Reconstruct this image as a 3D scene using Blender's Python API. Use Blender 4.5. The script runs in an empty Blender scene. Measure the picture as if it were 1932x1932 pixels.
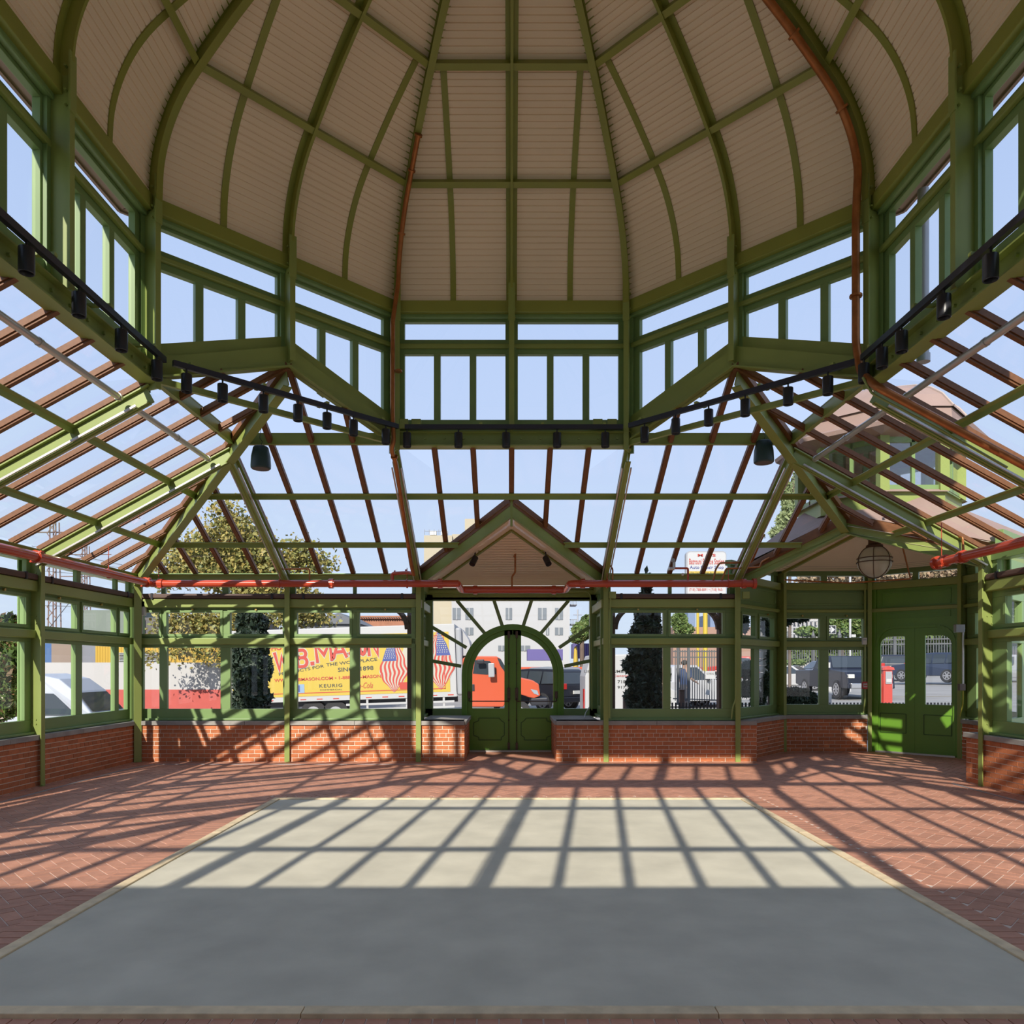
import bpy, math, random
import numpy as np
from mathutils import Vector, Matrix
random.seed(7)
rng = np.random.default_rng(7)
S = bpy.context.scene
C = S.collection
rad = math.radians

# ------------------------------------------------------------------ camera
FPX, PX0, PY0, EYE = 1395.0, 962.5, 1260.0, 1.6
cam_d = bpy.data.cameras.new('camera')
cam_d.sensor_width = 36.0
cam_d.lens = 36.0 * FPX / 1932.0
cam_d.shift_x = (966.0 - PX0) / 1932.0
cam_d.shift_y = (PY0 - 966.0) / 1932.0
cam_d.clip_start = 0.05
cam_d.clip_end = 600
cam = bpy.data.objects.new('camera', cam_d)
C.objects.link(cam)
cam.location = (0, 0, EYE)
cam.rotation_euler = (rad(90), 0, 0)
S.camera = cam

# ------------------------------------------------------------------ sky, sun, exposure
S.view_settings.view_transform = 'Standard'
S.view_settings.look = 'None'
S.view_settings.gamma = 1.0
S.view_settings.use_curve_mapping = False
S.view_settings.exposure = 0.12
W = bpy.data.worlds.new('sky')
S.world = W
W.use_nodes = True
nt = W.node_tree
nt.nodes.clear()
tc = nt.nodes.new('ShaderNodeTexCoord')
sep = nt.nodes.new('ShaderNodeSeparateXYZ')
rp = nt.nodes.new('ShaderNodeValToRGB')
bg = nt.nodes.new('ShaderNodeBackground')
wo = nt.nodes.new('ShaderNodeOutputWorld')
nt.links.new(tc.outputs['Generated'], sep.inputs[0])
nt.links.new(sep.outputs['Z'], rp.inputs[0])
nt.links.new(rp.outputs[0], bg.inputs[0])
nt.links.new(bg.outputs[0], wo.inputs[0])
e = rp.color_ramp.elements
e[0].position = 0.0
e[0].color = (0.66, 0.76, 0.90, 1)
e[1].position = 1.0
e[1].color = (0.44, 0.57, 0.87, 1)
for p_, c_ in ((0.12, (0.62, 0.74, 0.93, 1)), (0.30, (0.53, 0.66, 0.93, 1)), (0.55, (0.46, 0.60, 0.91, 1))):
    n_ = e.new(p_)
    n_.color = c_
bg.inputs[1].default_value = 1.0
sun_d = bpy.data.lights.new('sun', 'SUN')
sun_d.energy = 5.7
sun_d.color = (1.0, 0.93, 0.82)
sun_d.angle = rad(0.55)
sun = bpy.data.objects.new('sun', sun_d)
C.objects.link(sun)
SUNV = Vector((0.42, 1.655, -1.0)).normalized()
sun.rotation_euler = SUNV.to_track_quat('-Z', 'Y').to_euler()
sun.location = (-8, -30, 22)
S.cycles.max_bounces = 8
S.cycles.diffuse_bounces = 7
S.cycles.transparent_max_bounces = 24
S.cycles.caustics_reflective = False
S.cycles.caustics_refractive = False

# ------------------------------------------------------------------ materials
MATS = {}
def mat(name, col, rough=0.6, metal=0.0, var=0.0, nscale=3.0, nvar=0.0, bump=0.0, bscale=40.0, spec=0.5, coat=0.0, stretch=None):
    if name in MATS:
        return MATS[name]
    m = bpy.data.materials.new(name)
    m.use_nodes = True
    t = m.node_tree
    b = t.nodes['Principled BSDF']
    b.inputs['Base Color'].default_value = (*col, 1)
    b.inputs['Roughness'].default_value = rough
    b.inputs['Metallic'].default_value = metal
    b.inputs['Specular IOR Level'].default_value = spec
    b.inputs['Coat Weight'].default_value = coat
    src = None
    if var or nvar:
        hv = t.nodes.new('ShaderNodeHueSaturation')
        hv.inputs['Color'].default_value = (*col, 1)
        val = t.nodes.new('ShaderNodeMath')
        val.operation = 'ADD'
        val.inputs[0].default_value = 1.0
        val.inputs[1].default_value = 0.0
        if var:
            oi = t.nodes.new('ShaderNodeObjectInfo')
            ma = t.nodes.new('ShaderNodeMapRange')
            ma.inputs['To Min'].default_value = 1 - var
            ma.inputs['To Max'].default_value = 1 + var
            t.links.new(oi.outputs['Random'], ma.inputs['Value'])
            t.links.new(ma.outputs[0], val.inputs[0])
        if nvar:
            no = t.nodes.new('ShaderNodeTexNoise')
            no.inputs['Scale'].default_value = nscale
            no.inputs['Detail'].default_value = 6
            tcx = t.nodes.new('ShaderNodeTexCoord')
            if stretch:
                mp = t.nodes.new('ShaderNodeMapping')
                mp.inputs['Scale'].default_value = stretch
                t.links.new(tcx.outputs['Object'], mp.inputs[0])
                t.links.new(mp.outputs[0], no.inputs['Vector'])
            else:
                t.links.new(tcx.outputs['Object'], no.inputs['Vector'])
            m2 = t.nodes.new('ShaderNodeMapRange')
            m2.inputs['From Min'].default_value = 0.3
            m2.inputs['From Max'].default_value = 0.7
            m2.inputs['To Min'].default_value = -nvar
            m2.inputs['To Max'].default_value = nvar
            t.links.new(no.outputs[0], m2.inputs['Value'])
            t.links.new(m2.outputs[0], val.inputs[1])
        t.links.new(val.outputs[0], hv.inputs['Value'])
        t.links.new(hv.outputs[0], b.inputs['Base Color'])
    if bump:
        nb = t.nodes.new('ShaderNodeTexNoise')
        nb.inputs['Scale'].default_value = bscale
        bp = t.nodes.new('ShaderNodeBump')
        bp.inputs['Strength'].default_value = bump
        bp.inputs['Distance'].default_value = 0.01
        tcb = t.nodes.new('ShaderNodeTexCoord')
        t.links.new(tcb.outputs['Object'], nb.inputs['Vector'])
        t.links.new(nb.outputs[0], bp.inputs['Height'])
        t.links.new(bp.outputs[0], b.inputs['Normal'])
    MATS[name] = m
    return m

def glass_mat(name, tint=(0.97, 0.98, 0.98), refl=1.0, dust=0.0):
    m = bpy.data.materials.new(name)
    m.use_nodes = True
    t = m.node_tree
    t.nodes.clear()
    o = t.nodes.new('ShaderNodeOutputMaterial')
    tr = t.nodes.new('ShaderNodeBsdfTransparent')
    tr.inputs[0].default_value = (*tint, 1)
    gl = t.nodes.new('ShaderNodeBsdfGlossy')
    gl.inputs['Roughness'].default_value = 0.0
    # two-sided Schlick reflectance
    fr = t.nodes.new('ShaderNodeLayerWeight')
    fr.inputs[0].default_value = 0.5
    pw = t.nodes.new('ShaderNodeMath')
    pw.operation = 'POWER'
    pw.inputs[1].default_value = 5.0
    mu = t.nodes.new('ShaderNodeMath')
    mu.operation = 'MULTIPLY_ADD'
    mu.inputs[1].default_value = 0.9 * refl
    mu.inputs[2].default_value = 0.05 * refl
    mx = t.nodes.new('ShaderNodeMixShader')
    t.links.new(fr.outputs['Facing'], pw.inputs[0])
    t.links.new(pw.outputs[0], mu.inputs[0])
    t.links.new(mu.outputs[0], mx.inputs[0])
    t.links.new(tr.outputs[0], mx.inputs[1])
    t.links.new(gl.outputs[0], mx.inputs[2])
    last = mx
    if dust:
        df = t.nodes.new('ShaderNodeBsdfDiffuse')
        df.inputs[0].default_value = (0.8, 0.8, 0.8, 1)
        m3 = t.nodes.new('ShaderNodeMixShader')
        m3.inputs[0].default_value = dust
        t.links.new(mx.outputs[0], m3.inputs[1])
        t.links.new(df.outputs[0], m3.inputs[2])
        last = m3
    t.links.new(last.outputs[0], o.inputs[0])
    return m

GREEN = mat('green_steel_paint', (0.265, 0.325, 0.085), 0.42, nvar=0.06, nscale=2.0)
GREENW = mat('green_window_paint', (0.190, 0.295, 0.105), 0.40, nvar=0.06, nscale=2.0)
DOORG = mat('green_door_paint', (0.135, 0.300, 0.030), 0.35, nvar=0.05, nscale=2.0)
OLIVE = mat('olive_rib_paint', (0.270, 0.295, 0.055), 0.45, nvar=0.06, nscale=2.0)
WOOD = mat('brown_glazing_bar', (0.185, 0.074, 0.026), 0.55, nvar=0.15, nscale=4, stretch=(6, 1, 6))
BEIGE = mat('beige_deck_paint', (0.92, 0.78, 0.60), 0.8, nvar=0.03, nscale=1.0)
BRICKM = mat('wall_brick_clay', (0.50, 0.162, 0.062), 0.85, var=0.16, nvar=0.12, nscale=14, bump=0.35, bscale=60)
FBRICK = mat('floor_brick_clay', (0.50, 0.235, 0.150), 0.62, var=0.14, nvar=0.10, nscale=10, bump=0.2, bscale=50)
MORTAR = mat('mortar', (0.80, 0.70, 0.58), 0.9, nvar=0.1, nscale=20)
FJOINT = mat('floor_joint_sand', (0.68, 0.56, 0.47), 0.9, nvar=0.1, nscale=20)
STONE = mat('bluestone_cap', (0.33, 0.31, 0.28), 0.75, var=0.05, nvar=0.14, nscale=5, bump=0.2)
CONC = mat('pale_concrete', (0.59, 0.545, 0.425), 0.78, nvar=0.11, nscale=2.2, bump=0.12, bscale=18)
TIMB = mat('pale_timber', (0.74, 0.58, 0.36), 0.7, var=0.06, nvar=0.16, nscale=5, stretch=(2, 2, 2))
REDP = mat('red_pipe_paint', (0.50, 0.065, 0.028), 0.25, coat=0.3)
COPPER = mat('copper_pipe', (0.42, 0.16, 0.055), 0.42, 0.75, nvar=0.2, nscale=9)
SILVER = mat('aluminium', (0.62, 0.60, 0.57), 0.35, 0.7)
BLACK = mat('black_metal', (0.022, 0.023, 0.030), 0.35)
NAVY = mat('track_black', (0.020, 0.022, 0.040), 0.3)
BRASS = mat('brass', (0.50, 0.36, 0.12), 0.35, 0.8)
BRONZE = mat('bronze_hardware', (0.085, 0.05, 0.035), 0.4, 0.4)
SHADE = mat('brown_shade_roller', (0.10, 0.058, 0.045), 0.6)
ROOFBR = mat('brown_sheet_roof', (0.32, 0.22, 0.185), 0.7, nvar=0.08, nscale=2)
GLASS = glass_mat('clear_glass', refl=0.8)
GLASSC = glass_mat('cupola_glass', refl=6.0)
GLASSR = glass_mat('roof_glass', tint=(0.965, 0.98, 0.99), refl=0.9, dust=0.006)
PLASTER = mat('plaster', (0.72, 0.67, 0.58), 0.85, nvar=0.05)
WHITEB = mat('white_box_plastic', (0.62, 0.61, 0.58), 0.5)
GREYB = mat('grey_galvanised', (0.36, 0.37, 0.39), 0.4, 0.4)

# ------------------------------------------------------------------ mesh builder
X0, Y0 = 0.02, 6.20
BASE = Matrix.Translation((X0, Y0, 0))
I4 = Matrix()

class MB:
    def __init__(s, M=None):
        s.v = []
        s.f = []
        s.M = M if M is not None else BASE
    def add(s, vs, fs):
        n = len(s.v)
        M = s.M
        s.v += [tuple(M @ Vector(v)) for v in vs]
        s.f += [tuple(n + i for i in f) for f in fs]
        return s
    def box(s, x0, y0, z0, x1, y1, z1):
        return s.add([(x0, y0, z0), (x1, y0, z0), (x1, y1, z0), (x0, y1, z0), (x0, y0, z1), (x1, y0, z1), (x1, y1, z1), (x0, y1, z1)],
                     [(0, 3, 2, 1), (4, 5, 6, 7), (0, 1, 5, 4), (1, 2, 6, 5), (2, 3, 7, 6), (3, 0, 4, 7)])
    def beam(s, p, q, w, h, up=(0, 0, 1), o=(0, 0)):
        p = Vector(p); q = Vector(q)
        d = (q - p).normalized()
        sd = d.cross(Vector(up)).normalized()
        u = sd.cross(d)
        c = sd * o[0] + u * o[1]
        vs = []
        for b in (p, q):
            for a1, a2 in ((-1, -1), (1, -1), (1, 1), (-1, 1)):
                vs.append(b + c + sd * a1 * w / 2 + u * a2 * h / 2)
        return s.add(vs, [(0, 3, 2, 1), (4, 5, 6, 7), (0, 1, 5, 4), (1, 2, 6, 5), (2, 3, 7, 6), (3, 0, 4, 7)])
    def cyl(s, p, q, r, n=12, r2=None):
        p = Vector(p); q = Vector(q)
        if r2 is None: r2 = r
        d = (q - p).normalized()
        a = d.orthogonal().normalized()
        b = d.cross(a)
        vs = []
        for c, rr in ((p, r), (q, r2)):
            for i in range(n):
                t = 2 * math.pi * i / n
                vs.append(c + (a * math.cos(t) + b * math.sin(t)) * rr)
        fs = [(i, (i + 1) % n, n + (i + 1) % n, n + i) for i in range(n)]
        fs += [tuple(range(n - 1, -1, -1)), tuple(range(n, 2 * n))]
        return s.add(vs, fs)
    def tube(s, path, r, n=10):
        P = [Vector(p) for p in path]
        vs = []
        ds = []
        for i in range(len(P)):
            d = Vector((0, 0, 0))
            if i > 0: d += (P[i] - P[i - 1]).normalized()
            if i < len(P) - 1: d += (P[i + 1] - P[i]).normalized()
            ds.append(d.normalized())
        a = ds[0].orthogonal().normalized()
        for i, p in enumerate(P):
            a = (a - ds[i] * a.dot(ds[i]))
            a.normalize()
            b = ds[i].cross(a)
            k = 1.0
            if 0 < i < len(P) - 1:
                cs = (P[i] - P[i - 1]).normalized().dot(ds[i])
                k = 1.0
            for j in range(n):
                t = 2 * math.pi * j / n
                vs.append(p + (a * math.cos(t) + b * math.sin(t)) * r * k)
        fs = []
        for i in range(len(P) - 1):
            for j in range(n):
                fs.append((i * n + j, i * n + (j + 1) % n, (i + 1) * n + (j + 1) % n, (i + 1) * n + j))
        fs.append(tuple(range(n - 1, -1, -1)))
        fs.append(tuple((len(P) - 1) * n + j for j in range(n)))
        return s.add(vs, fs)
    def prism(s, pts, vec):
        n = len(pts)
        v = Vector(vec)
        vs = [Vector(p) for p in pts] + [Vector(p) + v for p in pts]
        fs = [tuple(range(n - 1, -1, -1)), tuple(range(n, 2 * n))] + [(i, (i + 1) % n, n + (i + 1) % n, n + i) for i in range(n)]
        return s.add(vs, fs)
    def poly(s, pts):
        return s.add([Vector(p) for p in pts], [tuple(range(len(pts)))])
    def lathe(s, prof, c=(0, 0, 0), n=20):
        cx, cy, cz = c
        vs = []
        for r, z in prof:
            for i in range(n):
                t = 2 * math.pi * i / n
                vs.append((cx + r * math.cos(t), cy + r * math.sin(t), cz + z))
        fs = []
        for k in range(len(prof) - 1):
            for i in range(n):
                fs.append((k * n + i, k * n + (i + 1) % n, (k + 1) * n + (i + 1) % n, (k + 1) * n + i))
        return s.add(vs, fs)
    def ball(s, c, r, n=12, m=8, sz=1.0):
        return s.lathe([(max(1e-4, r * math.sin(math.pi * i / m)), -r * sz * math.cos(math.pi * i / m)) for i in range(m + 1)], c, n)
    def sweep(s, P, N, B, a0, a1, b0, b1):
        vs = []
        B = Vector(B)
        for p, nn in zip(P, N):
            for a, b in ((a0, b0), (a1, b0), (a1, b1), (a0, b1)):
                vs.append(p + B * a + nn * b)
        fs = [(0, 1, 2, 3), tuple(4 * (len(P) - 1) + k for k in (3, 2, 1, 0))]
        for i in range(len(P) - 1):
            for k in range(4):
                fs.append((4 * i + k, 4 * i + (k + 1) % 4, 4 * i + 4 + (k + 1) % 4, 4 * i + 4 + k))
        return s.add(vs, fs)
    def build(s, name, m, parent=None, smooth=False, bevel=0.0):
        me = bpy.data.meshes.new(name)
        me.from_pydata(s.v, [], s.f)
        me.materials.append(m)
        if smooth:
            me.polygons.foreach_set('use_smooth', [True] * len(me.polygons))
        o = bpy.data.objects.new(name, me)
        C.objects.link(o)
        if parent is not None:
            o.parent = parent
        if bevel:
            bv = o.modifiers.new('bevel', 'BEVEL')
            bv.width = bevel
            bv.segments = 2
            bv.limit_method = 'ANGLE'
        if smooth:
            me.set_sharp_from_angle(angle=rad(40))
        return o

def tag(o, label, cat, kind=None, group=None):
    if label: o['label'] = label
    if cat: o['category'] = cat
    if kind: o['kind'] = kind
    if group: o['group'] = group
    return o
def thing(name, label, cat, kind=None, group=None, loc=(0, 0, 0), rz=0.0, rx=0.0, ry=0.0):
    o = bpy.data.objects.new(name, None)
    o.empty_display_size = 0.1
    C.objects.link(o)
    o.location = loc
    o.rotation_euler = (rx, ry, rz)
    return tag(o, label, cat, kind, group)
def dup_tree(o, parent=None):
    c = o.copy()
    C.objects.link(c)
    c.parent = parent
    for ch in list(o.children):
        dup_tree(ch, c)
    return c
def P(px, py, d):
    return Vector(((px - PX0) / FPX * d, d, EYE + (PY0 - py) / FPX * d))
ORD = ['first', 'second', 'third', 'fourth', 'fifth', 'sixth', 'seventh', 'eighth', 'ninth']

def fm(p0, p1, out):
    """frame of a wall run: u along, v outward, z up (building coordinates)"""
    a = Vector((p0[0], p0[1], 0)); b = Vector((p1[0], p1[1], 0))
    u = (b - a).normalized()
    v = Vector((-u.y, u.x, 0))
    if v.dot(Vector((out[0], out[1], 0))) < 0: v = -v
    M = Matrix(((u.x, v.x, 0, a.x), (u.y, v.y, 0, a.y), (0, 0, 1, 0), (0, 0, 0, 1)))
    return BASE @ M, (b - a).length

def text_mesh(s, size=1.0, extrude=0.004, bold=0.0, shear=0.0, spacing=1.0):
    cu = bpy.data.curves.new('lettering', 'FONT')
    cu.body = s
    cu.size = size
    cu.extrude = extrude
    cu.offset = bold
    cu.shear = shear
    cu.space_character = spacing
    cu.align_x = 'LEFT'
    cu.resolution_u = 3
    o = bpy.data.objects.new('lettering', cu)
    C.objects.link(o)
    bpy.context.view_layer.update()
    me = bpy.data.meshes.new_from_object(o.evaluated_get(bpy.context.evaluated_depsgraph_get()))
    C.objects.unlink(o)
    bpy.data.objects.remove(o)
    return me
def lettering(s, parent, x0, x1, z0, z1, y, m, name='lettering', rot=0.0, bold=0.0, shear=0.0, M=None, spacing=1.0):
    """text fitted into x0..x1, z0..z1 on the plane y (facing -y)"""
    me = text_mesh(s, 1.0, 0.0, bold, shear, spacing)
    co = np.empty(len(me.vertices) * 3)
    me.vertices.foreach_get('co', co)
    co = co.reshape(-1, 3)
    mn, mx = co.min(0), co.max(0)
    sx = (x1 - x0) / (mx[0] - mn[0]); sz = (z1 - z0) / (mx[1] - mn[1])
    out = np.zeros_like(co)
    xx = (co[:, 0] - mn[0]) * sx; zz = (co[:, 1] - mn[1]) * sz
    cr, sr = math.cos(rot), math.sin(rot)
    out[:, 0] = x0 + xx * cr - zz * sr
    out[:, 2] = z0 + xx * sr + zz * cr
    out[:, 1] = y
    me.vertices.foreach_set('co', out.ravel())
    me.materials.clear()
    me.materials.append(m)
    o = bpy.data.objects.new(name, me)
    C.objects.link(o)
    o.parent = parent
    if M is not None:
        o.matrix_local = M
    return o
# ================================================================== FLOOR
floor = MB(I4)
floor.box(-7.2, -0.6, -0.14, 8.9, 15.2, -0.0035)
floor = floor.build('floor', FJOINT)
tag(floor, 'herringbone red brick floor around the bare concrete slab', 'floor', 'structure')
SLX, SLY0, SLY1 = 2.78, 3.46, 8.93
slab = MB(I4)
slab.box(-SLX + .0, SLY0, -0.05, SLX, SLY1, 0.010)
tag(slab.build('floor_slab', CONC), 'smooth pale grey concrete slab set into the brick floor', 'floor slab', 'structure')
edge = thing('timber_edging', 'raw pale timber strips framing the concrete slab', 'edging', loc=(0, 0, 0))
w_ = 0.085
def plank(x0, y0, x1, y1):
    MB(I4).box(x0, y0, -0.05, x1, y1, 0.022).build('plank', TIMB, edge, bevel=0.004)
for i in range(3):
    a = -SLX - w_ + i * (2 * SLX + 2 * w_) / 3
    b = a + (2 * SLX + 2 * w_) / 3 - 0.004
    plank(a, SLY0 - w_, b, SLY0 - .003)
    plank(a, SLY1 + .003, b, SLY1 + w_ * .8)
    ya = SLY0 + i * (SLY1 - SLY0) / 3
    yb = ya + (SLY1 - SLY0) / 3 - 0.004
    plank(-SLX - w_, ya, -SLX - .003, yb)
    plank(SLX + .003, ya, SLX + w_, yb)
# bricks: soldier course round the slab, herringbone beyond
fb = []   # x, y, angle
G = 0.008
BL, BW = 0.200, 0.100
n = int((2 * (SLX + w_) + .4) / (BW))
for i in range(n):
    x = -SLX - w_ - .2 + (i + .5) * (2 * (SLX + w_) + .4) / n
    fb.append((x, SLY1 + w_ * .8 + .104, 90, 1))
    fb.append((x, SLY0 - w_ - .104, 90, 1))
n = int((SLY1 - SLY0 + 2 * w_) / BW)
for i in range(n):
    y = SLY0 - w_ + (i + .5) * (SLY1 - SLY0 + 1.8 * w_) / n
    fb.append((-SLX - w_ - .104, y, 0, 1))
    fb.append((SLX + w_ + .104, y, 0, 1))
def inside_room(x, y):
    if y < -0.1 or abs(x - .02) > 6.46 or y > 12.62:
        if 12.6 < y < 14.2 and -1.6 < x < 1.62: return True
        return (x > 3.7 and y > 9.9 and x < 8.1 and y < 14.25 and (x - 8.2) + (y - 14.4) < -1.15)
    return True
cs, sn = math.cos(rad(45)), math.sin(rad(45))
ex0, ex1, ey0, ey1 = -SLX - w_ - .205, SLX + w_ + .205, SLY0 - w_ - .205, SLY1 + w_ * .8 + .205
w = BW
for i in range(-125, 126):
    for j in range(-125, 126):
        k = (i - j) % 4
        if k == 0: cx, cy, an = (i + 1) * w, (j + .5) * w, 0
        elif k == 3: cx, cy, an = (i + .5) * w, (j + 1) * w, 90
        else: continue
        X = cx * cs - cy * sn
        Y = cx * sn + cy * cs + 6.0
        if ex0 + .02 < X < ex1 - .02 and ey0 + .02 < Y < ey1 - .02: continue
        if inside_room(X, Y):
            fb.append((X, Y, an + 45, 0))
bm_ = MB(I4)
bm_.box(-BL / 2 + G / 2, -BW / 2 + G / 2, -0.05, BL / 2 - G / 2, BW / 2 - G / 2, 0.0)
BRICKFLOOR = bpy.data.meshes.new('floor_brick')
BRICKFLOOR.from_pydata(bm_.v, [], bm_.f)
BRICKFLOOR.materials.append(FBRICK)
def bsize(b):
    x, y = b[0], b[1]
    if y < 3.25 or abs(x) / y > .70: return 0
    return 1 / y
fb.sort(key=bsize, reverse=True)
for b in fb[:300]:
    o = bpy.data.objects.new('brick', BRICKFLOOR)
    C.objects.link(o)
    o.parent = floor
    o.location = (b[0], b[1], 0.002 * b[3] + random.uniform(-.001, .001))
    o.rotation_euler = (0, 0, rad(b[2]))
rest = MB(I4)
for b in fb[300:]:
    a = rad(b[2])
    c_, s_ = math.cos(a), math.sin(a)
    hx, hy = BL / 2 - G / 2, BW / 2 - G / 2
    z1 = 0.002 * b[3] + random.uniform(-.001, .001)
    pts = [(b[0] + c_ * u - s_ * v, b[1] + s_ * u + c_ * v) for u, v in ((-hx, -hy), (hx, -hy), (hx, hy), (-hx, hy))]
    rest.add([(p[0], p[1], -.05) for p in pts] + [(p[0], p[1], z1) for p in pts], [(4, 5, 6, 7), (0, 1, 5, 4), (1, 2, 6, 5), (2, 3, 7, 6), (3, 0, 4, 7)])
# floor bricks beyond the nearest 300: each keeps its own shade through a per-island random value
FB2 = bpy.data.materials.new('floor_brick_clay_far')
FB2.use_nodes = True
t = FB2.node_tree
b = t.nodes['Principled BSDF']
b.inputs['Roughness'].default_value = 0.62
ge = t.nodes.new('ShaderNodeNewGeometry')
hv = t.nodes.new('ShaderNodeHueSaturation')
hv.inputs['Color'].default_value = (0.50, 0.235, 0.150, 1)
mr = t.nodes.new('ShaderNodeMapRange')
mr.inputs['To Min'].default_value = .84
mr.inputs['To Max'].default_value = 1.16
t.links.new(ge.outputs['Random Per Island'], mr.inputs['Value'])
t.links.new(mr.outputs[0], hv.inputs['Value'])
t.links.new(hv.outputs[0], b.inputs['Base Color'])
o = rest.build('bricks', FB2, floor)
o['kind'] = 'stuff'
# pale drain strip just inside the walls
dr = MB(I4)
for a_, b_ in (((-5.9, 12.26), (-.8, 12.26)), ((.75, 12.26), (4.1, 12.26)), ((-6.05, 3.0), (-6.05, 11.6)), ((-6.05, 11.6), (-5.9, 12.26)), ((6.1, 3.0), (6.1, 10.2))):
    dr.beam((*a_, 0.0), (*b_, 0.0), .045, .012)
tag(dr.build('floor_strip', GREYB), 'thin pale metal strip let into the brick floor along the walls', 'floor strip', 'structure')

# ================================================================== BRICK WALLS
BH, BT = 0.0585, 0.0104
def brick_mesh(L):
    k = 'wall_brick_%03d' % int(L * 1000)
    me = bpy.data.meshes.get(k)
    if me is None:
        b = MB(I4)
        b.box(0, -0.005, 0, L, 0.05, BH)
        me = bpy.data.meshes.new(k)
        me.from_pydata(b.v, [], b.f)
        me.materials.append(BRICKM)
    return me
WALLTOP = 0.625
def brick_wall(name, label, p0, p1, out, thick=0.30, capext=(0, 0), cap=True, cap_joints=1.6):
    M, L = fm(p0, p1, out)
    core = MB(M)
    core.box(0, 0.0, -0.02, L, thick, WALLTOP)
    wall = core.build(name, MORTAR)
    tag(wall, label, 'wall', 'structure')
    q = M.to_quaternion()
    # rotation/scale part may mirror; place bricks with the full matrix
    rows = 9
    ch = WALLTOP / rows
    for r in range(rows):
        z = r * ch + BT / 2
        head = (r == 6)
        bl = (0.0965 if head else 0.203)
        u = -(0 if r % 2 else (bl + BT) / 2)
        while u < L - 0.015:
            a = max(u, 0.0)
            b = min(u + bl, L)
            if b - a > 0.025:
                o = bpy.data.objects.new('brick', brick_mesh(round(b - a, 3)))
                C.objects.link(o)
                o.parent = wall
                o.matrix_local = M @ Matrix.Translation((a, random.uniform(-.002, .001), z))
            u += bl + BT
    if cap:
        nj = max(1, round(L / cap_joints))
        u0, u1 = -capext[0], L + capext[1]
        for k in range(nj):
            a = u0 + (u1 - u0) * k / nj
            b = u0 + (u1 - u0) * (k + 1) / nj - 0.004
            c = MB(M)
            c.box(a, -0.035, WALLTOP, b, thick + .04, 0.695)
            c.build('cap_stone', STONE, wall, bevel=0.005)
    return wall

HW = 6.40       # half width to the brick face
V1, V2 = 1.577, 3.806
AP = 3.806
# back wall
brick_wall('wall_back', 'low red brick wall under the back windows beside the yellow truck view', (-HW, HW), (-.80, HW), (0, 1), capext=(0, .0))
brick_wall('wall_back', 'low red brick wall between the arched door and the corner bay', (.77, HW), (4.18, HW), (0, 1))
# returns of the entrance seats and bay
brick_wall('wall_porch', 'short brick return beside the arched door under the truck window', (-.80, HW + .012), (-.80, HW + 1.5), (-1, 0), thick=.7)
brick_wall('wall_porch', 'short brick return beside the arched door under the dark car window', (.77, HW + .012), (.77, HW + 1.5), (1, 0), thick=.7)
brick_wall('wall_left', 'low red brick wall along the shaded side with the shrub outside', (-HW, -6.4), (-HW, HW), (-1, 0))
brick_wall('wall_right', 'low red brick wall in raking sun beside the corner bay', (HW, 4.2), (HW, -6.4), (1, 0), capext=(.03, 0))
def mir(p): return (p[1], p[0])
PA, PB1, PB2 = (3.86, 6.44), (5.20, 7.95), (6.86, 7.95)
DW = [(6.86, 7.95), mir((6.86, 7.95))]
brick_wall('wall_bay', 'angled brick wall of the corner bay next to the back wall', (4.20, 6.72), (5.23, 7.93), (-1, 1), capext=(.1, 0))
brick_wall('wall_bay', 'straight brick wall of the corner bay under the parked cars view', (5.23, 7.93), (6.80, 7.93), (0, 1))
brick_wall('wall_bay', 'brick wall of the corner bay beyond the green double door', mir((6.80, 7.93)), mir((5.23, 7.93)), (1, 0))
brick_wall('wall_bay', 'angled brick wall of the corner bay beside the right side wall', mir((5.23, 7.93)), mir((4.20, 6.72)), (1, -1))
brick_wall('wall_bay', 'tiny brick return where the back wall steps into the corner bay', (4.18, HW + .012), (4.18, 6.75), (-1, 0), thick=.28, cap=False)
brick_wall('wall_bay', 'brick end of the right side wall facing the corner bay', (HW + .012, 4.2), (6.75, 4.2), (0, -1), thick=.28, cap=False)
# solid wall behind the camera
sw = MB()
sw.box(-7.0, -6.75, -0.1, 7.0, -6.47, 3.42)
tag(sw.build('wall_front', PLASTER), 'plain plastered wall closing the hall behind the camera', 'wall', 'structure')

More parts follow.
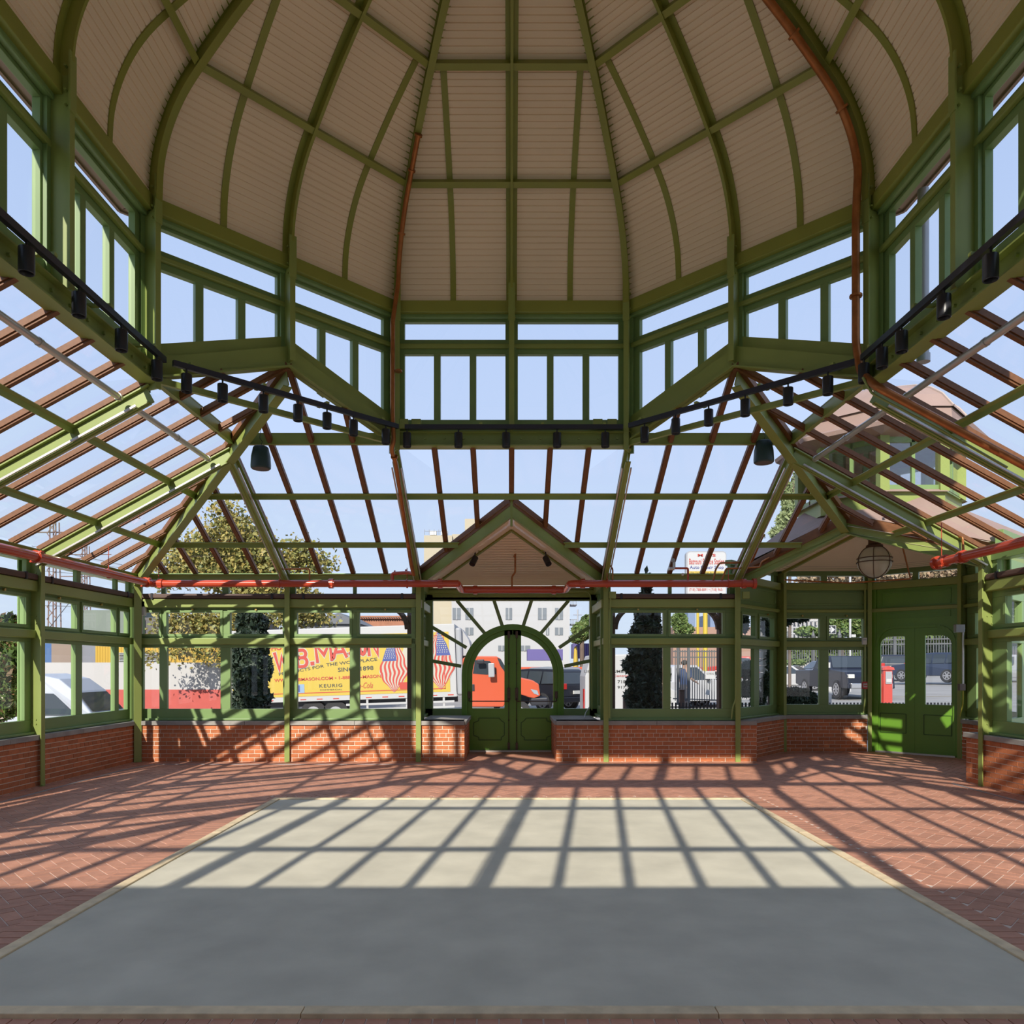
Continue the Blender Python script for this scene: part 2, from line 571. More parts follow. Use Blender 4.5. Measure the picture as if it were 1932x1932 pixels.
# ================================================================== WINDOWS
wcount = [0]
def gaps(panes, L):
    g = []
    u = 0.0
    for a, b in panes:
        g.append((u, a)); u = b
    g.append((u, L))
    return [x for x in g if x[1] - x[0] > 1e-3]
def window_unit(label, p0, p1, out, panes, kind='wall', shade=True, off=0.0, lower=True, zbot=0.695):
    wcount[0] += 1
    M, L = fm(p0, p1, out)
    M = M @ Matrix.Translation((0, off, 0))
    root = thing('window_%d' % wcount[0], label, 'window', 'structure')
    ZL0, ZL1, ZU0, ZU1 = 0.895, 1.946, 2.18, 2.547
    f = MB(M)
    f.box(0, .10, zbot, L, .17, ZL0)
    f.box(0, .10, ZL1, L, .17, ZU0)
    for a, b in gaps(panes, L):
        f.box(a, .10, ZL0, b, .17, ZL1)
        f.box(a, .10, ZU0, b, .17, ZU1)
    f.box(0, .10, ZU1, L, .17, 2.80)
    f.build('frame', GREENW, root, bevel=.004)
    MB(M).box(0, .05, zbot + .005, L, .10, zbot + .04).build('sill', GREENW, root, bevel=.008)
    MB(M).box(0, .03, 2.0, L, .10, 2.11).build('transom_rail', GREEN, root, bevel=.012)
    if kind == 'wall':
        MB(M).box(0, .0, 2.63, L, .10, 2.775).build('head_rail', GREEN, root, bevel=.012)
        s0, s1, bt = 2.875, 3.05, 3.22
    else:
        MB(M).box(0, .03, 2.66, L, .10, 2.72).build('head_rail', GREEN, root, bevel=.01)
        pn = MB(M)
        pn.box(0, .10, 2.80, L, .17, 3.10)
        pn.box(.07, .085, 2.80, L - .07, .10, 2.83)
        pn.box(.07, .085, 3.03, L - .07, .10, 3.06)
        pn.box(.07, .085, 2.80, .10, .10, 3.06)
        pn.box(L - .10, .085, 2.80, L - .07, .10, 3.06)
        pn.build('panel', GREENW, root, bevel=.003)
        MB(M).box(0, .0, 3.09, L, .14, 3.22).build('eave_beam', GREEN, root, bevel=.01)
        s0, s1, bt = 3.24, 3.37, 3.46
    # top strip lights
    t = MB(M)
    t.box(0, .10, s0 - .02, L, .17, s0)
    t.box(0, .08, s1, L, .2, bt)
    st = []
    for i, (a, b) in enumerate(panes):
        st.append((max(a - .03, 0.03), min(b + .03, L - .03)))
    if len(st) == 2 and kind == 'wall':
        st = [(0.10, L / 2 - .03), (L / 2 + .03, L - .10)]
    for a, b in gaps(st, L):
        t.box(a, .10, s0, b, .16, s1)
    t.build('clerestory_frame', GREENW, root, bevel=.003)
    for a, b in st:
        MB(M).poly([(a, .135, s0), (b, .135, s0), (b, .135, s1), (a, .135, s1)]).build('glass_pane', GLASS, root)
    for a, b in panes:
        MB(M).poly([(a, .14, ZL0), (b, .14, ZL0), (b, .14, ZL1), (a, .14, ZL1)]).build('glass_pane', GLASS, root)
        s = MB(M)
        w = .045
        s.box(a - w, .078, ZU0 - w, b + w, .10, ZU0)
        s.box(a - w, .078, ZU1, b + w, .10, ZU1 + w)
        s.box(a - w, .078, ZU0, a, .10, ZU1)
        s.box(b, .078, ZU0, b + w, .10, ZU1)
        so = s.build('sash', GREENW, root, bevel=.003)
        MB(M).poly([(a, .12, ZU0), (b, .12, ZU0), (b, .12, ZU1), (a, .12, ZU1)]).build('glass_pane', GLASS, so)
        if b - a > .6:
            MB(M).cyl(((a + b) / 2, .05, ZU1 + .05), ((a + b) / 2, .08, ZU1 + .05), .018, 8).build('latch', BRASS, so)
    if shade and kind == 'wall':
        sh = MB(M)
        sh.box(.03, -.02, 2.78, L - .03, .09, 2.862)
        so = sh.build('roller_shade', SHADE, root, bevel=.02)
        for u in (.25, L - .3):
            MB(M).box(u, -.03, 2.77, u + .035, .0, 2.87).build('bracket', BLACK, so)
    return root

def post(label, x, y, out, ztop=3.18, wide=.085, depth=.25, name='steel_post', flat=False):
    t = thing(name, label, 'post', 'structure')
    ox, oy = out
    l = math.hypot(ox, oy)
    M, _ = fm((x, y), (x - oy / l, y + ox / l), out)
    MB(M).box(-wide / 2, -.06, 0, wide / 2, -.046, ztop).build('flange', GREEN, t)
    MB(M).box(-.008, -.046, .695, .008, depth, ztop).build('web', GREEN, t)
    MB(M).box(-wide / 2, -.052 + 0.0, 2.72, wide / 2, -.035, ztop).build('splice_plate', GREEN, t)
    MB(M).box(-wide / 2 - .02, depth - .02, .695, wide / 2 + .02, depth, ztop).build('flange', GREENW, t)
    MB(M).box(-.03, -.07, .0, .03, -.03, .02).build('base_plate', GREEN, t)
    for z in (.84, .90, 2.2, 2.3, 2.78, 2.88):
        b = MB(M)
        for u in (-.012, .012):
            for v in (.03, .09):
                b.cyl((u * 1.6, v, z), (u * .5, v, z), .010, 6)
        b.build('bolt', GREEN, t)
    return t

p3 = [(.115, 1.02), (1.19, 2.11), (2.24, 2.52)]
p2 = [(.16, 1.06), (1.22, 2.11)]
# back wall runs (u from the post)
window_unit('back wall window beside the shaded corner showing the red and white wall', (-V2, HW), (-HW, HW), (0, 1), p3)
window_unit('back wall window showing the lettered side of the yellow truck', (-V2, HW), (-V1, HW), (0, 1), [(.13, 1.03), (1.20, 2.09)])
window_unit('back wall window with the dark conifer and yellow poles outside', (V1 + .03, HW), (V2 + .04, HW), (0, 1), [(.13, 1.0), (1.13, 2.02)])
# porch sides
for sgn, lab in ((-1, 'narrow side window of the entrance porch by the truck'), (1, 'narrow side window of the entrance porch by the conifer')):
    window_unit(lab, (sgn * (V1 + .0), HW + .03), (sgn * V1, HW + 1.55), (sgn, 0), [(.25, .70), (.85, 1.32)], shade=False, off=-.04)
# left and right walls
for i, (a, b) in enumerate(((V2, HW), (V1, V2), (-V1, 0), (0, V1), (-V2, -V1), (-HW, -V2))):
    window_unit('shaded side wall window, run %s from the far corner' % ORD[i], (-HW, a) if i in (0, 1) else (-HW, a), (-HW, b), (-1, 0), p3 if i == 0 else ([(.13, 1.03), (1.20, 2.09)] if i in (1, 4) else ([(.13, .75), (.85, 1.45)] if i in (2, 3) else [(.13, 1.2), (1.3, 2.45)])))
for i, (a, b) in enumerate(((V2, V1), (V1, 0), (0, -V1), (-V1, -V2), (-V2, -HW))):
    window_unit('sunlit side wall window, run %s from the corner bay' % ORD[i], (HW, a), (HW, b), (1, 0), [(.30, 1.03), (1.20, 2.09)] if i in (0, 3) else ([(.13, .75), (.85, 1.45)] if i in (1, 2) else [(.13, 1.2), (1.3, 2.45)]))
# corner bay
BP = [PA, PB1, PB2]
L1 = math.dist(PA, PB1)
window_unit('angled corner bay window with the stone pillar outside', PA, PB1, (-1, 1), [(.45, .98), (1.20, 1.85)], kind='bay', off=.02)
window_unit('corner bay window showing the black pickup and the one-way sign', PB1, PB2, (0, 1), [(.06, .74), (.92, 1.58)], kind='bay')
window_unit('corner bay window beyond the green double door', mir(PB1), mir(PB2), (1, 0), [(.10, .74), (.92, 1.40)], kind='bay')
window_unit('angled corner bay window beside the side wall', mir(PA), mir(PB1), (1, -1), [(.30, .98), (1.20, 1.85)], kind='bay', off=.02)

posts = [(-V2, HW, (0, 1), 'slim green steel post in the middle of the back wall windows'),
         (-V1, HW, (0, 1), 'green steel post at the truck side of the entrance porch'),
         (V1 + .03, HW, (0, 1), 'green steel post at the conifer side of the entrance porch'),
         (V2 + .04, HW, (0, 1), 'green steel post where the back wall meets the corner bay')]
for x, y, o_, l_ in posts:
    post(l_, x, y, o_)
for i, y in enumerate((V2, V1, -V1, -V2)):
    post('green steel post on the shaded side wall, %s from the back corner' % ORD[i], -HW, y, (-1, 0))
    post('green steel post on the sunlit side wall, %s from the corner bay' % ORD[i], HW, y, (1, 0), depth=.32)
post('square green corner post between back wall and shaded side wall', -HW + .03, HW - .03, (-1, 1), wide=.12)
for p, l_ in ((PB1, 'green bay post at the angled window'), (PB2, 'sunlit green bay post beside the double door'), (mir(PB2), 'green bay post on the far side of the double door'), (mir(PB1), 'green bay post nearest the side wall')):
    d = Vector((p[0] - 6.06, p[1] - 6.06))
    post(l_, p[0], p[1], (d.x, d.y), ztop=3.42, wide=.07, depth=.16)
# ================================================================== GLASS ROOF
RS = 0.549
def zr(d): return 3.23 + (HW - d) * RS
def clip(poly, a, b, c):
    """keep a*x+b*y<=c"""
    out = []
    for i in range(len(poly)):
        p, q = poly[i], poly[(i + 1) % len(poly)]
        fp, fq = a * p[0] + b * p[1] - c, a * q[0] + b * q[1] - c
        if fp <= 0: out.append(p)
        if fp * fq < 0:
            t = fp / (fp - fq)
            out.append((p[0] + (q[0] - p[0]) * t, p[1] + (q[1] - p[1]) * t))
    return out
GAB = 4.78   # ridge start of the entrance gable (distance from hall centre)
BAYC = 10.24 # x+y of the corner bay opening
XS = [0, .526, 1.052, V1, 2.135, 2.69, 3.25, V2, 4.33, 4.85, 5.37, 5.88]
XS = sorted(set([-x for x in XS] + XS))
PURL = [3.93, 4.62, 5.61, 6.36]
def slope(label, rot, gable=False, bay=0):
    """one face of the pyramid roof; local x along the eave, local y outward"""
    M = BASE @ Matrix.Rotation(rot, 4, 'Z')
    root = thing('glass_roof', label, 'roof', 'structure')
    def ylim(x):
        ax = abs(x)
        lo = AP if ax <= V1 else max(V1 + V2 - ax, ax)
        hi = HW
        if gable and ax < HW - GAB: hi = min(hi, GAB + ax)
        if bay and x * bay > 0: hi = min(hi, BAYC - ax)
        return lo, hi
    for x in XS:
        lo, hi = ylim(x)
        if hi - lo < .08: continue
        main = abs(abs(x) - V1) < .01 or abs(abs(x) - V2) < .01
        b = MB(M)
        b.beam((x, lo, zr(lo) - .022), (x, hi, zr(hi) - .022), .076, .055)
        b.beam((x, lo, zr(lo) - .058), (x, hi, zr(hi) - .058), .050, .03)
        b.build('glazing_bar', WOOD, root)
        if main:
            # steel rafter: web and two flanges, pale guide track on its underside
            r = MB(M)
            r.beam((x, lo, zr(lo) - .175), (x, hi, zr(hi) - .175), .012, .19)
            r.beam((x, lo, zr(lo) - .265), (x, hi, zr(hi) - .265), .075, .014)
            r.beam((x, lo, zr(lo) - .085), (x, hi, zr(hi) - .085), .09, .014)
            ro = r.build('rafter', GREEN, root)
            for sg in (-1, 1):
                MB(M).beam((x + sg * .06, lo + .12, zr(lo + .12) - .25), (x + sg * .06, hi, zr(hi) - .25), .018, .022).build('shade_guide', SILVER, ro)
    for i in range(len(XS) - 1):
        a, b = XS[i], XS[i + 1]
        poly = [(a, 0), (b, 0), (b, HW), (a, HW)]
        poly = clip(poly, 0, -1, -AP)                       # outside ring facet
        poly = clip(poly, 1, -1, 0); poly = clip(poly, -1, -1, 0)
        poly = clip(poly, 1, -1, 1e9)
        # diagonal facets
        if b > V1 - .01: poly = clip(poly, -1, -1, -(V1 + V2))
        if a < -V1 + .01: poly = clip(poly, 1, -1, -(V1 + V2))
        if gable and abs(a) < HW - GAB and abs(b) < HW - GAB + .1:
            if b > 0: poly = clip(poly, -1, 1, GAB)
            else: poly = clip(poly, 1, 1, GAB)
        if bay: poly = clip(poly, bay, 1, BAYC)
        if len(poly) < 3: continue
        MB(M).poly([(p[0], p[1], zr(p[1]) + .008) for p in poly]).build('glass_pane', GLASSR, root)
    mid = (HW - GAB)
    for k, d in enumerate(PURL):
        segs = [(-d, d)]
        if k == 0: segs = [(-d, -V1 + .1), (V1 - .1, d)]
        if gable and d > GAB:
            segs = [(-d, -(d - GAB)), (d - GAB, d)]
        if bay:
            lim = BAYC - d
            segs = [(a, min(b, lim)) if bay > 0 else (max(a, -lim), b) for a, b in segs]
        for a, b in segs:
            if b - a < .1: continue
            pb = MB(M)
            if k in (0,):
                s_ = 1 if a > 0 else -1
                a2, b2 = (V1 + .03, 3.72) if s_ > 0 else (-3.72, -V1 - .03)
                pb.beam((a2, 3.74, 4.68), (b2, 3.74, 4.68), .012, .15)
                pb.beam((a2, 3.76, 4.61), (b2, 3.76, 4.61), .06, .012)
                pb.beam((a2, 3.76, 4.75), (b2, 3.76, 4.75), .06, .012)
            else:
                pb.beam((a, d, zr(d) - .115), (b, d, zr(d) - .115), .010, .065)
                pb.beam((a, d, zr(d) - .088), (b, d, zr(d) - .088), .095, .010, up=(0, .45, 1))
            pb.build('purlin', GREEN, root)
    # aluminium shade cassettes under the ring
    return root
slope('glazed back roof slope over the entrance gable', 0, gable=True, bay=1)
slope('glazed side roof slope catching light green sun on its rafters', rad(90))
slope('glazed side roof slope above the red pipe and corner bay', rad(-90), bay=-1)
slope('glazed roof slope behind and above the camera', rad(180))

# hips
def hip(sx, sy, tend, label):
    t = thing('hip_rafter', label, 'rafter', 'structure')
    a = 2.70
    p = (sx * a, sy * a, zr(a)); q = (sx * tend, sy * tend, zr(tend))
    b = MB()
    b.beam((p[0], p[1], p[2] - .17), (q[0], q[1], q[2] - .17), .014, .2)
    b.beam((p[0], p[1], p[2] - .275), (q[0], q[1], q[2] - .275), .12, .016)
    b.build('web', GREEN, t)
    MB().beam((p[0], p[1], p[2] - .03), (q[0], q[1], q[2] - .03), .13, .08).build('hip_bar', WOOD, t)
hip(-1, 1, HW, 'green hip rafter running to the shaded back corner')
hip(1, 1, 5.12, 'green hip rafter running to the corner bay')
hip(-1, -1, HW, 'green hip rafter behind the camera on the shaded side')
hip(1, -1, HW, 'green hip rafter behind the camera on the sunny side')

# eave gutters outside
for i in range(4):
    M = BASE @ Matrix.Rotation(rad(90 * i), 4, 'Z')
    hi = 3.9 if i in (0,) else (HW + .3)
    lo = -HW - .3
    segs = [(-HW - .3, HW + .3)]
    if i == 0: segs = [(-HW - .3, -V1 - .1), (V1 + .1, V2)]
    if i == 3: segs = [(-V2 , HW + .3)]
    if i == 2: segs = []
    for a, b in segs:
        g = MB(M)
        g.box(a, HW + .19, 3.06, b, HW + .30, 3.20)
        tag(g.build('gutter', GREEN), 'green gutter running along the outside of the eave', 'gutter', 'structure')

# shade cassette tubes under the top of each side slope
def tube_thing(name, label, cat, pts, r, m, n=10, couplings=(), cm=None, cr=1.35, group=None, M=None, smooth=True):
    t = thing(name, label, cat, group=group)
    MB(M).tube(pts, r, n).build('pipe', m, t, smooth=smooth)
    for c0, c1 in couplings:
        MB(M).cyl(c0, c1, r * cr, 14).build('coupling', cm or m, t, smooth=True)
    return t
def shade_tube(x, y0, y1, lab):
    z = zr(abs(x)) - .12
    t = thing('shade_tube', lab, 'tube')
    MB().cyl((x, y0, z), (x, y1, z), .034, 14).build('tube', SILVER, t, smooth=True)
    for y in (y0 + .02, (y0 * .45 + y1 * .55), y1 - .02):
        MB().cyl((x, y - .02, z), (x, y + .02, z), .040, 14).build('collar', SILVER, t, smooth=True)
shade_tube(-4.06, -1.45, 1.45, 'silver roller tube under the sunny glass slope, nearest the camera, shaded wall side')
shade_tube(-4.06, 1.66, 3.70, 'silver roller tube ending at the hip rafter of the shaded corner')
shade_tube(4.06, -1.45, 1.45, 'silver roller tube nearest the camera over the red pipe side')
shade_tube(4.06, 1.66, 3.70, 'silver roller tube in front of the cupola beyond the glass')

# ================================================================== LANTERN (octagon)
RV = 4.12
ZS, ZB = 4.58, 6.40
def facet(k):
    a0 = rad(90 + 22.5 - 45 * k); a1 = rad(90 - 22.5 - 45 * k)
    p0 = Vector((RV * math.cos(a0), RV * math.sin(a0), 0)); p1 = Vector((RV * math.cos(a1), RV * math.sin(a1), 0))
    m = (p0 + p1) / 2
    return p0, p1, m
FN = ['over the arched door', 'over the corner bay', 'over the sunlit wall', 'behind the camera on the sunny side', 'behind the camera', 'behind the camera on the shaded side', 'over the shaded wall', 'over the shaded corner']
ZPK = zr(2.69)      # roof height at the middle of a diagonal facet
for k in range(8):
    p0, p1, m = facet(k)
    out = (m.x, m.y)
    diag = k % 2 == 1
    M, L = fm((p0.x, p0.y), (p1.x, p1.y), out)
    def zline(u):
        h = L / 2
        return 4.63 + (ZPK - 4.63) * (1 - abs(u - h) / h) if diag else 0
    for half in (0, 1):
        wcount[0] += 1
        ua, ub = (0, L / 2) if half == 0 else (L / 2, L)
        root = thing('window_%d' % wcount[0], 'lantern window %s, %s of the pair' % (FN[k], ORD[half]), 'window', 'structure')
        def bx(mb, u0, u1, z0, z1, v0=.10, v1=.17):
            if not diag or zline(u0) < z0 and zline(u1) < z0:
                mb.box(u0, v0, z0, u1, v1, z1)
            else:
                pl = [(u0, v0, max(z0, zline(u0))), (u1, v0, max(z0, zline(u1))), (u1, v0, z1), (u0, v0, z1)]
                if pl[0][2] < z1 or pl[1][2] < z1:
                    mb.prism(pl, (0, v1 - v0, 0))
        e0, e1 = (.115, L / 2 - .085) if half == 0 else (L / 2 + .085, L - .115)
        g = .09
        pw = (e1 - e0 - 2 * g) / 3
        pn = [(e0 + i * (pw + g), e0 + i * (pw + g) + pw) for i in range(3)]
        zl0, zl1, zu0, zu1 = 4.985, 5.885, 6.085, 6.325
        f = MB(M)
        bx(f, ua, ub, zl1, zu0)
        bx(f, ua, ub, zu1, ZB + .02)
        bx(f, ua, e0, zl0, zl1); bx(f, e1, ub, zl0, zl1)
        bx(f, ua, e0, zu0, zu1); bx(f, e1, ub, zu0, zu1)
        for i in (0, 1):
            bx(f, pn[i][1], pn[i + 1][0], zl0, zl1)
        if not diag: f.box(ua, .08, 4.74, ub, .17, zl0)
        f.build('frame', GREENW, root, bevel=.003)
        MB(M).box(ua, .05, 5.955, ub, .10, 6.015).build('transom_rail', GREEN, root, bevel=.012)
        MB(M).box(ua, .03, 6.355, ub, .10, 6.41).build('head_rail', GREENW, root, bevel=.012)
        for a, b in pn:
            if diag:
                za, zb = max(zl0, zline(a)), max(zl0, zline(b))
                MB(M).poly([(a, .14, za), (b, .14, zb), (b, .14, zl1), (a, .14, zl1)]).build('glass_pane', GLASS, root)
            else:
                MB(M).poly([(a, .14, zl0), (b, .14, zl0), (b, .14, zl1), (a, .14, zl1)]).build('glass_pane', GLASS, root)
        MB(M).poly([(e0, .14, zu0), (e1, .14, zu0), (e1, .14, zu1), (e0, .14, zu1)]).build('glass_pane', GLASS, root)
    # beams of the ring
    rb = thing('ring_beam', 'green lantern ring beam %s' % FN[k], 'beam', 'structure')
    hb = MB(M)
    hb.box(-.02, -.04, ZB, L + .02, .12, 6.555)
    hb.build('head_beam', OLIVE, rb, bevel=.006)
    if not diag:
        w_ = MB(M)
        w_.box(0, -.012, ZS + .015, L, .012, 4.775)
        w_.build('web', GREEN, rb)
        MB(M).box(-.02, -.09, ZS, L + .02, .09, ZS + .016).build('flange', GREEN, rb)
        MB(M).box(-.02, -.08, 4.765, L + .02, .09, 4.78).build('flange', GREEN, rb)
        bo = MB(M)
        for i in range(12):
            u = .15 + i * (L - .3) / 11
            bo.cyl((u, -.035, 4.70), (u, -.012, 4.70), .016, 6)
        bo.build('bolt', GREEN, rb)
    else:
        MB(M).box(0, -.05, 4.60, L, .0, 4.665).build('tie_channel', GREEN, rb)
        for s0, s1 in ((0, L / 2), (L, L / 2)):
            z0, z1 = 4.66, ZPK
            s = MB(M)
            s.prism([(s0, -.01, z0 - .03), (s1, -.01, z1 - .06), (s1, -.01, z1 + .20), (s0, -.01, z0 + .20)], (0, .02, 0))
            s.prism([(s0, -.07, z0 - .03), (s1, -.07, z1 - .06), (s1, -.07, z1 - .04), (s0, -.07, z0 - .01)], (0, .15, 0))
            s.prism([(s0, .06, z0 + .1), (s1, .06, z1 + .15), (s1, .06, z1 + .34), (s0, .06, z0 + .36)], (0, .05, 0))
            s.build('sloping_beam', GREEN, rb)
    # track and its brackets
    if k in (3, 4, 5): continue
    tr = thing('light_track', 'black lighting track %s' % FN[k], 'track')
    MB(M).box(.16, -.22, 4.765, L - .10, -.175, 4.825).build('rail', NAVY, tr)
    for i in range(4):
        u = .35 + i * (L - .7) / 3
        b = MB(M)
        b.box(u - .02, -.23, 4.825, u + .02, .0, 4.85)
        b.box(u - .012, -.20, 4.80, u + .012, -.18, 4.85)
        b.build('bracket', GREEN, tr)
# lantern posts
pc = 0
PN = ['carrying the copper riser beside the middle window', 'between the middle and the bay side', 'with the long copper riser by the corner bay', 'on the sunny side', 'far on the sunny side', 'behind on the sunny side', 'behind near the camera', 'behind the camera middle', 'behind near the shaded side', 'behind shaded', 'shaded wall middle behind', 'shaded wall beyond', 'shaded wall middle', 'beside the shaded wall', 'by the shaded corner', 'at the middle of the shaded corner']
for i in range(16):
    a = rad(90 + 22.5 - 22.5 * i)
    r = RV if i % 2 == 0 else AP
    x, y = r * math.cos(a), r * math.sin(a)
    if i % 2 == 0:
        z0 = 4.52
    else:
        z0 = 4.78 if (i // 2) % 2 == 0 else ZPK
    t = thing('lantern_post', 'green lantern post %s' % PN[i], 'post', 'structure')
    o = Vector((x, y, 0)).normalized()
    M, _ = fm((x, y), (x - o.y, y + o.x), (o.x, o.y))
    MB(M).box(-.035, -.115, z0, .035, -.10, 6.56).build('flange', GREEN, t)
    MB(M).box(-.010, -.10, z0, .010, .10, 6.56).build('web', GREEN, t)
    MB(M).box(-.06, .06, z0, .06, .10, 6.56).build('flange', GREENW, t)
    MB(M).box(-.045, -.125, 6.25, .045, -.11, 6.75).build('splice_plate', GREEN, t)
    b = MB(M)
    for z in (6.30, 6.42, 6.62):
        for u in (-.055, .055):
            b.cyl((u, -.08, z), (u * .4, -.08, z), .012, 6)
    b.build('bolt', GREEN, t)

# ================================================================== DOME
def catmull(pts, n=8):
    out = []
    P_ = [pts[0]] + pts + [pts[-1]]
    for i in range(1, len(P_) - 2):
        for j in range(n):
            t = j / n
            a, b, c, d = [np.array(P_[i + k]) for k in (-1, 0, 1, 2)]
            out.append(0.5 * ((2 * b) + (-a + c) * t + (2 * a - 5 * b + 4 * c - d) * t * t + (-a + 3 * b - 3 * c + d) * t ** 3))
    out.append(np.array(pts[-1]))
    return out
PROF = [(4.13, 6.50), (4.10, 6.90), (3.98, 7.26), (3.78, 7.57), (3.50, 7.83), (3.0, 8.21), (2.45, 8.56), (1.95, 8.83), (1.2, 9.12), (.35, 9.33)]
cur = catmull(PROF, 10)
arc = [0.0]
for i in range(1, len(cur)): arc.append(arc[-1] + float(np.linalg.norm(cur[i] - cur[i - 1])))
def at_s(s):
    i = 1
    while i < len(arc) - 1 and arc[i] < s: i += 1
    t = (s - arc[i - 1]) / max(1e-9, arc[i] - arc[i - 1])
    p = cur[i - 1] * (1 - t) + cur[i] * t
    d = cur[i] - cur[i - 1]
    d = d / np.linalg.norm(d)
    return p[0], p[1], (d[1], -d[0])       # r, z, outward normal (r,z)
def s_of_r(r):
    for i in range(1, len(cur)):
        if cur[i][0] < r: return arc[i - 1] + (arc[i] - arc[i - 1]) * (cur[i - 1][0] - r) / (cur[i - 1][0] - cur[i][0])
    return arc[-1]
SR1, SR2, SR3 = s_of_r(3.50), s_of_r(2.45), s_of_r(1.2)
SEND = arc[-1]
dome = thing('ceiling', 'beige ribbed dome ceiling carried on curved green ribs', 'dome ceiling', 'structure')
c225 = math.cos(rad(22.5))
t225 = math.tan(rad(22.5))
PITCH = 0.073
def panel_profile(s0, s1):
    pts = []
    s = s0
    while s < s1 - .01:
        e_ = min(s + PITCH, s1)
        pts += [(s, 0), (max(e_ - .016, s), 0), (e_ - .012, .013), (e_ - .004, .013)]
        s = e_
    pts.append((s1, 0))
    return pts
for k in range(8):
    am = rad(90 - 45 * k)
    u = Vector((math.cos(am), math.sin(am), 0))
    w = Vector((-u.y, u.x, 0))
    rows = [(0.0, SR1), (SR1, SR2), (SR2, SR3), (SR3, SEND)]
    for s0, s1 in rows:
        pp = panel_profile(s0, s1)
        for sg in (-1, 1):
            mb = MB()
            vs, fs = [], []
            for s, off in pp:
                r, z, nn = at_s(s)
                a_ = (r * c225) + nn[0] * off
                zz = z + nn[1] * off
                hw = a_ * t225
                vs += [u * a_ + Vector((0, 0, zz)), u * a_ + w * hw * sg + Vector((0, 0, zz))]
            for i in range(len(pp) - 1):
                fs.append((2 * i, 2 * i + 1, 2 * i + 3, 2 * i + 2))
            # outer skin so that the roof has thickness
            n0 = len(vs)
            q = [s0 + (s1 - s0) * i / 6 for i in range(7)]
            for s in q:
                r, z, nn = at_s(s)
                a_ = (r + .09) * c225 + nn[0] * .0
                zz = z + .10 * abs(nn[1]) + .0
                hw = a_ * t225
                vs += [u * a_ + Vector((0, 0, zz)), u * a_ + w * hw * sg + Vector((0, 0, zz))]
            for i in range(6):
                fs.append((n0 + 2 * i, n0 + 2 * i + 1, n0 + 2 * i + 3, n0 + 2 * i + 2))
            mb.add(vs, fs)
            mb.build('ceiling_panel', BEIGE, dome)
    # purlin rings
    for sr in (SR1, SR2, SR3):
        r, z, nn = at_s(sr)
        a_ = r * c225
        hw = a_ * t225
        nv = u * nn[0] + Vector((0, 0, nn[1]))
        b = MB()
        c0 = u * (a_ - nn[0] * .055) + Vector((0, 0, z - nn[1] * .055))
        b.beam(c0 - w * hw, c0 + w * hw, .012, .10, up=nv)
        tv = u * -nn[1] + Vector((0, 0, nn[0]))
        c1 = c0 - nv * .05 - tv * .028
        b.beam(c1 - w * hw, c1 + w * hw, .07, .012, up=nv)
        b.build('purlin_ring', OLIVE, dome)
    # flat bars at the quarter points
    for sg in (-1, 1):
        Pn, Nn = [], []
        s = 0.0
        while s <= SR2:
            r, z, nn = at_s(s)
            Pn.append(u * (r * c225) + w * sg * .79 + Vector((0, 0, z)))
            Nn.append(-(u * nn[0] + Vector((0, 0, nn[1]))))
            s += SR2 / 30
        mb = MB()
        mb.sweep(Pn, Nn, w, -.037, .037, .002, .014)
        mb.build('flat_rib', OLIVE, dome)
    # T rib in the facet middle, I rib at the corner
    for corner in (0, 1):
        a_ = am if not corner else am - rad(22.5)
        uu = Vector((math.cos(a_), math.sin(a_), 0))
        ww = Vector((-uu.y, uu.x, 0))
        kf = c225 if not corner else 1.0
        Pn, Nn = [], []
        for i in range(61):
            r, z, nn = at_s(SEND * i / 60)
            Pn.append(uu * (r * kf) + Vector((0, 0, z)))
            Nn.append(-(uu * nn[0] + Vector((0, 0, nn[1]))).normalized())
        mb = MB()
        if corner:
            mb.sweep(Pn, Nn, ww, -.098, .098, -.055, .006)
            mb.sweep(Pn, Nn, ww, -.007, .007, .0, .13)
            mb.sweep(Pn, Nn, ww, -.040, .040, .13, .142)
        else:
            mb.sweep(Pn, Nn, ww, -.072, .072, .002, .014)
            mb.sweep(Pn, Nn, ww, -.007, .007, .0, .115)
            mb.sweep(Pn, Nn, ww, -.016, .016, .115, .127)
        mb.build('rib', OLIVE, dome)
MB().lathe([(.42, 9.27), (.42, 9.40), (.0001, 9.45)], (0, 0, 0), 24).build('crown_plate', OLIVE, dome)
MB().lathe([(.42, 9.27), (.0001, 9.27)], (0, 0, 0), 24).build('crown_plate', OLIVE, dome)
# outside eave of the dome
for k in range(8):
    p0, p1, m = facet(k)
    M, L = fm((p0.x, p0.y), (p1.x, p1.y), (m.x, m.y))
    e0 = .41 * t225
    b = MB(M)
    b.prism([(0, .12, 6.50), (L, .12, 6.50), (L + e0, .40, 6.52), (-e0, .40, 6.52)], (0, 0, .12))
    b.prism([(-e0, .40, 6.50), (L + e0, .40, 6.50), (L + e0, .43, 6.50), (-e0, .43, 6.50)], (0, 0, .2))
    b.build('eave_soffit', ROOFBR, dome)
    if k in (2, 6, 1, 7):
        pass
# grey downpipe outside the lantern
dp = thing('downpipe', 'grey downpipe outside the lantern glass near the long copper riser', 'pipe')
MB().cyl((3.55 + .62, 1.30, 4.75), (3.55 + .62, 1.30, 6.45), .055, 12).build('pipe', GREYB, dp, smooth=True)
MB().cyl((3.55 + .62, 1.30, 4.70), (3.55 + .62, 1.30, 4.78), .066, 12).build('collar', GREYB, dp, smooth=True)

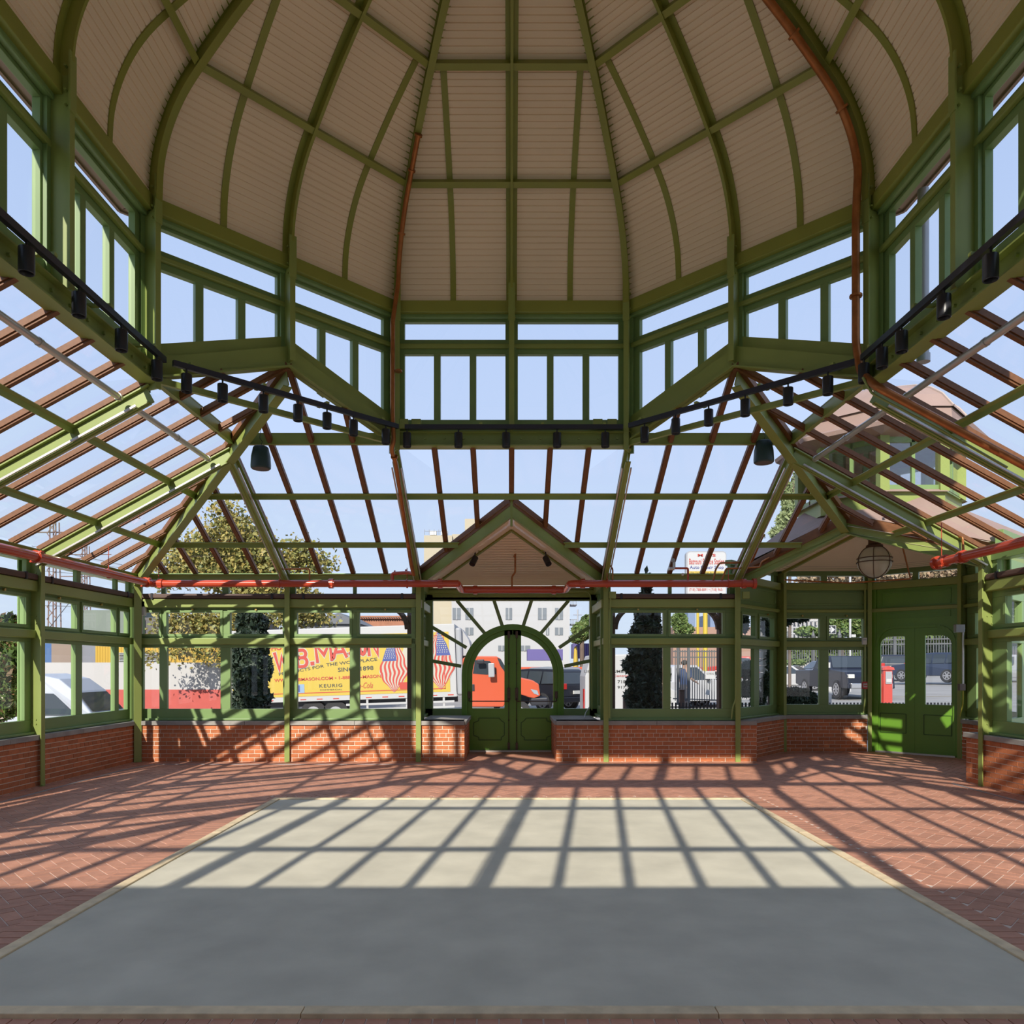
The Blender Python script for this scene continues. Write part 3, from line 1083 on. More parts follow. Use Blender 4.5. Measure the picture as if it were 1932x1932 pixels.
# ================================================================== ENTRANCE PORCH
YB = HW + 1.55      # porch back plane (building coords)
RIDGE = zr(GAB)
gb = thing('gable', 'pointed entrance gable with brown edge and beige boarded ceiling', 'gable', 'structure')
for sg in (-1, 1):
    p = Vector((0, GAB - .03, RIDGE)); q = Vector((sg * (HW - GAB), HW - .03, 3.23))
    d = (q - p)
    side = Vector((0, 1, 0))
    MB().prism([p + Vector((0, 0, .05)), q + Vector((0, 0, .05)), q + Vector((0, 0, -.10)), p + Vector((0, 0, -.10))], (sg * -.0, .05, 0)).build('fascia_board', WOOD, gb)
    b = MB()
    b.prism([p + Vector((0, .01, -.10)), q + Vector((0, .01, -.10)), q + Vector((0, .01, -.27)), p + Vector((0, .01, -.27))], (0, .03, 0))
    b.prism([p + Vector((0, -.03, -.27)), q + Vector((0, -.03, -.27)), q + Vector((0, -.03, -.285)), p + Vector((0, -.03, -.285))], (0, .13, 0))
    b.build('valley_beam', GREEN, gb)
MB().box(-.018, GAB - .06, RIDGE - .42, .018, GAB + .02, RIDGE - .02).build('king_strut', GREEN, gb)
PX_ = HW - GAB      # 1.62
hipY = YB + .05 - PX_
def roof_piece(pts, name, parent, pitch=.075, drop=.20, slopev=None, along=None, m=BEIGE, thick=.10):
    """planar boarded ceiling: pts 3-D polygon; boards run perpendicular to 'along'"""
    n = (pts[1] - pts[0]).cross(pts[2] - pts[0]).normalized()
    if n.z < 0: n = -n
    al = (along - n * along.dot(n)).normalized()
    cr = n.cross(al)
    o = pts[0]
    P2 = [((p - o).dot(al), (p - o).dot(cr)) for p in pts]
    lo = min(p[0] for p in P2); hi = max(p[0] for p in P2)
    mb = MB()
    a = lo
    while a < hi:
        b = min(a + pitch, hi)
        c = clip(clip(P2, -1, 0, -a), 1, 0, b - .010)
        if len(c) >= 3:
            mb.poly([o + al * x + cr * y for x, y in c])
        c = clip(clip(P2, -1, 0, -(b - .010)), 1, 0, b)
        if len(c) >= 3:
            mb.poly([o + al * x + cr * y + n * .012 for x, y in c])
        a = b
    mb.poly([p + n * thick for p in pts])
    return mb.build(name, m, parent)
ZR = RIDGE - .16
ZE = 3.23 - .13
for sg in (-1, 1):
    A = Vector((0, GAB, ZR)); B = Vector((sg * PX_, HW, ZE)); Cc = Vector((sg * PX_, YB + .05, ZE)); D = Vector((0, hipY, ZR))
    roof_piece([A, B, Cc, D], 'ceiling_panel', gb, along=Vector((0, 1, 0)))
roof_piece([Vector((-PX_, YB + .05, ZE)), Vector((PX_, YB + .05, ZE)), Vector((0, hipY, ZR))], 'ceiling_panel', gb, along=Vector((0, -1, .5)))
for sg in (-1, 1):
    b = MB()
    b.beam((0, hipY, ZR - .02), (sg * PX_, YB, ZE - .02), .05, .035)
    b.build('hip_trim', OLIVE, gb)
MB().beam((-.62, YB - .60, ZR - .34), (.62, YB - .60, ZR - .34), .03, .03).build('tie_bar', OLIVE, gb)
MB().box(-.2, YB - 1.22, ZR - .12, .2, YB - 1.20, ZR - .10).build('tie_bar', OLIVE, gb)
# porch head beams
b = MB()
b.box(-1.62, YB - .02, 2.90, 1.62, YB + .10, 3.10)
b.box(-1.62, YB - .06, 3.02, 1.62, YB, 3.08)
b.build('head_beam', GREEN, gb, bevel=.005)
for sg in (-1, 1):
    MB().box(sg * 1.62 - .05, HW, 3.0, sg * 1.62 + .05, YB, 3.14).build('side_beam', GREEN, gb)

# arched door and sunburst window
DX, DZ, RO, RI = .03, 1.46, .975, .885
door = thing('door_1', 'arched green double door with bronze bolts and glazed leaves', 'door', 'structure')
def arc_pts(r, a0, a1, n, y):
    return [(DX + r * math.cos(rad(a0 + (a1 - a0) * i / n)), y, DZ + r * math.sin(rad(a0 + (a1 - a0) * i / n))) for i in range(n + 1)]
def band(mb, r0, r1, y0, y1, a0=0, a1=180, n=28):
    for i in range(n):
        b0 = a0 + (a1 - a0) * i / n; b1 = a0 + (a1 - a0) * (i + 1) / n
        q = []
        for r, a in ((r0, b0), (r1, b0), (r1, b1), (r0, b1)):
            q.append((DX + r * math.cos(rad(a)), y0, DZ + r * math.sin(rad(a))))
        mb.prism(q, (0, y1 - y0, 0))
    return mb
f = MB()
band(f, RI, RO, YB - .04, YB + .12)
for sg in (-1, 1):
    x0, x1 = sorted((DX + sg * RI, DX + sg * RO))
    f.box(x0, YB - .04, 0, x1, YB + .12, DZ)
f.build('frame', DOORG, door)
f = MB()
band(f, RI - .018, RI + .012, YB - .065, YB - .03)
for sg in (-1, 1):
    x0, x1 = sorted((DX + sg * (RI - .018), DX + sg * (RI + .012)))
    f.box(x0, YB - .065, 0, x1, YB - .03, DZ)
f.build('bead', DOORG, door)
GO = .775   # glass outer radius
for sg in (-1, 1):
    leaf = MB()
    a0, a1 = (0, 90) if sg > 0 else (90, 180)
    band(leaf, GO, RI - .01, YB, YB + .05, a0, a1, 14)
    xo0, xo1 = sorted((DX + sg * GO, DX + sg * (RI - .01)))
    leaf.box(xo0, YB, .03, xo1, YB + .05, DZ)
    xi0, xi1 = sorted((DX + sg * .006, DX + sg * .16))
    zt = DZ + math.sqrt((RI - .01) ** 2 - .16 ** 2)
    leaf.box(xi0, YB, .03, xi1, YB + .05, zt)
    xb0, xb1 = sorted((DX + sg * .16, DX + sg * GO))
    leaf.box(xb0, YB, .03, xb1, YB + .05, .825)
    # arch infill between straight stile top and band
    lo = leaf.build('door_leaf', DOORG, door)
    pts = [(DX + sg * .16, YB + .025, .825), (DX + sg * GO, YB + .025, .825), (DX + sg * GO, YB + .025, DZ)]
    amax = math.degrees(math.acos(.16 / GO))
    for i in range(1, 15):
        a = amax * i / 14
        pts.append((DX + sg * GO * math.cos(rad(a)), YB + .025, DZ + GO * math.sin(rad(a))))
    MB().poly(pts).build('glass_pane', GLASS, lo)
    # raised moulding with notched corners
    w0, w1, z0, z1 = .16, .75, .22, .64
    path = [(w0 + .06, z0), (w1 - .10, z0), (w1 - .10, z0 + .05), (w1 + .0, z0 + .09), (w1, z1 - .09), (w1 - .10, z1 - .05), (w1 - .10, z1), (w0 + .10, z1), (w0 + .06, z1 - .05), (w0, z1 - .09), (w0, z0 + .09), (w0 + .06, z0 + .05)]
    mm = MB()
    for i in range(len(path)):
        p, q = path[i], path[(i + 1) % len(path)]
        mm.beam((DX + sg * p[0], YB - .004, p[1]), (DX + sg * q[0], YB - .004, q[1]), .016, .014, up=(0, 1, 0))
    mm.build('panel_moulding', mat('door_moulding_painted_shadow', (.045, .12, .012), .5), lo)  # darker green puts the moulding's shadow line into its colour
    # bronze bolts and exit bar
    hwv = MB()
    x = DX + sg * .075
    hwv.cyl((x, YB - .025, .05), (x, YB - .025, 2.30), .007, 8)
    for z0, z1, hw in ((.04, .17, .022), (2.17, 2.30, .022), (.98, 1.22, .028)):
        hwv.box(x - hw, YB - .05, z0, x + hw, YB, z1)
    for z in (.60, 1.68):
        hwv.ball((x, YB - .025, z), .016, 8, 6)
    xo = DX + sg * .83
    hwv.box(xo - .025, YB - .05, 1.02, xo + .025, YB, 1.15)
    hwv.cyl((xo, YB - .04, 1.02), (xo, YB - .075, .97), .012, 8)
    hwv.cyl((x, YB - .04, 1.02), (x, YB - .075, .97), .012, 8)
    hwv.cyl((x, YB - .075, .965), (xo, YB - .075, .965), .011, 8)
    hwv.build('exit_bar', BRONZE, lo)
MB().box(DX - .016, YB + .01, .03, DX + .016, YB + .062, 2.33).build('astragal', DOORG, door)
MB().box(DX - RO, YB - .10, 0, DX + RO, YB + .12, .03).build('threshold', SILVER, door)
# sunburst window
wcount[0] += 1
sw_ = thing('window_%d' % wcount[0], 'fan window of radiating green bars around the arched door', 'window', 'structure')
GX0, GX1, GZ1 = -1.50, 1.50, 2.885
f = MB()
f.box(-1.64, YB - .02, .68, GX0, YB + .10, 3.0)
f.box(GX1, YB - .02, .68, 1.64, YB + .10, 3.0)
f.box(-1.64, YB - .02, GZ1, 1.64, YB + .10, 2.95)
f.box(-1.64, YB - .02, .66, DX - RO + .02, YB + .10, .82)
f.box(DX + RO - .02, YB - .02, .66, 1.64, YB + .10, .82)
f.build('frame', GREENW, sw_, bevel=.003)
def W2(px, py):
    d = 14.15
    v = P(px, py, d)
    return (v.x - X0, v.z)
spk = [((862, 1133), (918, 1199)), ((932, 1133), (948, 1182)), ((815, 1183), (880, 1222)), ((815, 1247), (870, 1257))]
ends = []
for a, b in spk:
    for m_ in (0, 1):
        p, q = W2(*a), W2(*b)
        if m_:
            p = (2 * DX - p[0], p[1]); q = (2 * DX - q[0], q[1])
            p = (min(p[0], GX1), p[1])
        MB().beam((p[0], YB + .02, p[1]), (q[0], YB + .02, q[1]), .066, .075, up=(0, 1, 0)).build('spoke', GREENW, sw_)
        ends.append((p, q))
# glass: one pane per sector
def rect_hit(a):
    c, s_ = math.cos(rad(a)), math.sin(rad(a))
    t = 1e9
    if c > 1e-6: t = min(t, (GX1 - DX) / c)
    if c < -1e-6: t = min(t, (GX0 - DX) / c)
    if s_ > 1e-6: t = min(t, (GZ1 - DZ) / s_)
    return (DX + c * t, DZ + s_ * t)
angs = [0]
for p, q in ends:
    angs.append(math.degrees(math.atan2(p[1] - DZ, p[0] - DX)))
angs = sorted(angs + [180])
for i in range(len(angs) - 1):
    a0, a1 = angs[i], angs[i + 1]
    inner = [(DX + RO * math.cos(rad(a0 + (a1 - a0) * j / 6)), YB + .04, DZ + RO * math.sin(rad(a0 + (a1 - a0) * j / 6))) for j in range(7)]
    outer = []
    cor = sorted([math.degrees(math.atan2(GZ1 - DZ, GX1 - DX)), math.degrees(math.atan2(GZ1 - DZ, GX0 - DX))])
    for a in [a1] + [c for c in reversed(cor) if a0 < c < a1] + [a0]:
        h = rect_hit(a)
        outer.append((h[0], YB + .04, h[1]))
    MB().poly(inner + outer).build('glass_pane', GLASS, sw_)
for x0, x1 in ((GX0, DX - RO), (DX + RO, GX1)):
    MB().poly([(x0, YB + .04, .82), (x1, YB + .04, .82), (x1, YB + .04, DZ), (x0, YB + .04, DZ)]).build('glass_pane', GLASS, sw_)

# ================================================================== CORNER BAY
bay = thing('corner_bay_roof', 'faceted corner bay roof with beige boarded ceiling and brown top', 'roof', 'structure')
CB = 6.06
OP = Vector((5.12, 5.12, zr(5.12)))            # where the hip meets the opening
WA, WB_ = Vector((V2 + .03, HW + .03, 3.23)), Vector((HW + .03, V2 + .03, 3.23))
APEX = Vector((CB, CB, 4.12))
ring = [WA, Vector((*PB1, 3.47)), Vector((*PB2, 3.47)), Vector((*mir(PB2), 3.47)), Vector((*mir(PB1), 3.47)), WB_]
rc = [Vector((p.x, p.y, p.z - .02)) for p in ring]
ap = APEX + Vector((0, 0, -.10))
cen = Vector((CB, CB, 0))
for i in range(5):
    m_ = (rc[i] + rc[i + 1]) / 2
    al = Vector((cen.x - m_.x, cen.y - m_.y, .6))
    roof_piece([rc[i], rc[i + 1], ap], 'ceiling_panel', bay, along=al)
opl = OP + Vector((0, 0, -.26))
roof_piece([rc[0] + Vector((0, 0, -.1)), opl, ap], 'ceiling_panel', bay, along=Vector((1, 1, .2)))
roof_piece([opl, rc[5] + Vector((0, 0, -.1)), ap], 'ceiling_panel', bay, along=Vector((1, 1, .2)))
for p in ring[1:5]:
    MB().beam(p + Vector((0, 0, -.05)), ap + Vector((0, 0, -.03)), .05, .05).build('ceiling_rib', OLIVE, bay)
MB().cyl(ap + Vector((0, 0, -.10)), ap + Vector((0, 0, .0)), .16, 12).build('apex_plate', OLIVE, bay)
# outer brown roof
oc = [Vector((cen.x + (p.x - cen.x) * 1.13, cen.y + (p.y - cen.y) * 1.13, 3.50)) for p in ring]
oc[0] = Vector((WA.x - .06, WA.y + .2, 3.28)); oc[5] = Vector((WB_.x + .2, WB_.y - .06, 3.28))
top = [Vector((cen.x + (p.x - cen.x) * .50, cen.y + (p.y - cen.y) * .50, 4.22)) for p in ring]
for i in range(5):
    MB().poly([oc[i], oc[i + 1], top[i + 1], top[i]]).build('roof_sheet', ROOFBR, bay)
MB().poly([oc[0], OP + Vector((0, 0, .02)), top[0]]).build('roof_sheet', ROOFBR, bay)
MB().poly([OP + Vector((0, 0, .02)), oc[5], top[5]]).build('roof_sheet', ROOFBR, bay)
MB().poly([OP + Vector((0, 0, .02)), top[0], top[5]]).build('roof_sheet', ROOFBR, bay)
MB().poly(top).build('roof_sheet', ROOFBR, bay)
for i in range(5):
    MB().beam(oc[i] + Vector((0, 0, -.02)), oc[i + 1] + Vector((0, 0, -.02)), .12, .12).build('gutter', GREEN, bay)
# fascia at the opening
nrm = Vector((1, 1, 0)).normalized()
for e_, nm in ((WA, 'a'), (WB_, 'b')):
    p = OP; q = Vector((e_.x, e_.y, 3.23))
    MB().prism([p + Vector((0, 0, .04)), q + Vector((0, 0, .04)), q + Vector((0, 0, -.11)), p + Vector((0, 0, -.11))], nrm * .05).build('fascia_board', WOOD, bay)
    b = MB()
    b.prism([p + Vector((0, 0, -.11)) + nrm * .01, q + Vector((0, 0, -.11)) + nrm * .01, q + Vector((0, 0, -.27)) + nrm * .01, p + Vector((0, 0, -.27)) + nrm * .01], nrm * .03)
    b.prism([p + Vector((0, 0, -.27)) - nrm * .04, q + Vector((0, 0, -.27)) - nrm * .04, q + Vector((0, 0, -.285)) - nrm * .04, p + Vector((0, 0, -.285)) - nrm * .04], nrm * .13)
    b.build('opening_beam', GREEN, bay)
# door of the bay: local u along PB2 -> mirror
MD, LD = fm(PB2, mir(PB2), (1, 1))
bd = thing('door_2', 'green double door of the corner bay, glazed with rounded top corners', 'door', 'structure')
f = MB(MD)
f.box(0, .04, 0, .10, .17, 3.10)
f.box(LD - .10, .04, 0, LD, .17, 3.10)
f.build('jamb', DOORG, bd)
zt = 2.36
def rr(u0, u1, z0, z1, r, n=6, left=True, right=True):
    pts = [(u0, z0), (u1, z0)]
    if right:
        for i in range(n + 1):
            a = rad(90 * i / n)
            pts.append((u1 - r + r * math.cos(a), z1 - r + r * math.sin(a)))
    else: pts.append((u1, z1))
    if left:
        for i in range(n + 1):
            a = rad(90 + 90 * i / n)
            pts.append((u0 + r + r * math.cos(a), z1 - r + r * math.sin(a)))
    else: pts.append((u0, z1))
    return pts
# head infill above the rounded door
f = MB(MD)
outl = rr(.12, LD - .12, 0, zt, .30)
arch = outl[2:]
for i in range(len(arch) - 1):
    a, b = arch[i], arch[i + 1]
    if abs(a[0] - b[0]) < 1e-4: continue
    f.prism([(a[0], .06, a[1]), (b[0], .06, b[1]), (b[0], .06, 2.66), (a[0], .06, 2.66)], (0, .08, 0))
f.box(.08, .06, 0, .12, .14, 2.66); f.box(LD - .12, .06, 0, LD - .08, .14, 2.66)
f.build('head', DOORG, bd)
f = MB(MD)
ring2 = [(.12, 0)] + list(reversed(arch)) + [(LD - .12, 0)]
ring2 = [(.12, 0)] + [p for p in reversed(arch)] + [(LD - .12, 0)]
for i in range(len(ring2) - 1):
    a, b = ring2[i], ring2[i + 1]
    if math.dist(a, b) > 1e-3:
        f.beam((a[0], .05, a[1]), (b[0], .05, b[1]), .045, .03, up=(0, 1, 0))
f.build('bead', DOORG, bd)
for z0, z1 in ((2.50, 2.66), (2.74, 3.06)):
    pn = MB(MD)
    if z1 > 2.7:
        pn.box(.10, .09, 2.66, LD - .10, .15, 3.10)
    for a in ((.18, z0 + .03, LD - .18, z0 + .05), (.18, z1 - .05, LD - .18, z1 - .03), (.18, z0 + .03, .20, z1 - .03), (LD - .20, z0 + .03, LD - .18, z1 - .03)):
        pn.box(a[0], .045 if z1 < 2.7 else .075, a[1], a[2], .062 if z1 < 2.7 else .09, a[3])
    pn.build('panel', DOORG, bd)
MB(MD).box(0, .03, 2.66, LD, .10, 2.73).build('head_rail', GREEN, bd, bevel=.01)
MB(MD).box(0, .0, 3.09, LD, .14, 3.22).build('eave_beam', GREEN, bd, bevel=.01)
t = MB(MD)
t.box(0, .08, 3.37, LD, .2, 3.46)
t.box(0, .10, 3.22, LD, .17, 3.24)
for a, b in ((0, .06), (LD / 2 - .05, LD / 2 + .05), (LD - .06, LD)):
    t.box(a, .10, 3.24, b, .17, 3.37)
t.build('clerestory_frame', GREENW, bd)
for a, b in ((.06, LD / 2 - .05), (LD / 2 + .05, LD - .06)):
    MB(MD).poly([(a, .135, 3.24), (b, .135, 3.24), (b, .135, 3.37), (a, .135, 3.37)]).build('glass_pane', GLASS, bd)
md = LD / 2
for sg in (-1, 1):
    g0, g1 = .17, .60
    lf = MB(MD)
    def U(a): return md + sg * a
    def bxs(a, b, z0, z1, v0=.07, v1=.12):
        x0, x1 = sorted((U(a), U(b)))
        lf.box(x0, v0, z0, x1, v1, z1)
    hwid = md - .12
    bxs(.004, g0, .03, 2.20)
    bxs(g1, hwid, .03, 2.06)
    bxs(g0, g1, .03, .93)
    # rounded top piece
    gz = 2.19
    gl = rr(g0, g1, .93, gz, .17, left=False)
    oc_ = rr(0.004, hwid, 0, zt, .30, left=False)
    # top strip between glass arc and door outline
    ga = gl[2:-1]
    n_ = 8
    innr = [(g1, gz - .17)] + [(g1 - .17 + .17 * math.cos(rad(90 * i / 6)), gz - .17 + .17 * math.sin(rad(90 * i / 6))) for i in range(1, 7)] + [(g0, gz)]
    outr = [(hwid, zt - .30)] + [(hwid - .30 + .30 * math.cos(rad(90 * i / 6)), zt - .30 + .30 * math.sin(rad(90 * i / 6))) for i in range(1, 7)] + [(g0, zt)]
    for i in range(len(innr) - 1):
        q = [innr[i], outr[i], outr[i + 1], innr[i + 1]]
        lf.prism([(U(a), .07, b) for a, b in q], (0, .05, 0))
    bxs(.004, g0, 2.20, zt)
    lo = lf.build('door_leaf', DOORG, bd)
    MB(MD).poly([(U(a), .095, b) for a, b in gl]).build('glass_pane', GLASS, lo)
    pm = MB(MD)
    for a, b in (((g0 - .02, .38), (g1 - .0, .38)), ((g0 - .02, .74), (g1, .74)), ((g0 - .02, .38), (g0 - .02, .74)), ((g1, .38), (g1, .74))):
        pm.beam((U(a[0]), .067, a[1]), (U(b[0]), .067, b[1]), .014, .012, up=(0, 1, 0))
    pm.build('panel_moulding', MATS['door_moulding_painted_shadow'], lo)  # shadow of the moulding painted in as darker green
MB(MD).box(md - .012, .075, .03, md + .012, .13, 2.36).build('astragal', DOORG, bd)
MB(MD).box(.1, .0, 0, LD - .1, .14, .03).build('threshold', SILVER, bd)
# cupola on the bay roof
cu = thing('cupola', 'small octagonal glazed cupola with brown domed roof seen through the glass roof', 'cupola')
def octo(r, z, a0=22.5): return [Vector((CB + r * math.cos(rad(a0 + 45 * i)), CB + r * math.sin(rad(a0 + 45 * i)), z)) for i in range(8)]
def oct_band(r0, z0, r1, z1, name, m):
    a, b = octo(r0, z0), octo(r1, z1)
    mb = MB()
    for i in range(8):
        mb.poly([a[i], a[(i + 1) % 8], b[(i + 1) % 8], b[i]])
    mb.build(name, m, cu)
oct_band(1.22, 4.02, 1.22, 4.26, 'curb', GREEN)
oct_band(1.30, 4.24, 1.22, 4.29, 'sill', ROOFBR)
lo_, hi_ = octo(1.18, 4.26), octo(1.18, 5.10)
for i in range(8):
    MB().beam(lo_[i], hi_[i], .14, .14, up=(0, 1, 0)).build('corner_post', GREEN, cu)
    p, q = lo_[i], lo_[(i + 1) % 8]
    P_, Q_ = hi_[i], hi_[(i + 1) % 8]
    MB().poly([p, q, Q_, P_]).build('glass_pane', GLASSC, cu)
    f = MB()
    f.beam(p.lerp(q, .5), P_.lerp(Q_, .5), .05, .05, up=(q - p))
    f.beam(p + Vector((0, 0, .05)), q + Vector((0, 0, .05)), .05, .10)
    f.beam(P_ - Vector((0, 0, .05)), Q_ - Vector((0, 0, .05)), .05, .10)
    f.build('frame', GREENW, cu)
oct_band(1.18, 5.08, 1.58, 5.16, 'soffit', ROOFBR)
oct_band(1.58, 5.16, 1.60, 5.22, 'eave', ROOFBR)
oct_band(1.60, 5.22, 1.34, 5.32, 'eave', ROOFBR)
oct_band(1.34, 5.32, 1.32, 5.50, 'cornice', ROOFBR)
prof = [(1.36, 5.50), (1.30, 5.58), (1.18, 5.74), (.98, 5.90), (.72, 6.02), (.42, 6.10), (.16, 6.14)]
for (r0, z0), (r1, z1) in zip(prof, prof[1:]):
    oct_band(r0, z0, r1, z1, 'dome_sheet', ROOFBR)
for i in range(8):
    pts = [octo(r, z + .01)[i] for r, z in prof]
    MB().tube(pts, .018, 6).build('roof_seam', mat('pale_seam', (.42, .34, .30), .6), cu)
MB().lathe([(.16, 6.12), (.20, 6.17), (.12, 6.22), (.10, 6.27), (.15, 6.32), (.11, 6.38), (.02, 6.42)], (CB, CB, 0), 16).build('finial', mat('lead_grey', (.35, .33, .31), .6), cu, smooth=True)
# ================================================================== FITTINGS
# red sprinkler mains
ZP, RPI = 2.99, .060
def coup(t, p, d, r=RPI):
    p = Vector(p); d = Vector(d).normalized()
    mb = MB(I4)
    mb.cyl(p - d * .035, p + d * .035, r * 1.35, 16)
    mb.cyl(p - d * .045, p - d * .035, r * 1.2, 16)
    o_ = d.orthogonal().normalized()
    for s_ in (-1, 1):
        mb.cyl(p + o_ * s_ * r * 1.5 - d * .03, p + o_ * s_ * r * 1.5 + d * .03, .014, 6)
    mb.build('coupling', REDP, t, smooth=True)
def bend(pts, r, n=5):
    """round the corners of a path"""
    out = [Vector(pts[0])]
    for i in range(1, len(pts) - 1):
        a, b, c = Vector(pts[i - 1]), Vector(pts[i]), Vector(pts[i + 1])
        d0 = (a - b); d1 = (c - b)
        k = min(r, d0.length * .45, d1.length * .45)
        p, q = b + d0.normalized() * k, b + d1.normalized() * k
        for j in range(n + 1):
            t = j / n
            out.append(p * (1 - t) ** 2 + b * 2 * t * (1 - t) + q * t * t)
    out.append(Vector(pts[-1]))
    return out
def hanger(t, p, ztop, m=None):
    b = MB(I4)
    b.cyl((p[0], p[1], p[2]), (p[0], p[1], ztop), .006, 6)
    b.cyl((p[0] - .01, p[1], p[2]), (p[0] + .01, p[1], p[2]), RPI * 1.25, 14)
    b.build('hanger', m or REDP, t)
main = thing('sprinkler_pipe', 'thick red sprinkler main running along the back wall and into the porch', 'pipe')
xl = -5.92
MB(I4).tube(bend([(xl, 12.2, ZP), (-.85, 12.2, ZP)], .1), RPI, 16).build('pipe', REDP, main, smooth=True)
MB(I4).tube(bend([(-1.05, 12.2, ZP), (-.87, 12.2, ZP), (-.87, 13.2, ZP), (-.6, 13.2, ZP)], .10), RPI, 16).build('elbow', REDP, main, smooth=True)
MB(I4).tube([(-.65, 13.2, ZP), (.92, 13.2, ZP)], RPI * .98, 16).build('pipe', REDP, main, smooth=True)
MB(I4).tube(bend([(.8, 13.2, ZP), (.99, 13.2, ZP), (.99, 12.2, ZP), (1.2, 12.2, ZP)], .10), RPI, 16).build('elbow', REDP, main, smooth=True)
MB(I4).tube([(1.1, 12.2, ZP), (4.02, 12.2, ZP)], RPI, 16).build('pipe', REDP, main, smooth=True)
for x in (xl + .16, -2.95, -1.15, 1.2, 3.85):
    coup(main, (x, 12.2, ZP), (1, 0, 0))
for x in (-.62, .78): coup(main, (x, 13.2, ZP), (1, 0, 0))
MB(I4).cyl((4.00, 12.2, ZP), (4.05, 12.2, ZP), RPI * 1.45, 18).build('end_cap', REDP, main, smooth=True)
for x in (-5.8, -3.8, -1.7, 1.6, 3.6): hanger(main, (x, 12.2, ZP), 3.25)
side = thing('sprinkler_pipe', 'thick red sprinkler main receding along the shaded side wall', 'pipe')
MB(I4).tube(bend([(xl, 1.0, ZP), (xl, 12.2, ZP), (xl + .2, 12.2, ZP)], .12), RPI, 16).build('pipe', REDP, side, smooth=True)
for y in (9.25, 6.2, 12.02): coup(side, (xl, y, ZP), (0, 1, 0))
for y in (10.9, 8.0): hanger(side, (xl, y, ZP), 3.4)
rp_ = thing('sprinkler_pipe', 'thick red sprinkler main ending in a flange beside the globe lantern', 'pipe')
MB(I4).tube([(5.66, 1.0, ZP), (5.66, 9.78, ZP)], RPI, 16).build('pipe', REDP, rp_, smooth=True)
MB(I4).cyl((5.66, 9.76, ZP), (5.66, 9.82, ZP), RPI * 1.5, 18).build('end_cap', REDP, rp_, smooth=True)
for y in (9.62, 9.25, 6.5): coup(rp_, (5.66, y, ZP), (0, 1, 0))
hanger(rp_, (5.66, 9.70, ZP), 3.5)

# copper risers
def cop(label, pts, r=.022, bends=.08, clamps=(), name='copper_pipe', m=None, n=10, heads=(), parts=()):
    t = thing(name, label, 'pipe')
    MB(I4).tube(bend(pts, bends), r, n).build('pipe', m or COPPER, t, smooth=True)
    for c, d in clamps:
        c = Vector(c); d = Vector(d).normalized()
        MB(I4).cyl(c - d * .012, c + d * .012, r * 1.6, 10).build('clamp', m or COPPER, t, smooth=True)
    for h in heads:
        b = MB(I4)
        b.cyl(h, (h[0], h[1], h[2] - .04), .016, 8)
        b.cyl((h[0], h[1], h[2] - .055), (h[0], h[1], h[2] - .06), .022, 10)
        b.build('sprinkler_head', BRASS, t)
    return t
def dome_path(ang, s0, s1, inset, n=14, side=0.0):
    out = []
    uu = Vector((math.cos(ang), math.sin(ang), 0)); ww = Vector((-uu.y, uu.x, 0))
    for i in range(n + 1):
        r, z, nn = at_s(s0 + (s1 - s0) * i / n)
        out.append(BASE @ (uu * (r - nn[0] * inset) + ww * side + Vector((0, 0, z - nn[1] * inset))))
    return out
aL = rad(90 + 22.5)
pL = dome_path(aL, 0.25, s_of_r(3.05), .18, side=.0)
vx, vy = RV * math.cos(aL), RV * math.sin(aL)
q0 = Vector((vx + X0 + .0, vy + Y0 - .20, 0))
path = [P(780, 1084, 11.9), P(776, 1066, 11.7), P(746, 872, 9.95), P(738, 848, 9.8), P(743, 832, 9.75), (q0.x, q0.y - .02, 4.95), (q0.x, q0.y, 6.2)] + pL
cop('long copper riser climbing the rafter, post and dome rib beside the middle lantern window', path, .030, .06,
    clamps=[(P(752, 700, 9.8), (0, 0, 1)), (P(744, 862, 9.88), (0, .5, -.4)), (pL[5], pL[6] - pL[5]), (pL[11], pL[12] - pL[11]), (path[-1], pL[-1] - pL[-2])])
aR = rad(22.5)
pR = dome_path(aR, 0.3, s_of_r(2.4), .22, side=-.0)
qv = Vector((RV * math.cos(aR) + X0 - .20, RV * math.sin(aR) + Y0 - .02, 0))
path = [P(1990, 909, 7.4) , P(1932, 878, 7.35), P(1655, 730, 7.35), (qv.x, qv.y - .10, 4.66), (qv.x, qv.y, 5.0), (qv.x, qv.y, 6.3)] + pR
cop('long copper riser climbing the dome rib beside the corner bay side', path, .040, .08,
    clamps=[((qv.x, qv.y, 5.5), (0, 0, 1)), (pR[4], pR[5] - pR[4]), (pR[9], pR[10] - pR[9])])
# red link from the riser to the main
cop('red offset pipe linking the main with the first copper riser', [P(740, 1094, 12.2), P(740, 1082, 12.2), P(772, 1080, 12.0), P(781, 1084, 11.9)], .028, .05, m=REDP, clamps=[(P(745, 1081, 12.2), (1, 0, 0)), (P(766, 1079, 12.2), (1, 0, 0))], name='red_pipe')
cop('thin copper branch with a sprinkler over the truck window', [P(584, 1096, 12.2), P(584, 1073, 12.2), P(522, 1074, 12.2), P(491, 1010, 11.7)], .014, .04, heads=[P(490, 1006, 11.7)])
cop('thin copper branch climbing the glass slope in the shaded corner', [P(117, 1048, 10.4), P(124, 1020, 10.4), P(160, 1029, 10.9), P(258, 968, 10.9)], .014, .04, heads=[P(262, 970, 10.9)])
cop('thin copper branch at the edge of the shaded glass slope', [P(-40, 925, 8.6), P(0, 908, 8.6), P(50, 882, 8.7)], .016, .04, heads=[P(54, 884, 8.7)])
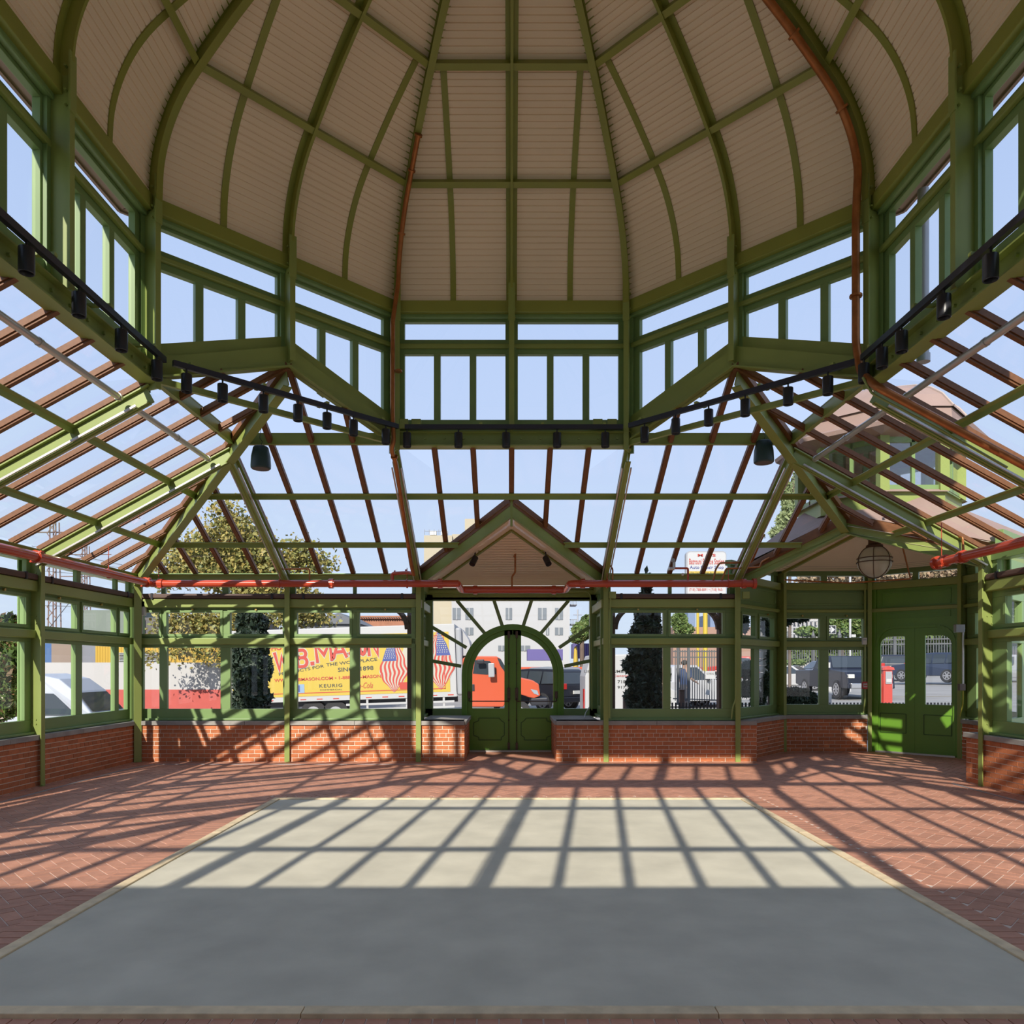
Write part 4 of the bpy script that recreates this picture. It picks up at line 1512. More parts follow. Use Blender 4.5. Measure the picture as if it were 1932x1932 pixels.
cop('copper drop inside the gable ending in a sprinkler head', [P(966, 1108, 13.2), P(966, 1088, 13.2), P(972, 1080, 13.2), P(972, 1011, 13.2), P(962, 1011, 13.2), P(961, 1018, 13.2)], .016, .03, heads=[P(961, 1016, 13.2)], clamps=[(P(971, 1050, 13.2), (0, 0, 1))])
cop('copper branch beside the conifer side porch post', [P(1156, 1094, 12.2), P(1156, 1073, 12.2), P(1150, 1066, 12.2), P(1162, 1006, 11.7)], .014, .03)
cop('copper branch crossing into the corner bay ceiling', [P(1346, 1094, 12.2), P(1350, 1075, 12.2), P(1358, 1062, 12.2), P(1418, 1061, 12.2), P(1440, 1010, 11.8)], .016, .04, heads=[P(1442, 1008, 11.8)])
cop('copper branch along the bay fascia towards the globe', [P(1362, 1094, 12.2), P(1370, 1073, 12.2), P(1434, 1070, 12.2), P(1437, 1060, 12.2), P(1545, 1000, 12.3), P(1590, 984, 12.3), P(1606, 995, 12.3)], .016, .03, heads=[P(1607, 998, 12.3)])
cop('red offset with valve over the conifer window', [P(1298, 1094, 12.2), P(1298, 1072, 12.2), P(1268, 1072, 12.2)], .018, .03, m=REDP, heads=[], name='red_pipe')
gv = thing('valve', 'small grey test valve on the red offset pipe over the conifer window', 'valve')
MB(I4).cyl(P(1272, 1073, 12.2), P(1262, 1073, 12.2), .028, 12).build('body', SILVER, gv, smooth=True)
MB(I4).cyl(P(1272, 1073, 12.2), P(1272, 1060, 12.2), .022, 12).build('bonnet', SILVER, gv, smooth=True)
MB(I4).cyl(P(1270, 1057, 12.15), P(1270, 1057, 12.25), .035, 12).build('wheel', GREYB, gv)
gg = thing('pressure_gauge', 'round brass gauge hanging under the roof eave by the conifer window', 'gauge')
MB(I4).cyl(P(1288, 1084, 12.18), P(1288, 1084, 12.22), .026, 16).build('case', BRASS, gg)
MB(I4).cyl(P(1288, 1084, 12.175), P(1288, 1084, 12.18), .020, 16).build('dial', WHITEB, gg)
cop('copper sprinkler branch behind the globe lantern', [P(1480, 1094, 13.6), P(1600, 1100, 13.6), P(1718, 1092, 13.2), P(1700, 1020, 12.6), P(1690, 1006, 12.5), P(1678, 1005, 12.5)], .014, .04, heads=[P(1677, 1007, 12.5)])
cop('copper branch along the right rafter above the globe', [P(1818, 1046, 9.9), P(1816, 1012, 9.9), P(1778, 1021, 10.3), P(1672, 962, 10.9)], .016, .04, heads=[P(1670, 964, 10.9)])
cop('green conduit running down from the long riser along the rafter', [P(1628, 712, 7.5), P(1645, 742, 7.45), P(1762, 803, 7.5), P(1900, 882, 7.5)], .013, .03, m=GREEN, name='conduit')

# track spotlights
def spot_proto():
    t = thing('spotlight', 'x', 'spotlight', group='cylinder spotlights on the lantern tracks')
    MB(I4).cyl((0, 0, -.05), (0, 0, .02), .010, 8).build('stem', BLACK, t)
    b = MB(I4)
    b.lathe([(.001, -.05), (.052, -.05), (.055, -.055), (.055, -.235), (.050, -.24), (.046, -.235), (.044, -.12), (.001, -.12)], (0, 0, 0), 20)
    b.build('housing', BLACK, t, smooth=True)
    MB(I4).cyl((0, 0, -.205), (0, 0, -.20), .044, 16).build('lens', mat('dark_lens', (.03, .03, .035), .1), t)
    return t
first = [True, None]
def add_spot(x, y, z, label):
    if first[0]:
        o = spot_proto(); first[1] = o; first[0] = False
    else:
        o = dup_tree(first[1])
    o['label'] = label
    o.location = (x, y, z)
TR = {}
trks = {0: ([768, 865, 955, 1051, 1142], 'over the arched door, %s after the copper riser'),
        7: ([728, 667, 617, 562, 497, 420, 352], 'across the shaded corner, %s from the copper riser'),
        1: ([1216, 1275, 1337, 1406, 1487, 1562], 'before the corner bay, %s after the door'),
        6: ([296, 229, 149, 50], 'on the shaded side, %s from the corner'),
        2: ([1630, 1664, 1701, 1781, 1869], 'on the sunlit side, %s from the corner')}
for k, (xs, lab) in trks.items():
    p0, p1, m = facet(k)
    M, L = fm((p0.x, p0.y), (p1.x, p1.y), (m.x, m.y))
    A = M @ Vector((0, -.197, 4.765)); B = M @ Vector((L, -.197, 4.765))
    for i, px in enumerate(xs):
        # point on the track seen in column px
        s_ = (px - PX0) / FPX
        t = (s_ * A.y - A.x) / ((B.x - A.x) - s_ * (B.y - A.y))
        pt = A.lerp(B, t)
        add_spot(pt.x, pt.y, pt.z, 'black cylinder spotlight on the track ' + lab % ORD[i])
def wall_spot(label, p, tip, base=None):
    t = thing('accent_light', label, 'spotlight')
    p = Vector(p); d = (Vector(tip) - p).normalized()
    MB(I4).cyl(p, p + d * .17, .055, 16).build('housing', BLACK, t, smooth=True)
    MB(I4).cyl(p + Vector((0, 0, .12)), p + d * .05, .012, 8).build('stem', BLACK, t)
    MB(I4).box(p.x - .07, p.y - .03, p.z + .11, p.x + .07, p.y + .03, p.z + .17).build('mounting_box', GREEN, t)
    MB(I4).cyl(p + d * .165, p + d * .172, .046, 14).build('lens', MATS['dark_lens'], t)
wall_spot('black angled spotlight inside the gable on the truck side', P(897, 1052, 13.0), P(890, 1066, 12.9))
wall_spot('black angled spotlight inside the gable on the conifer side', P(1029, 1052, 13.0), P(1036, 1066, 12.9))
wall_spot('black spotlight under the corner bay ceiling', P(1551, 1012, 12.2), P(1570, 1016, 11.9))

# hanging speakers
def speaker(label, px, py, d, ptop):
    c = P(px, py, d)
    t = thing('pendant_speaker', label, 'speaker')
    dg = mat('dark_teal_plastic', (.022, .050, .052), .45)
    MB(I4).lathe([(.001, .15), (.085, .15), (.10, .135), (.125, .02), (.132, -.10), (.130, -.135), (.115, -.15)], c, 24).build('housing', dg, t, smooth=True)
    MB(I4).lathe([(.115, -.15), (.001, -.152)], c, 24).build('grille', mat('speaker_grille', (.12, .10, .095), .8), t)
    MB(I4).tube([c + Vector((0, 0, .15)), c + Vector((.02, 0, .22)), c + Vector((-.015, 0, .27)), c + Vector((0, 0, .36)), ptop], .004, 5).build('cable', BLACK, t)
speaker('dark bell-shaped speaker hanging in the shaded corner under the track', 492, 864, 9.9, P(497, 770, 9.3))
speaker('dark bell-shaped speaker hanging beside the corner bay hip rafter', 1441, 853, 9.9, P(1442, 760, 9.3))

# globe lantern
gl_ = thing('globe_lantern', 'frosted glass globe lantern banded in bronze hanging in the corner bay', 'lantern')
gc = P(1650, 1060, 12.25)
gm = bpy.data.materials.new('frosted_globe')
gm.use_nodes = True
b = gm.node_tree.nodes['Principled BSDF']
b.inputs['Base Color'].default_value = (.85, .88, .74, 1)
b.inputs['Roughness'].default_value = .25
b.inputs['Transmission Weight'].default_value = .5
MB(I4).ball(gc, .265, 32, 20).build('globe', gm, gl_, smooth=True)
b = MB(I4)
for z in (-.01, .055):
    r_ = math.sqrt(.272 ** 2 - z * z)
    b.lathe([(r_, z - .007), (r_ + .006, z - .007), (r_ + .006, z + .007), (r_, z + .007)], gc, 32)
for a in (0, 60, 120):
    pts = []
    for i in range(33):
        th = 2 * math.pi * i / 32
        pts.append(gc + Vector((.272 * math.cos(rad(a)) * math.cos(th), .272 * math.sin(rad(a)) * math.cos(th), .272 * math.sin(th))))
    b.tube(pts, .006, 6)
b.build('band', BRONZE, gl_)
MB(I4).lathe([(.13, .22), (.13, .27), (.10, .29), (.095, .36), (.115, .38), (.10, .40), (.04, .41), (.03, .44), (.001, .45)], gc, 20).build('cap', BRONZE, gl_, smooth=True)
b = MB(I4)
zc = .45
while gc.z + zc < 4.02:
    ring_ = [gc + Vector((0, 0, zc + .03)) + Vector((.018 * math.sin(t_ / 8 * 2 * math.pi), 0, .03 * math.cos(t_ / 8 * 2 * math.pi))) for t_ in range(9)]
    b.tube(ring_, .004, 5)
    zc += .05
b.tube([gc + Vector((.055 * math.sin(t_ / 12 * 2 * math.pi), 0, .50 + .055 * math.cos(t_ / 12 * 2 * math.pi))) for t_ in range(13)], .006, 6)
b.build('chain', BRONZE, gl_)

# small boxes
def box_thing(name, label, cat, px0, py0, px1, py1, d, th, m, parts=()):
    t = thing(name, label, cat)
    a, b_ = P(px0, py1, d), P(px1, py0, d)
    MB(I4).box(a.x, d, a.z, b_.x, d + th, b_.z).build('case', m, t, bevel=.006)
    return t
t = box_thing('alarm_box', 'white wall box hanging in the shaded back corner above the window', 'box', 263, 1134, 273, 1161, 12.60, .07, WHITEB)
MB(I4).tube([P(268, 1161, 12.65), P(268, 1196, 12.65)], .012, 6).build('conduit', WHITEB, t)
t = box_thing('control_box', 'white button plate on the bay post beside the double door', 'box', 1628, 1203, 1636, 1216, 13.75, .05, WHITEB)
MB(I4).box(P(1629.5, 1209, 13.74).x, 13.74, P(0, 1208, 13.74).z, P(1634.5, 0, 13.74).x, 13.75, P(0, 1205.5, 13.74).z).build('label_plate', GREYB, t)
REDB = mat('alarm_red', (.50, .03, .02), .4)
t = box_thing('fire_alarm', 'red and white fire alarm pull on the bay post', 'alarm', 1628, 1286, 1637, 1300, 13.75, .05, REDB)
MB(I4).box(P(1629, 0, 13.74).x, 13.735, P(0, 1296.5, 13.74).z, P(1636, 0, 13.74).x, 13.75, P(0, 1289.5, 13.74).z).build('plate', WHITEB, t)
MB(I4).box(P(1630, 0, 13.74).x, 13.72, P(0, 1294, 13.74).z, P(1635, 0, 13.74).x, 13.735, P(0, 1292, 13.74).z).build('pull_bar', REDB, t)
t = box_thing('junction_box', 'grey junction box above the far jamb of the double door', 'box', 1804, 1178, 1821, 1193, 12.75, .08, GREYB)
MB(I4).cyl(P(1817, 1193, 12.78), P(1817, 1291, 12.78), .016, 8).build('conduit', SILVER, t)
t = box_thing('switch_box', 'brown switch box at the lower end of the grey conduit', 'box', 1811, 1290, 1822, 1303, 12.75, .07, mat('box_brown', (.16, .12, .11), .6))
MB(I4).tube(bend([P(1817, 1303, 12.78), P(1817, 1330, 12.78), P(1811, 1352, 12.8)], .1), .010, 6).build('cord', mat('yellow_cord', (.45, .42, .04), .5), t)
cop('green conduit running down the sunlit bay post', [P(1632, 1110, 13.8), P(1632, 1320, 13.8), P(1629, 1345, 13.8)], .014, .05, m=GREEN, name='conduit', clamps=[(P(1632, 1200, 13.8), (0, 0, 1)), (P(1632, 1240, 13.8), (0, 0, 1))])
cop('green conduit clipped beside the conifer window post', [P(1152, 1120, 12.45), P(1150, 1180, 12.45), P(1150, 1355, 12.45)], .012, .05, m=GREEN, name='conduit')
cop('green conduit dropping beside the post of the corner bay', [P(1388, 1110, 12.45), P(1388, 1320, 12.45), P(1382, 1335, 12.45), P(1380, 1356, 12.45)], .012, .06, m=GREEN, name='conduit')
cop('green conduit inside the entrance porch over the dark car window', [P(1040, 1115, 13.9), P(1108, 1115, 13.9), P(1114, 1122, 13.9), P(1116, 1230, 13.9), P(1117, 1340, 13.9)], .012, .06, m=GREEN, name='conduit')
cop('pale cord looping over the window seat beside the arched door', [P(1112, 1334, 13.9), P(1104, 1346, 13.7), P(1103, 1357, 13.5)], .010, .08, m=WHITEB, name='cord')
for px, d, l_ in ((1143.5, 12.45, 'conifer window'), (1396, 12.45, 'corner bay post')):
    t = box_thing('receiver_box', 'green junction box at the top of the %s' % l_, 'box', px + 6, 1116, px + 19, 1129, d, .07, GREEN)
for i, (px0, px1, lab) in enumerate(((753, 770, 'first junction box on the ring sill beside the first copper riser'), (776, 794, 'second junction box on the ring sill beside the first copper riser'), (1119, 1137, 'junction box on the ring sill before the corner bay side'), (1146, 1164, 'junction box on the ring sill touching the corner bay side post'))):
    box_thing('junction_box', 'green ' + lab, 'box', px0, 790, px1, 808, 9.9, .08, GREEN)

# veranda outside the back windows
vr = thing('veranda', 'brown timber veranda posts and brackets outside the back windows', 'veranda')
BRT = mat('brown_timber', (.115, .065, .05), .7, nvar=.1)
for x in (-1.82, 1.86, 3.97):
    MB(I4).box(x - .09, 13.72, -.4, x + .09, 13.9, 2.9).build('post', BRT, vr)
    for sg in (-1, 1):
        if (x > 3.5 or x < 0) and sg > 0 or (0 < x < 3 and sg < 0): continue
        pts = []
        for i in range(9):
            a = rad(90 * i / 8)
            pts.append((x + sg * (.09 + .42 * (1 - math.cos(a))), 13.76, 2.32 + .42 * math.sin(a)))
        b = MB(I4)
        for i in range(8):
            b.beam(pts[i], pts[i + 1], .09, .11, up=(0, 1, 0))
        b.build('bracket', BRT, vr)
MB(I4).box(-6.4, 13.74, 2.72, -1.7, 13.88, 2.84).build('head_beam', BRT, vr)
MB(I4).box(1.7, 13.74, 2.72, 3.95, 13.88, 2.84).build('head_beam', BRT, vr)
# ================================================================== OUTSIDE
def smooth(t):
    t = max(0.0, min(1.0, t))
    return t * t * (3 - 2 * t)
def gz(x, y):
    far = -.15 + .033 * (max(-45, min(45, x)) - 2.5)
    near = -.10
    d = max(abs(x - .5) - 8.3, y - 15.6, 0) if y > -1 else max(abs(x - .5) - 8.3, 0)
    if y < -1: d = max(d, -1 - y)
    return near + (far - near) * smooth(d / 9)
ASPH = mat('grey_asphalt', (.285, .275, .260), .9, nvar=.12, nscale=.6)
PAVE = mat('pale_pavement', (.60, .56, .50), .9, nvar=.08, nscale=.8)
def sheet(x0, x1, y0, y1, nx, ny, dz, name, m, label, cat):
    mb = MB(I4)
    vs = [(x0 + (x1 - x0) * i / nx, y0 + (y1 - y0) * j / ny) for j in range(ny + 1) for i in range(nx + 1)]
    mb.add([(x, y, gz(x, y) + dz) for x, y in vs], [(j * (nx + 1) + i, j * (nx + 1) + i + 1, (j + 1) * (nx + 1) + i + 1, (j + 1) * (nx + 1) + i) for j in range(ny) for i in range(nx)])
    o = mb.build(name, m, smooth=True)
    return tag(o, label, cat, 'structure')
sheet(-150, 150, -60, 240, 120, 120, -.02, 'ground', ASPH, 'grey asphalt street and yard around the glass hall', 'ground')
sheet(-60, 14.5, -60, 20.5, 80, 80, .0, 'pavement', PAVE, 'pale pavement around the glass hall', 'pavement')  # runs far behind the camera, unseen, to bounce sun into the hall
sheet(14.5, 60, -60, 6.0, 30, 40, .0, 'pavement', PAVE, 'unseen pale pavement added to bounce light in from the sunny side', 'pavement')  # out-of-view sheet added as a reflector to lift the hall's fill light
def outp(px, py, d): return P(px, py, d)

# ---- vehicles
TYRE = mat('tyre_rubber', (.025, .025, .027), .8)
RIM = mat('alloy_rim', (.42, .42, .44), .35, .6)
CARGLASS = mat('car_glass', (.035, .045, .055), .08)
CHROME = mat('chrome', (.55, .55, .57), .2, .8)
TAIL = mat('tail_lamp_red', (.45, .02, .015), .25)
HEAD = mat('head_lamp', (.60, .58, .52), .15)
AMBER = mat('amber_lamp', (.60, .24, .03), .3)
PLATE = mat('number_plate', (.55, .55, .52), .5)
def wheel(parent, x, y, r, w):
    b = MB(I4)
    b.cyl((x, y - w / 2, r), (x, y + w / 2, r), r, 22)
    o = b.build('wheel', TYRE, parent, smooth=True)
    for sg in (-1, 1):
        b = MB(I4)
        yy = y + sg * (w / 2 + .004)
        b.cyl((x, yy, r), (x, yy + sg * .012, r), r * .20, 12)
        for k in range(6):
            a = k * math.pi / 3
            p = (x + r * .12 * math.cos(a), yy, r + r * .12 * math.sin(a)); q = (x + r * .60 * math.cos(a), yy, r + r * .60 * math.sin(a))
            b.beam(p, q, r * .20, .02, up=(0, 1, 0))
        for k in range(16):
            a, a2 = k * math.pi / 8, (k + 1) * math.pi / 8
            b.beam((x + r * .63 * math.cos(a), yy, r + r * .63 * math.sin(a)), (x + r * .63 * math.cos(a2), yy, r + r * .63 * math.sin(a2)), r * .10, .03, up=(0, 1, 0))
        b.build('rim', RIM, o)
KIND = {
 'sedan': dict(L=4.7, W=1.80, H=1.43, belt=.92, r=.33, wb=.29, wf=.31,
   prof=[(-.5, .30), (-.5, .62), (-.485, .86), (-.36, .95), (-.22, 1.38), (-.12, 1.43), (.04, 1.42), (.19, .97), (.44, .82), (.495, .66), (.5, .30)],
   win=[[(-.31, .97), (-.205, 1.33), (-.105, 1.37), (-.10, .96)], [(-.085, .96), (-.09, 1.37), (.03, 1.36), (.155, .96)]], ws=(6, 7), rw=(3, 4)),
 'suv': dict(L=4.75, W=1.88, H=1.74, belt=1.08, r=.37, wb=.29, wf=.31,
   prof=[(-.49, .36), (-.5, .62), (-.49, 1.06), (-.45, 1.62), (-.42, 1.72), (-.10, 1.75), (.06, 1.70), (.20, 1.12), (.44, 1.00), (.495, .80), (.5, .36)],
   win=[[(-.43, 1.14), (-.41, 1.60), (-.27, 1.63), (-.27, 1.12)], [(-.255, 1.12), (-.255, 1.63), (-.10, 1.65), (-.10, 1.10)], [(-.085, 1.10), (-.085, 1.65), (.05, 1.62), (.165, 1.10)]], ws=(6, 7), rw=(2, 3)),
 'pickup': dict(L=5.7, W=2.0, H=1.88, belt=1.22, r=.40, wb=.30, wf=.31,
   prof=[(-.5, .55), (-.5, 1.22), (-.14, 1.24), (-.12, 1.80), (-.08, 1.88), (.08, 1.87), (.20, 1.28), (.45, 1.16), (.49, .95), (.5, .45), (-.3, .45)],
   win=[[(-.105, 1.30), (-.095, 1.74), (.0, 1.78), (.0, 1.28)], [(.015, 1.28), (.015, 1.78), (.075, 1.78), (.165, 1.28)]], ws=(5, 6), rw=(2, 3)),
 'van': dict(L=5.6, W=2.0, H=2.45, belt=1.25, r=.36, wb=.30, wf=.33,
   prof=[(-.5, .40), (-.5, 2.1), (-.49, 2.40), (.10, 2.45), (.22, 2.30), (.30, 1.95), (.40, 1.30), (.49, 1.08), (.5, .40)],
   win=[[(-.42, 1.32), (-.42, 1.85), (-.02, 1.85), (-.06, 1.32)], [(.08, 1.30), (.08, 1.90), (.20, 1.88), (.32, 1.28)]], ws=(5, 6), rw=None),
}
def car(name, label, cat, kind, loc, yaw, col, group=None, scale=1.0, dz=0.0, mcol=None):
    K = KIND[kind]
    t = thing(name, label, cat, group=group, loc=(loc[0], loc[1], gz(loc[0], loc[1]) + dz), rz=yaw)
    t.scale = (scale, scale, scale)
    paint = mat('paint_%s_%d' % (kind, len(MATS)), col, .35, coat=.15, spec=.35)
    L, Wd = K['L'], K['W']
    tp = .34 if kind != 'van' else .16
    def hw(z): return Wd / 2 - max(0, z - K['belt']) * tp - max(0, .45 - z) * .25
    prof = [(x * L, z) for x, z in K['prof']]
    n = len(prof)
    vs = [(x, -hw(z), z) for x, z in prof] + [(x, hw(z), z) for x, z in prof]
    fs = [tuple(range(n)), tuple(range(2 * n - 1, n - 1, -1))] + [(i, n + i, n + (i + 1) % n, (i + 1) % n) for i in range(n)]
    b = MB(I4)
    b.add(vs, fs)
    b.build('body', paint, t, bevel=.035)
    for w in K['win']:
        for sg in (-1, 1):
            pts = [(x * L, sg * (hw(z) + .006), z) for x, z in w]
            MB(I4).poly(pts).build('window', CARGLASS, t)
    for key, nm in (('ws', 'windscreen'), ('rw', 'rear_window')):
        if K[key] is None: continue
        i, j = K[key]
        (xa, za), (xb, zb) = prof[i], prof[j]
        nx, nz = (zb - za), -(xb - xa)
        l_ = math.hypot(nx, nz); nx, nz = -nx / l_ * .012, -nz / l_ * .012
        if nz < 0: nx, nz = -nx, -nz
        q = []
        for f_ in (.10, .92):
            x, z = xa + (xb - xa) * f_ + nx * 2, za + (zb - za) * f_ + nz * 2
            q.append((x, hw(z) - .09, z))
        MB(I4).poly([(q[0][0], -q[0][1], q[0][2]), (q[0][0], q[0][1], q[0][2]), (q[1][0], q[1][1], q[1][2]), (q[1][0], -q[1][1], q[1][2])]).build(nm, CARGLASS, t)
    for x in (-K['wb'] * L, K['wf'] * L):
        for sg in (-1, 1):
            MB(I4).cyl((x, sg * (Wd / 2 - .12), K['r'] + .02), (x, sg * (Wd / 2 - .02), K['r'] + .02), K['r'] * 1.18, 22).build('wheel_arch', BLACK, t)
            wheel(t, x, sg * (Wd / 2 - .10), K['r'], .22)
    bz = .5 if kind != 'pickup' else .6
    MB(I4).box(L * .485, -Wd * .44, bz - .14, L * .515, Wd * .44, bz + .08).build('bumper', paint if kind in ('sedan', 'suv') else CHROME, t, bevel=.03)
    MB(I4).box(-L * .512, -Wd * .44, bz - .14, -L * .485, Wd * .44, bz + .08).build('bumper', paint if kind in ('sedan', 'suv') else CHROME, t, bevel=.03)
    hz = .72 if kind == 'sedan' else (.98 if kind == 'pickup' else .86)
    for sg in (-1, 1):
        MB(I4).box(L * .455, sg * Wd * .40 - .16, hz - .09, L * .500, sg * Wd * .40 + .10, hz + .08).build('headlight', HEAD, t, bevel=.02)
        tz = .80 if kind == 'sedan' else 1.02
        MB(I4).box(-L * .507, sg * Wd * .39 - .13, tz - .12, -L * .47, sg * Wd * .39 + .12, tz + .12).build('tail_light', TAIL, t, bevel=.02)
        MB(I4).box(L * .13, sg * (Wd / 2 + .06) - .07, K['belt'], L * .15, sg * (Wd / 2 + .06) + .07, K['belt'] + .16).build('mirror', BLACK, t, bevel=.02)
    MB(I4).box(L * .495, -Wd * .20, bz + .06, L * .505, Wd * .20, hz + .05).build('grille', CHROME if kind == 'pickup' else BLACK, t)
    MB(I4).box(-L * .515, -.20, bz + .20, -L * .502, .20, bz + .34).build('number_plate', PLATE, t)
    return t
def gpt(px, d):
    return ((px - PX0) / FPX * d, d)

# ---- yellow box truck
YEL = mat('truck_yellow', (.47, .34, .045), .5)
WHT = mat('vehicle_white', (.40, .40, .40), .5)
TRED = mat('truck_red_print', (.42, .045, .03), .5)
ORG = mat('cab_red_orange', (.50, .085, .035), .3, coat=.4)
INK = mat('dark_print', (.05, .05, .045), .6)
BLU = mat('print_blue', (.05, .07, .24), .6)
CREAM = mat('print_cream', (.42, .40, .33), .6)
k_ = .02007
trk = thing('box_truck', 'yellow box truck with a red-orange cab parked beyond the arched door', 'truck', loc=(-2.02, 28.0, .657), ry=-rad(1.9))
def T(px, py):
    """photo reading -> truck coordinates, tilt removed"""
    x, z = (px - 862) * k_, (1307 - py) * k_
    c_, s_ = math.cos(rad(1.9)), math.sin(rad(1.9))
    return (x * c_ + z * s_, -x * s_ + z * c_)
bl, bh = 8.6, 2.62
MB(I4).box(-bl, 0, 0, 0, 2.4, bh).build('cargo_box', WHT, trk, bevel=.03)
pn = MB(I4)
pn.box(-bl + .12, -.012, .05, -.24, .0, bh - .30)
body = pn.build('side_panel', YEL, trk)
r_ = MB(I4)
for a in ((-bl + .3, .16, -.42, .19), (-bl + .3, bh - .45, -.42, bh - .42), (-.45, .16, -.42, bh - .42), (-bl + .3, .16, -bl + .33, bh - .42)):
    r_.box(a[0], -.018, a[1], a[2], -.012, a[3])
r_.build('red_border', TRED, body)
rl = MB(I4)
rl.box(-bl, -.03, -.14, 0, .0, .03)
rl.build('bottom_rail', WHT, trk)
b = MB(I4)
for i in range(14):
    b.box(-bl + .2 + i * .62, -.034, -.09, -bl + .42 + i * .62, -.03, -.05)
b.build('reflector_strip', TRED, trk)
# lettering (vinyl letters on the panel)
def tl(s, a, b_, h, m, bold=0.0, shear=0.0, y=-.022, spacing=1.0):
    x0, z0 = T(*a); x1, z1 = T(*b_)
    lettering(s, body, x0, x0 + math.hypot(x1 - x0, z1 - z0), z0, z0 + h * k_, y, m, rot=math.atan2(z1 - z0, x1 - x0), bold=bold, shear=shear, spacing=spacing)
arcw = [('W', 519, 1267, 548, 1264, 36), ('.', 551, 1263, 556, 1262.5, 8), ('B', 559, 1261, 584, 1258, 36), ('.', 587, 1256, 593, 1255, 8), ('M', 596, 1251, 630, 1244, 37), ('A', 628, 1243, 656, 1239, 37), ('S', 657, 1239, 674, 1238, 36), ('O', 677, 1238, 693, 1237, 36), ('N', 694, 1238, 716, 1237, 36)]
def arc_s(cx, cy, rx, ry, a0, a1, n=8):
    return [(cx + rx * math.cos(rad(a0 + (a1 - a0) * i / n)), cy + ry * math.sin(rad(a0 + (a1 - a0) * i / n))) for i in range(n + 1)]
STROKES = {'W': [[(0, 1), (.27, 0), (.5, .8), (.73, 0), (1, 1)]], 'M': [[(.05, 0), (.05, 1), (.5, .35), (.95, 1), (.95, 0)]], 'A': [[(0, 0), (.5, 1), (1, 0)], [(.2, .3), (.8, .3)]],
           'N': [[(.05, 0), (.05, 1), (.95, 0), (.95, 1)]], 'O': [arc_s(.5, .5, .45, .48, 0, 360, 16)], '.': [[(.1, .5), (.9, .5)]],
           'B': [[(.08, 0), (.08, 1), (.55, 1)] + arc_s(.58, .77, .28, .23, 90, -90) + [(.1, .54)], [(.1, 0), (.55, 0)] + arc_s(.58, .27, .34, .27, -90, 90)],
           'S': [arc_s(.5, .76, .40, .24, 30, 270) + arc_s(.5, .26, .42, .26, 90, -150)]}
def block_letter(ch, x0, z0, wd, h, rot, th, y, m):
    mb = MB(I4)
    cr, sr = math.cos(rot), math.sin(rot)
    def tr(p):
        a_, b_ = p[0] * wd, p[1] * h
        return Vector((x0 + a_ * cr - b_ * sr, y, z0 + a_ * sr + b_ * cr))
    for si, st in enumerate(STROKES[ch]):
        Q = [tr(p) for p in st]
        closed = (Q[0] - Q[-1]).length < 1e-4
        L_, R_ = [], []
        for i, p in enumerate(Q):
            pa = Q[i - 1] if i else (Q[-2] if closed else None)
            pb2 = Q[i + 1] if i < len(Q) - 1 else (Q[1] if closed else None)
            d0 = (p - pa).normalized() if pa is not None else None
            d1 = (pb2 - p).normalized() if pb2 is not None else None
            if d0 is None: d0 = d1; p = p - d1 * th * .4
            if d1 is None: d1 = d0; p = p + d0 * th * .4
            n0 = Vector((-d0.z, 0, d0.x)); n1 = Vector((-d1.z, 0, d1.x))
            nm = (n0 + n1)
            nm = nm.normalized() if nm.length > .1 else n0
            k2 = min(2.2, 1 / max(.3, nm.dot(n0)))
            L_.append(p + nm * th / 2 * k2 + Vector((0, -.004 * si, 0))); R_.append(p - nm * th / 2 * k2 + Vector((0, -.004 * si, 0)))
        for i in range(len(Q) - 1):
            mb.poly([L_[i], R_[i], R_[i + 1], L_[i + 1]])
    mb.build('lettering', m, body)
for ch, xa, ya, xb, yb, h in arcw:
    x0, z0 = T(xa, ya); x1, z1 = T(xb, yb)
    ro_ = math.atan2(z1 - z0, x1 - x0) * .6
    th = .115 if ch != '.' else .14
    block_letter(ch, x0 + .04, z0 + .05, x1 - x0 - .08, h * k_ - .1, ro_, th + .07, -.015, CREAM)
    block_letter(ch, x0 + .04, z0 + .05, x1 - x0 - .08, h * k_ - .1, ro_, th, -.026, TRED)
tl('WHO BUT', (498, 1229), (560, 1224), 10, TRED, .03)
tl('PRODUCTS FOR', (527, 1275), (612, 1259), 5.5, INK, .01)
tl('THE WORKPLACE', (616, 1257.5), (712, 1246.5), 6, INK, .01)
tl('SINCE 1898', (638, 1268), (705, 1264), 8, INK, .015)
tl('WWW.WBMASON.COM \u2022 1-888-WB-MASON', (518, 1287), (719, 1278.5), 6, TRED, .02)
tl('KEURIG', (603, 1297.5), (646, 1296), 6.5, INK, .012, spacing=1.2)
tl('COMMERCIAL', (604, 1303), (646, 1302), 2.5, INK)
tl('Coca-Cola', (661, 1299.5), (704, 1298), 11, TRED, .0, .35)
# drink can picture
x0, z0 = T(553, 1308)
c = MB(I4)
c.box(x0, -.02, z0, x0 + .44, -.016, z0 + .33)
c.build('can_picture', mat('print_pale_blue', (.22, .32, .45), .5), body)
c = MB(I4)
c.box(x0 + .2, -.024, z0 + .04, x0 + .27, -.02, z0 + .29)
c.build('can_picture', BLU, body)
